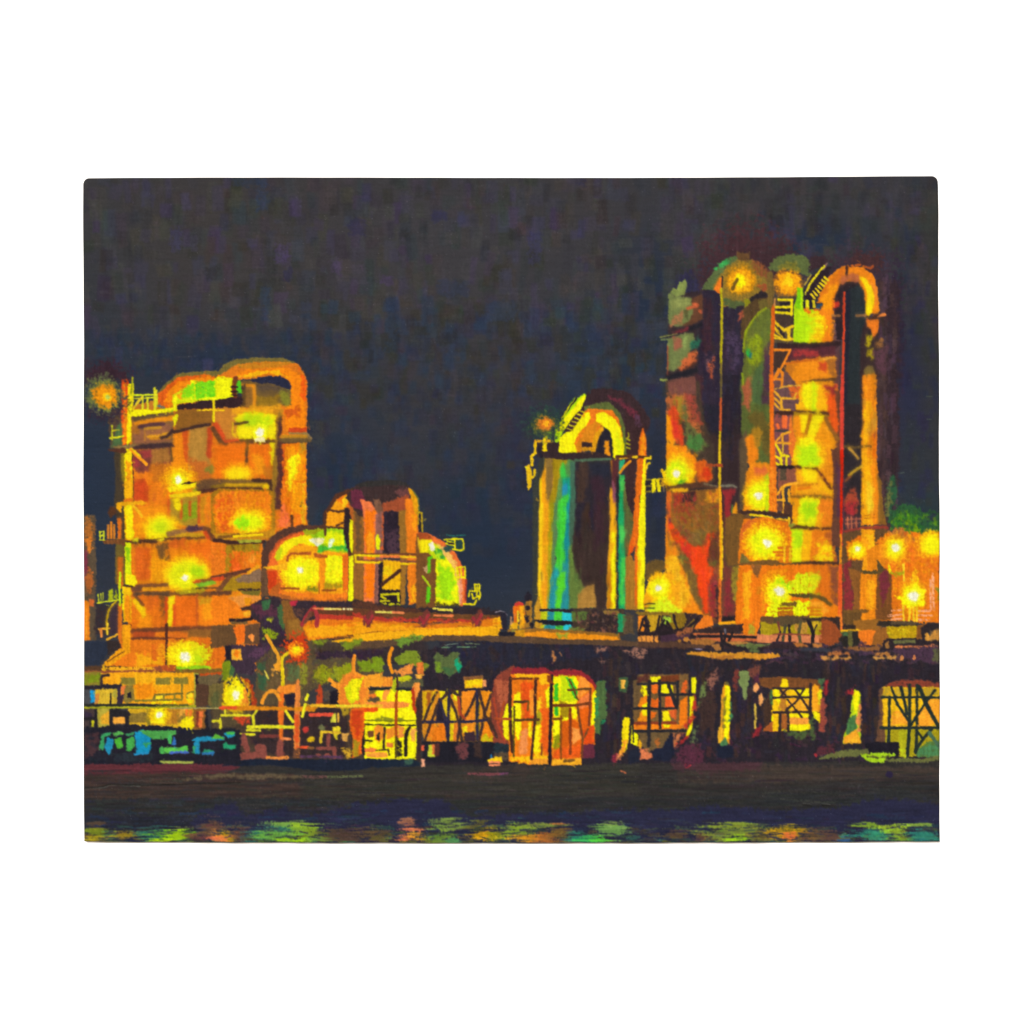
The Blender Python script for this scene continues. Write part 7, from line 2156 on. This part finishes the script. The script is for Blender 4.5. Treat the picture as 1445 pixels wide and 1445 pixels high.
P('d8d818', 1130, 560, 1180, 470, 1280, 470, 1240, 560, 1240, 640, 1190, 680, 1140, 620, w=2)
P('fff00a', 1180, 490, 1220, 470, 1280, 470, 1230, 560, 1240, 640, 1180, 630, d=0.2)
L('f8942c', 5, 1210, 270, 1200, 330, 1205, 400)
P('f8a02c', 1300, 450, 1445, 420, 1445, 520, 1300, 530, w=1.5)
P('e8641c', 1180, 720, 1290, 710, 1290, 850, 1260, 1100, 1190, 1130, 1200, 960, 1170, 860, w=1.2)
P('c8401c', 1190, 740, 1280, 740, 1260, 900, 1240, 960, 1190, 860, d=0.15, s=2)
P('a88a20', 1200, 980, 1250, 1000, 1240, 1110, 1190, 1120, d=0.15)
P('a88a24', 1090, 710, 1180, 710, 1160, 760, 1110, 770, d=0.1)
P('b84424', 890, 560, 915, 520, 940, 540, 940, 680, 890, 680, d=0.05)
P('5a4a3c', 950, 570, 1000, 560, 1000, 640, 960, 640, d=0.1)
P('a83c20', 250, 450, 310, 470, 350, 540, 380, 690, 320, 690, 320, 560, w=1.5)
P('2c2430', 310, 600, 330, 590, 330, 690, 310, 690)
P('c84428', 180, 800, 220, 770, 330, 780, 320, 850, 260, 850, d=0.2)
G(200, 600, ('c8a41c', (140, 170)), ('f0c014', (115, 150)), ('fff008', (90, 120)))
P('f8e010', 110, 690, 170, 480, 215, 430, 290, 550, 310, 690, w=2, d=0.12)
P('f0902c', 240, 640, 290, 520, 310, 620, 310, 690, 240, 690, w=1.5, d=0.1)
lamp(205, 605, 40, ('fff040', (60, 90)), label='white lamp glowing low in the yard', parent=YARD, ry=48)
part('pipe', 'orange pipe frame shaped like a doorway in the yard', YARD)
P('f08a2c', 555, 560, 580, 520, 720, 515, 715, 575, 600, 590, w=1)
P('e87024', 575, 590, 610, 580, 605, 800, 600, 990, 575, 990, 565, 760, w=1)
P('e8863c', 722, 480, 735, 470, 748, 530, 745, 760, 745, 900, 740, 1130, 700, 1130, 700, 900, 715, 600, w=1)
P('e05a28', 705, 760, 745, 760, 735, 1050, 710, 1060, d=0.05, s=1)
C('f0982c', 5, 425, 670, 450, 610, 490, 570, 540, 575, 580, 640)
P('6a3a34', 560, 990, 600, 990, 620, 1120, 550, 1120, d=0.1)
P('6a4430', 700, 1060, 745, 1060, 750, 1130, 690, 1140, d=0.1)
part('railing', 'long orange and yellow rails crossing the yard', YARD)
P('d8841c', 75, 705, 300, 695, 580, 705, 700, 710, 820, 700, 890, 710, 870, 740, 600, 725, 340, 725, 80, 720, w=1)
L('e8542c', 4.4, 75, 710, 200, 708)
P('f4b82c', 820, 685, 900, 680, 1080, 690, 1445, 685, 1445, 700, 1080, 708, 850, 698, w=0.7)
L('f0d830', 3, 1060, 692, 1250, 692)
for a, w in (((85, 775, 330, 772), 3), ((350, 770, 390, 730), 2.6), ((350, 780, 358, 850), 4), ((115, 735, 118, 770), 3), ((15, 820, 80, 818), 3), ((75, 800, 78, 880), 3), ((310, 872, 450, 868, 690, 872), 5), ((300, 900, 410, 900), 3), ((215, 935, 360, 935), 3.4), ((630, 740, 690, 825), 4), ((800, 640, 815, 600), 4), ((795, 680, 770, 780), 4)):
    L('e4dc28', w, *a)
L('e8543c', 5, 840, 770, 1020, 770)
L('7a3a34', 5, 420, 950, 560, 950)
L('f08a4c', 3.4, 600, 972, 665, 975)
L('e8542c', 4, 760, 1045, 820, 1045)
L('8a5a34', 4, 820, 1050, 860, 1050)
part('fitting', 'small yellow, rust and mauve valves and fittings in the yard', YARD)
P('d8d040', 1010, 830, 1030, 770, 1050, 760, 1050, 830)
L('e8b03c', 3, 1072, 760, 1072, 825)
P('c03c34', 775, 890, 800, 870, 825, 880, 815, 910, 790, 920)
P('6a6a44', 900, 870, 930, 850, 955, 880, 955, 905, 925, 905)
P('d8b01c', 810, 975, 835, 955, 870, 960, 865, 990, 820, 992)
P('e0c828', 1020, 880, 1085, 875, 1085, 910, 1060, 940, 1060, 975, 1045, 970, 1030, 920)
L('e0b42c', 3.6, 930, 915, 1085, 920)
L('d8b428', 4, 930, 920, 925, 1000)
P('e0a44c', 1105, 930, 1165, 930, 1150, 960, 1150, 990, 1115, 985)
P('c89a2c', 1100, 1060, 1170, 1050, 1180, 1120, 1130, 1130, d=0.25)
for a, w in (((240, 1010, 270, 950, 300, 1060), 8), ((400, 1050, 430, 1050, 440, 1110), 11), ((580, 1010, 580, 1110), 9), ((900, 1055, 1040, 1050), 5), ((990, 940, 985, 1050), 5), ((1040, 1060, 1045, 1130), 6)):
    L('8a4a40', w, *a)
P('8a4a40', 150, 1140, 260, 1090, 400, 1080, 460, 1060, 460, 1130, 240, 1150, 215, 1200, 160, 1160, w=1.5)
B('8a4a40', 905, 1110, 24, 18)
B('8a4a40', 985, 1110, 28, 18)
L('f09040', 5.4, 475, 1135, 560, 1140, 640, 1135, d=0.05)
L('5a3a54', 4, 760, 1120, 1100, 1128, d=0.3)
P('1f2638', 300, 1150, 640, 1150, 1100, 1150, 1445, 1150, 1445, 1180, 1250, 1235, 900, 1240, 500, 1190, 100, 1200, w=1)
part('lamp', 'orange street lamp glowing on a bent yellow post in the yard', YARD)
B('c8401c', 715, 210, 105, 118, h=2.2, r=0.9, own=False)
C('e8c81c', 5, 605, 510, 600, 400, 595, 300, 640, 250, 680, 225)
P('f8a42c', 530, 350, 560, 320, 580, 330, 575, 400, 540, 390)
C('f0a42c', 5, 465, 100, 510, 180, 560, 260, 575, 330)
P('f0a43c', 510, 390, 540, 380, 550, 420, 520, 440, d=0.1)
B('f88a1c', 710, 215, 68, 66, h=3)
B('ffc41c', 715, 215, 46, 44, h=2.5)
B('fff00a', 715, 210, 28, 28, h=2.5)
L('d8c44c', 2.6, 450, 395, 480, 460)

# low buildings at the left edge
tile(100, 880)
part('painted_office', 'low orange building with windows and a bench behind rails at the left edge')
OFF = CUR
P('8a7a2c', 125, 415, 270, 410, 260, 520, 125, 530, w=1)
P('7a8a1c', 130, 430, 260, 430, 250, 490, 130, 500, d=0.2)
P('f4a41c', 270, 420, 500, 410, 1060, 420, 1060, 680, 560, 670, 270, 690, 220, 690, 220, 550, 270, 520, w=1)
P('f8b01c', 560, 420, 730, 415, 1000, 430, 900, 500, 560, 560, s=3)
P('f08c14', 560, 520, 700, 500, 720, 600, 570, 640, s=3)
P('3a2c2e', 270, 430, 340, 425, 340, 440, 280, 445, 275, 520, 262, 520)
P('d8b030', 225, 550, 410, 550, 410, 680, 220, 690, w=1)
P('d8883c', 225, 600, 250, 590, 240, 670, 220, 680)
P('b8a83c', 290, 600, 400, 560, 410, 640, 340, 600, d=0.1)
P('2c2630', 128, 525, 440, 515, 440, 545, 410, 545, 130, 550)
P('4a4a4c', 130, 560, 175, 560, 175, 680, 130, 690)
P('1e90c4', 180, 570, 215, 565, 212, 655, 185, 660)
P('3a2a3c', 400, 680, 430, 610, 480, 580, 470, 620, 440, 680)
R('3a2a3c', 410, 545, 430, 640)
P('e87a3c', 440, 530, 480, 525, 480, 570, 445, 600)
P('8a7434', 470, 560, 490, 520, 540, 520, 550, 640, 480, 670, 465, 640, w=1)
P('8a7a30', 440, 460, 555, 458, 552, 510, 440, 510)
P('8a7a30', 735, 460, 855, 455, 850, 510, 740, 510)
P('8a7a30', 890, 455, 1000, 455, 1000, 500, 890, 500)
L('8a7a30', 3, 955, 500, 952, 640)
L('2c2428', 2.6, 350, 590, 350, 680)
P('24202a', 500, 590, 520, 580, 520, 620, 500, 625)
part('bench', 'yellow bench outline inside the low building', OFF)
P('ffd828', 715, 610, 740, 600, 790, 600, 795, 635, 715, 640)
P('ffe00a', 680, 655, 800, 650, 900, 655, 900, 670, 690, 672, d=0.1)
L('7a6a2c', 3, 710, 640, 725, 600, 800, 600, 960, 588)
L('8a7a2c', 3, 560, 650, 720, 645, 950, 640)
L('8a7a2c', 3, 800, 605, 800, 640)
L('8a7a2c', 2.6, 890, 600, 890, 640)
C('8a7a2c', 3, 1000, 630, 1000, 590, 1040, 575, 1070, 580)
P('ffd828', 1000, 600, 1040, 585, 1045, 620, 1005, 625)
P('ffe418', 1000, 640, 1045, 645, 1040, 665, 1005, 660)
resume(OFF)
P('a8a43c', 1060, 420, 1090, 420, 1090, 680, 1060, 690)
R('2c2028', 1072, 432, 1088, 510)
P('6a5a3c', 1090, 440, 1300, 430, 1250, 500, 1100, 520, w=1.5)
P('5a3c2c', 1075, 510, 1180, 520, 1180, 680, 1075, 700, w=1)
P('6f6034', 1180, 520, 1300, 500, 1290, 700, 1180, 690, w=1.5)
P('5c5c34', 1210, 580, 1270, 570, 1260, 700, 1200, 700, d=0.1)
P('d8a824', 500, 720, 920, 715, 1060, 720, 1060, 880, 500, 860, w=1)
P('8a7030', 510, 760, 660, 750, 660, 830, 510, 830, w=1)
P('8a7030', 880, 780, 960, 740, 1000, 760, 990, 830, 880, 840, d=0.1, w=1.5)
P('e8a43c', 920, 730, 980, 720, 975, 780, 930, 780, d=0.1)
P('b87a28', 800, 720, 930, 720, 900, 840, 820, 850, s=2)
R('8a7a28', 660, 720, 690, 850)
P('8a5a28', 1050, 720, 1160, 700, 1150, 890, 1060, 890, w=1)
P('b8a83c', 240, 720, 350, 715, 350, 860, 240, 880, w=1)
P('e8a82c', 260, 780, 340, 740, 345, 850, 280, 840, d=0.1)
P('4a3a38', 125, 720, 210, 720, 200, 860, 125, 890, w=1)
P('3a2c40', 130, 740, 190, 760, 190, 800, 130, 810)
P('c8c020', 185, 815, 205, 810, 205, 880, 188, 880)
P('f0a43c', 370, 790, 475, 785, 475, 840, 375, 840)
P('f0783c', 1090, 750, 1130, 740, 1130, 780, 1095, 780)
P('f0783c', 1090, 800, 1120, 795, 1118, 870, 1090, 870)
P('8a3c28', 1080, 745, 1090, 745, 1088, 870, 1080, 870)
P('26242c', 1150, 750, 1165, 730, 1172, 890, 1150, 890)
P('f07c2c', 985, 730, 1000, 725, 1000, 775, 988, 775)
P('f07c2c', 1015, 735, 1035, 730, 1035, 775, 1020, 775)
for a, w in (((225, 720, 225, 890), 4.4), ((355, 715, 355, 870), 5), ((360, 760, 420, 720), 6), ((370, 770, 500, 765), 6), ((490, 770, 490, 850), 6), ((120, 805, 210, 800), 4), ((180, 810, 180, 880), 3), ((420, 740, 500, 745), 3)):
    L('2a262a', w, *a)
G(760, 770, ('f0b01c', (110, 100)), ('ffe008', (70, 70)))
lamp(762, 772, 30, ('fff040', 50), label='white lamp in the low building at the left edge', parent=OFF, ry=34)
P('fff020', 690, 830, 800, 815, 810, 840, 700, 842, d=0.1)
lamp(995, 850, 16, ('f8d818', 60), ('fff008', (40, 50)), label='small star of yellow light near the parked cars', parent=OFF, ry=18)
for a in ((950, 860, 1050, 862), (995, 790, 995, 905), (960, 820, 1030, 885), (1045, 790, 965, 880)):
    L('f4dc14', 3, *a)
part('railing', 'olive rail running across the low building', OFF)
L('a8a424', 4.4, 125, 705, 400, 702, 760, 700, 1060, 695)
L('2c2e28', 4, 125, 688, 560, 685, 740, 688)
L('5c5c28', 3.4, 740, 690, 1000, 685, d=0.25)
L('a89a5c', 2, 860, 712, 1260, 712)
for a in ((1215, 825, 1280, 820), (1280, 800, 1285, 880), (1290, 772, 1445, 770), (1320, 735, 1320, 775)):
    L('e0d42c', 3, *a)

part('painted_car', 'row of dark parked cars picked out in teal, green and blue')
CARS = CUR
P('25232e', 125, 880, 500, 860, 860, 870, 1060, 900, 1200, 890, 1445, 900, 1445, 1190, 800, 1180, 130, 1180, w=2)
P('4a3034', 128, 930, 250, 920, 250, 1060, 180, 1130, 130, 1130, d=0.1, w=2)
P('2a3038', 360, 1100, 720, 1090, 700, 1160, 380, 1160, d=0.1)
D(70, 130, 890, 1440, 1170, ln=(6, 16), wd=(3, 6), ang=10, da=20, jit=0.03, a=0.5, pal=['25232e', '202433', '2a2832', '1f2430'])
for c, a in (('3c9a5c', (255, 1060, 280, 930, 350, 920, 345, 940, 295, 950, 290, 1060)), ('58a850', (370, 930, 430, 910, 450, 930, 380, 945)), ('3c8a58', (470, 935, 550, 920, 540, 940, 480, 945)),
             ('2488ac', (300, 1040, 330, 960, 370, 980, 360, 1050, 335, 1100)), ('50b038', (380, 980, 440, 960, 450, 1040, 410, 1050)), ('48a84c', (490, 970, 545, 960, 550, 1020, 520, 1070, 490, 1070)),
             ('1c8cb4', (560, 920, 620, 900, 680, 970, 690, 1050, 670, 1090, 570, 1090)), ('4fa04c', (600, 910, 900, 905, 900, 930, 850, 950, 780, 970, 700, 970)), ('4ab058', (835, 950, 865, 930, 860, 1010, 840, 1010)),
             ('3468a8', (870, 1020, 890, 955, 905, 990, 895, 1020)), ('2a90c0', (550, 1100, 660, 1085, 670, 1100, 560, 1105)), ('3c9c60', (630, 1010, 685, 1010, 650, 1040)), ('4cac50', (770, 1050, 790, 1040, 795, 1095, 770, 1095)), ('5cbc48', (800, 1050, 860, 1045, 1000, 1040, 1000, 1085, 800, 1090)),
             ('4a6ac0', (850, 1085, 1000, 1080, 1000, 1090, 850, 1095)), ('2488ac', (1040, 980, 1080, 960, 1310, 960, 1310, 980, 1100, 990, 1100, 1030, 1060, 1030, 1060, 990)), ('60b038', (1210, 970, 1240, 930, 1310, 970)),
             ('3c9c64', (1045, 1040, 1075, 1035, 1070, 1095, 1045, 1090)), ('2488ac', (1070, 1040, 1100, 1040, 1100, 1095, 1070, 1095)), ('2c9068', (1130, 1085, 1150, 1068, 1220, 1072, 1225, 1085)), ('3478b0', (1125, 1090, 1228, 1088, 1220, 1105, 1130, 1105)),
             ('2490ac', (1310, 930, 1400, 920, 1400, 945, 1350, 965)), ('2ca06c', (1310, 1020, 1330, 1010, 1340, 1030, 1405, 1030, 1405, 1055, 1315, 1055)), ('4cb44c', (1330, 925, 1400, 920, 1390, 935, 1340, 935))):
    P(c, *a, w=1.2)
P('a0a84c', 765, 1162, 900, 1165, 1050, 1168, 1040, 1180, 800, 1178, w=0.6)
tile(0, 0, 1)
# thin warm glaze over the lit walls
for ids, c, k in (((FURN,), 'ffa41c', 0.17), ((RC,), 'ffb01c', 0.12), ((ST,), 'ffa81c', 0.08), ((TANK, VES), 'ffd81c', 0.06)):
    glaze = np.isin(PID, ids)[..., None] * k * np.clip(COL.max(2, keepdims=True) * 1.6 - 0.5, 0, 1)
    COL[:] = COL * (1 - glaze) + rgb(c) * glaze
# wet edges: neighbouring strokes blend a little where they meet
blend = np.stack([blur(COL[..., i], 0.8, 0.8) for i in range(3)], -1).astype(np.float32)
COL[:] = COL * 0.62 + blend * 0.38
# last pass over the whole picture: cloth, bristle drag and stray specks of paint
D(5200, 118, 250, 1326, 1188, ln=(2.5, 6), wd=(1.1, 2.2), ang=80, da=35, jit=0.035, a=0.38, shift=2.0)
COL *= (1 + 0.012 * SH + 0.014 * N1)[..., None]
lum = COL.mean(2, keepdims=True)
mute = np.clip((0.36 - lum) / 0.2, 0, 1) * 0.22     # thin dark paint dries duller
COL[:] = COL * (1 - mute) + lum * mute
spk = rng.random((GH, GW))
COL[(spk > 0.9994) & (COL.sum(2) < 0.9)] += 0.13
HGT += 0.035 * SH + 0.03 * SV + 0.05 * N1
np.clip(COL, 0.02, 1, out=COL)
# ------------------------------------------------------------------ from paint to canvas
def edge_left(y):
    return 119.4 + 0.9 * (y - 254) / 930.0 + 0.45 * np.sin(y / 61.0) + 0.1 * np.sin(y / 19.0 + 1)
def edge_right(y):
    t = (y - 250) / 936.0
    return 1321.6 + 6.2 * t - 3.8 * t * t + 0.4 * np.sin(y / 37.0) + 0.1 * np.sin(y / 11.0)
def edge_top(x):
    y = 253.3 - 3.0 * (x - 120) / 1200.0 - 0.9 * np.sin(x / 190.0) + 0.08 * np.sin(x / 17.0)
    for xc, s, r in ((119.5, 1, 8.0), (1321.8, -1, 9.0)):
        d = np.clip(r - s * (x - xc), 0, r)
        y = y + (r - np.sqrt(np.maximum(r * r - d * d, 0)))
    return y
def edge_bottom(x):
    return 1186.4 + 1.9 * np.sin(np.clip((x - 120) / 1204.0, 0, 1) * math.pi * 1.05) + 0.2 * np.sin(x / 23.0) + 0.12 * np.sin(x / 7.3)

NX, NY = 1206, 936
u = np.linspace(0, 1, NX, dtype=np.float64)[None, :]
v = np.linspace(0, 1, NY, dtype=np.float64)[:, None]
gy0 = 252 + (1187 - 252) * v + 0 * u
xl, xr = edge_left(gy0), edge_right(gy0)
gx = xl + (xr - xl) * u
yt, yb = edge_top(gx), edge_bottom(gx)
gy = yt + (yb - yt) * v

def sample(a):
    fx = np.clip(gx - X0, 0, GW - 1.001)
    fy = np.clip(gy - Y0, 0, GH - 1.001)
    ix, iy = fx.astype(int), fy.astype(int)
    tx, ty = fx - ix, fy - iy
    if a.ndim == 3:
        tx, ty = tx[..., None], ty[..., None]
    return (a[iy, ix] * (1 - tx) * (1 - ty) + a[iy, ix + 1] * tx * (1 - ty)
            + a[iy + 1, ix] * (1 - tx) * ty + a[iy + 1, ix + 1] * tx * ty)

THICK = 0.0045                  # canvas panel, metres
# distance to the nearest edge in u: the painted cloth rolls over the rim
dist_e = np.minimum(np.minimum(gx - xl, xr - gx), np.minimum(gy - yt, yb - gy))
roll = np.clip(1 - dist_e / 2.6, 0, 1) ** 2 * 2.2
relief = np.clip(sample(HGT), -0.3, 1.0) * 0.42
wx = (gx - VIEW / 2) * U
wz = CZ + (VIEW / 2 - gy) * U
wy = -(THICK + (relief - roll) * U)
co = np.stack([wx, wy, wz], -1).reshape(-1, 3).astype(np.float32)

def lin(c):
    return np.where(c <= 0.04045, c / 12.92, ((c + 0.055) / 1.055) ** 2.4)
GAIN = np.array([1.870, 1.781, 1.670])      # brightness of the daylight on the canvas
LIFT = np.array([0.0062, 0.0058, 0.0055])      # sheen of the dry paint
pig = (lin(np.clip(sample(COL), 0, 1)) - LIFT) / GAIN
pig = np.clip(pig, 0.0015, 0.93)
rgba = np.concatenate([pig, np.ones(pig.shape[:2] + (1,))], -1).reshape(-1, 4).astype(np.float32)
face_part = PID[np.clip(np.rint((gy[:-1, :-1] + gy[1:, 1:]) / 2 - Y0).astype(int), 0, GH - 1),
                np.clip(np.rint((gx[:-1, :-1] + gx[1:, 1:]) / 2 - X0).astype(int), 0, GW - 1)]
ii, jj = np.meshgrid(np.arange(NX - 1), np.arange(NY - 1))
q00 = jj * NX + ii
quads = np.stack([q00, q00 + NX, q00 + NX + 1, q00 + 1], -1)   # seen from -y: counter-clockwise

# ------------------------------------------------------------------ materials
def new_mat(name):
    m = bpy.data.materials.new(name)
    m.use_nodes = True
    t = m.node_tree
    return m, t, t.nodes['Principled BSDF']

paint, t, bsdf = new_mat("acrylic_paint")
att = t.nodes.new('ShaderNodeAttribute'); att.attribute_name = 'pigment'
geo = t.nodes.new('ShaderNodeNewGeometry')
weft = t.nodes.new('ShaderNodeTexNoise')          # cloth threads under the paint
mp = t.nodes.new('ShaderNodeMapping'); mp.inputs['Scale'].default_value = (420, 1, 1500)
t.links.new(geo.outputs['Position'], mp.inputs['Vector'])
t.links.new(mp.outputs[0], weft.inputs['Vector'])
weft.inputs['Scale'].default_value = 1.0
weft.inputs['Detail'].default_value = 2.0
mp2 = t.nodes.new('ShaderNodeMapping'); mp2.inputs['Scale'].default_value = (1400, 1, 500)
warp_n = t.nodes.new('ShaderNodeTexNoise')
warp_n.inputs['Scale'].default_value = 1.0
t.links.new(geo.outputs['Position'], mp2.inputs['Vector'])
t.links.new(mp2.outputs[0], warp_n.inputs['Vector'])
add = t.nodes.new('ShaderNodeMath'); add.operation = 'ADD'
t.links.new(weft.outputs['Fac'], add.inputs[0]); t.links.new(warp_n.outputs['Fac'], add.inputs[1])
bump = t.nodes.new('ShaderNodeBump')
bump.inputs['Strength'].default_value = 0.35
bump.inputs['Distance'].default_value = 0.00022
t.links.new(add.outputs[0], bump.inputs['Height'])
t.links.new(bump.outputs[0], bsdf.inputs['Normal'])
t.links.new(att.outputs['Color'], bsdf.inputs['Base Color'])
ro = t.nodes.new('ShaderNodeTexNoise'); ro.inputs['Scale'].default_value = 60.0
t.links.new(geo.outputs['Position'], ro.inputs['Vector'])
rr = t.nodes.new('ShaderNodeMapRange')
rr.inputs['To Min'].default_value = 0.6; rr.inputs['To Max'].default_value = 0.85
t.links.new(ro.outputs['Fac'], rr.inputs['Value'])
t.links.new(rr.outputs[0], bsdf.inputs['Roughness'])
bsdf.inputs['Specular IOR Level'].default_value = 0.05

def plain(name, c, rough, nscale, amt):
    m, t, b = new_mat(name)
    n = t.nodes.new('ShaderNodeTexNoise'); n.inputs['Scale'].default_value = nscale; n.inputs['Detail'].default_value = 4
    g = t.nodes.new('ShaderNodeNewGeometry')
    t.links.new(g.outputs['Position'], n.inputs['Vector'])
    r = t.nodes.new('ShaderNodeMix'); r.data_type = 'RGBA'
    r.inputs['A'].default_value = (*[x * (1 - amt) for x in c], 1)
    r.inputs['B'].default_value = (*[min(x * (1 + amt), 1) for x in c], 1)
    t.links.new(n.outputs['Fac'], r.inputs['Factor'])
    t.links.new(r.outputs['Result'], b.inputs['Base Color'])
    b.inputs['Roughness'].default_value = rough
    b.inputs['Specular IOR Level'].default_value = 0.15
    return m
m_wall = plain("white_wall_paint", (0.93, 0.93, 0.93), 0.9, 6.0, 0.01)
m_floor = plain("pale_floor", (0.62, 0.60, 0.57), 0.6, 3.0, 0.06)
m_edge = plain("dark_painted_cloth", (0.022, 0.022, 0.025), 0.8, 300.0, 0.3)

# ------------------------------------------------------------------ setting: white wall and floor
def mesh_obj(name, verts, faces, mat, parent=None):
    me = bpy.data.meshes.new(name)
    me.from_pydata(verts, [], faces)
    me.materials.append(mat)
    o = bpy.data.objects.new(name, me)
    scene.collection.objects.link(o)
    if parent:
        o.parent = parent
    return o

def cuboid(x0, x1, y0, y1, z0, z1):
    vs_ = [(x, y, z) for x in (x0, x1) for y in (y0, y1) for z in (z0, z1)]
    fs_ = [(0, 1, 3, 2), (4, 6, 7, 5), (0, 4, 5, 1), (2, 3, 7, 6), (0, 2, 6, 4), (1, 5, 7, 3)]
    return vs_, fs_
wall = mesh_obj("wall", *cuboid(-6, 6, 0.0, 0.2, 0.0, 4.2), m_wall)
wall['kind'] = 'structure'
floor = mesh_obj("floor", *cuboid(-6, 6, -9, 0.0, -0.2, 0.0), m_floor)
floor['kind'] = 'structure'

# ------------------------------------------------------------------ the painting
root = bpy.data.objects.new("canvas_painting", None)
scene.collection.objects.link(root)
root.empty_display_size = 0.1
root.location = ((722 - VIEW / 2) * U, -THICK / 2, CZ + (VIEW / 2 - 1187) * U)
root['label'] = "unframed canvas painting of a night-lit refinery in yellow and orange, hanging on the white wall"
root['category'] = "painting"
base = np.array(root.location, np.float32)

# the stretched panel itself: sides and back of dark painted cloth
ring = np.concatenate([np.stack([gx[0, :], gy[0, :]], -1), np.stack([gx[1:, -1], gy[1:, -1]], -1),
                       np.stack([gx[-1, -2::-1], gy[-1, -2::-1]], -1), np.stack([gx[-2:0:-1, 0], gy[-2:0:-1, 0]], -1)])[::3]
rv, n = [], len(ring)
cx_, cy_ = ring.mean(0)
for depth, inset in ((THICK - 2.3 * U, 0.25), (THICK * 0.5, 0.0), (0.0004, 0.4)):
    for x, y in ring:
        k = np.hypot(x - cx_, y - cy_)
        x2, y2 = x - (x - cx_) / k * inset, y - (y - cy_) / k * inset
        rv.append(((x2 - VIEW / 2) * U - base[0], -depth - base[1], CZ + (VIEW / 2 - y2) * U - base[2]))
rf = []
for s in (0, 1):
    for i in range(n):
        a, b = s * n + i, s * n + (i + 1) % n
        rf.append((a, b, b + n, a + n))
rf.append(tuple(range(n)))
rf.append(tuple(range(3 * n - 1, 2 * n - 1, -1)))
board = mesh_obj("canvas_panel", rv, rf, m_edge, root)
board['label'] = "thin panel with dark painted edges under the picture"

objs = []
for pid, p in enumerate(PARTS):
    sel = quads[face_part == pid]
    if len(sel) == 0:
        objs.append(None)
        continue
    used, inv = np.unique(sel.ravel(), return_inverse=True)
    vco = co[used] - base
    nf = len(sel)
    me = bpy.data.meshes.new(p['name'])
    me.vertices.add(len(used))
    me.vertices.foreach_set('co', vco.ravel())
    me.loops.add(nf * 4)
    me.loops.foreach_set('vertex_index', inv.astype(np.int32))
    me.polygons.add(nf)
    me.polygons.foreach_set('loop_start', np.arange(0, nf * 4, 4, dtype=np.int32))
    me.update(calc_edges=True)
    ca = me.color_attributes.new('pigment', 'FLOAT_COLOR', 'POINT')
    ca.data.foreach_set('color', rgba[used].ravel())
    me.materials.append(paint)
    o = bpy.data.objects.new(p['name'], me)
    scene.collection.objects.link(o)
    pa = p['parent']
    o.parent = objs[pa] if pa is not None and objs[pa] is not None else root
    if p['label']:
        o['label'] = p['label']
    objs.append(o)
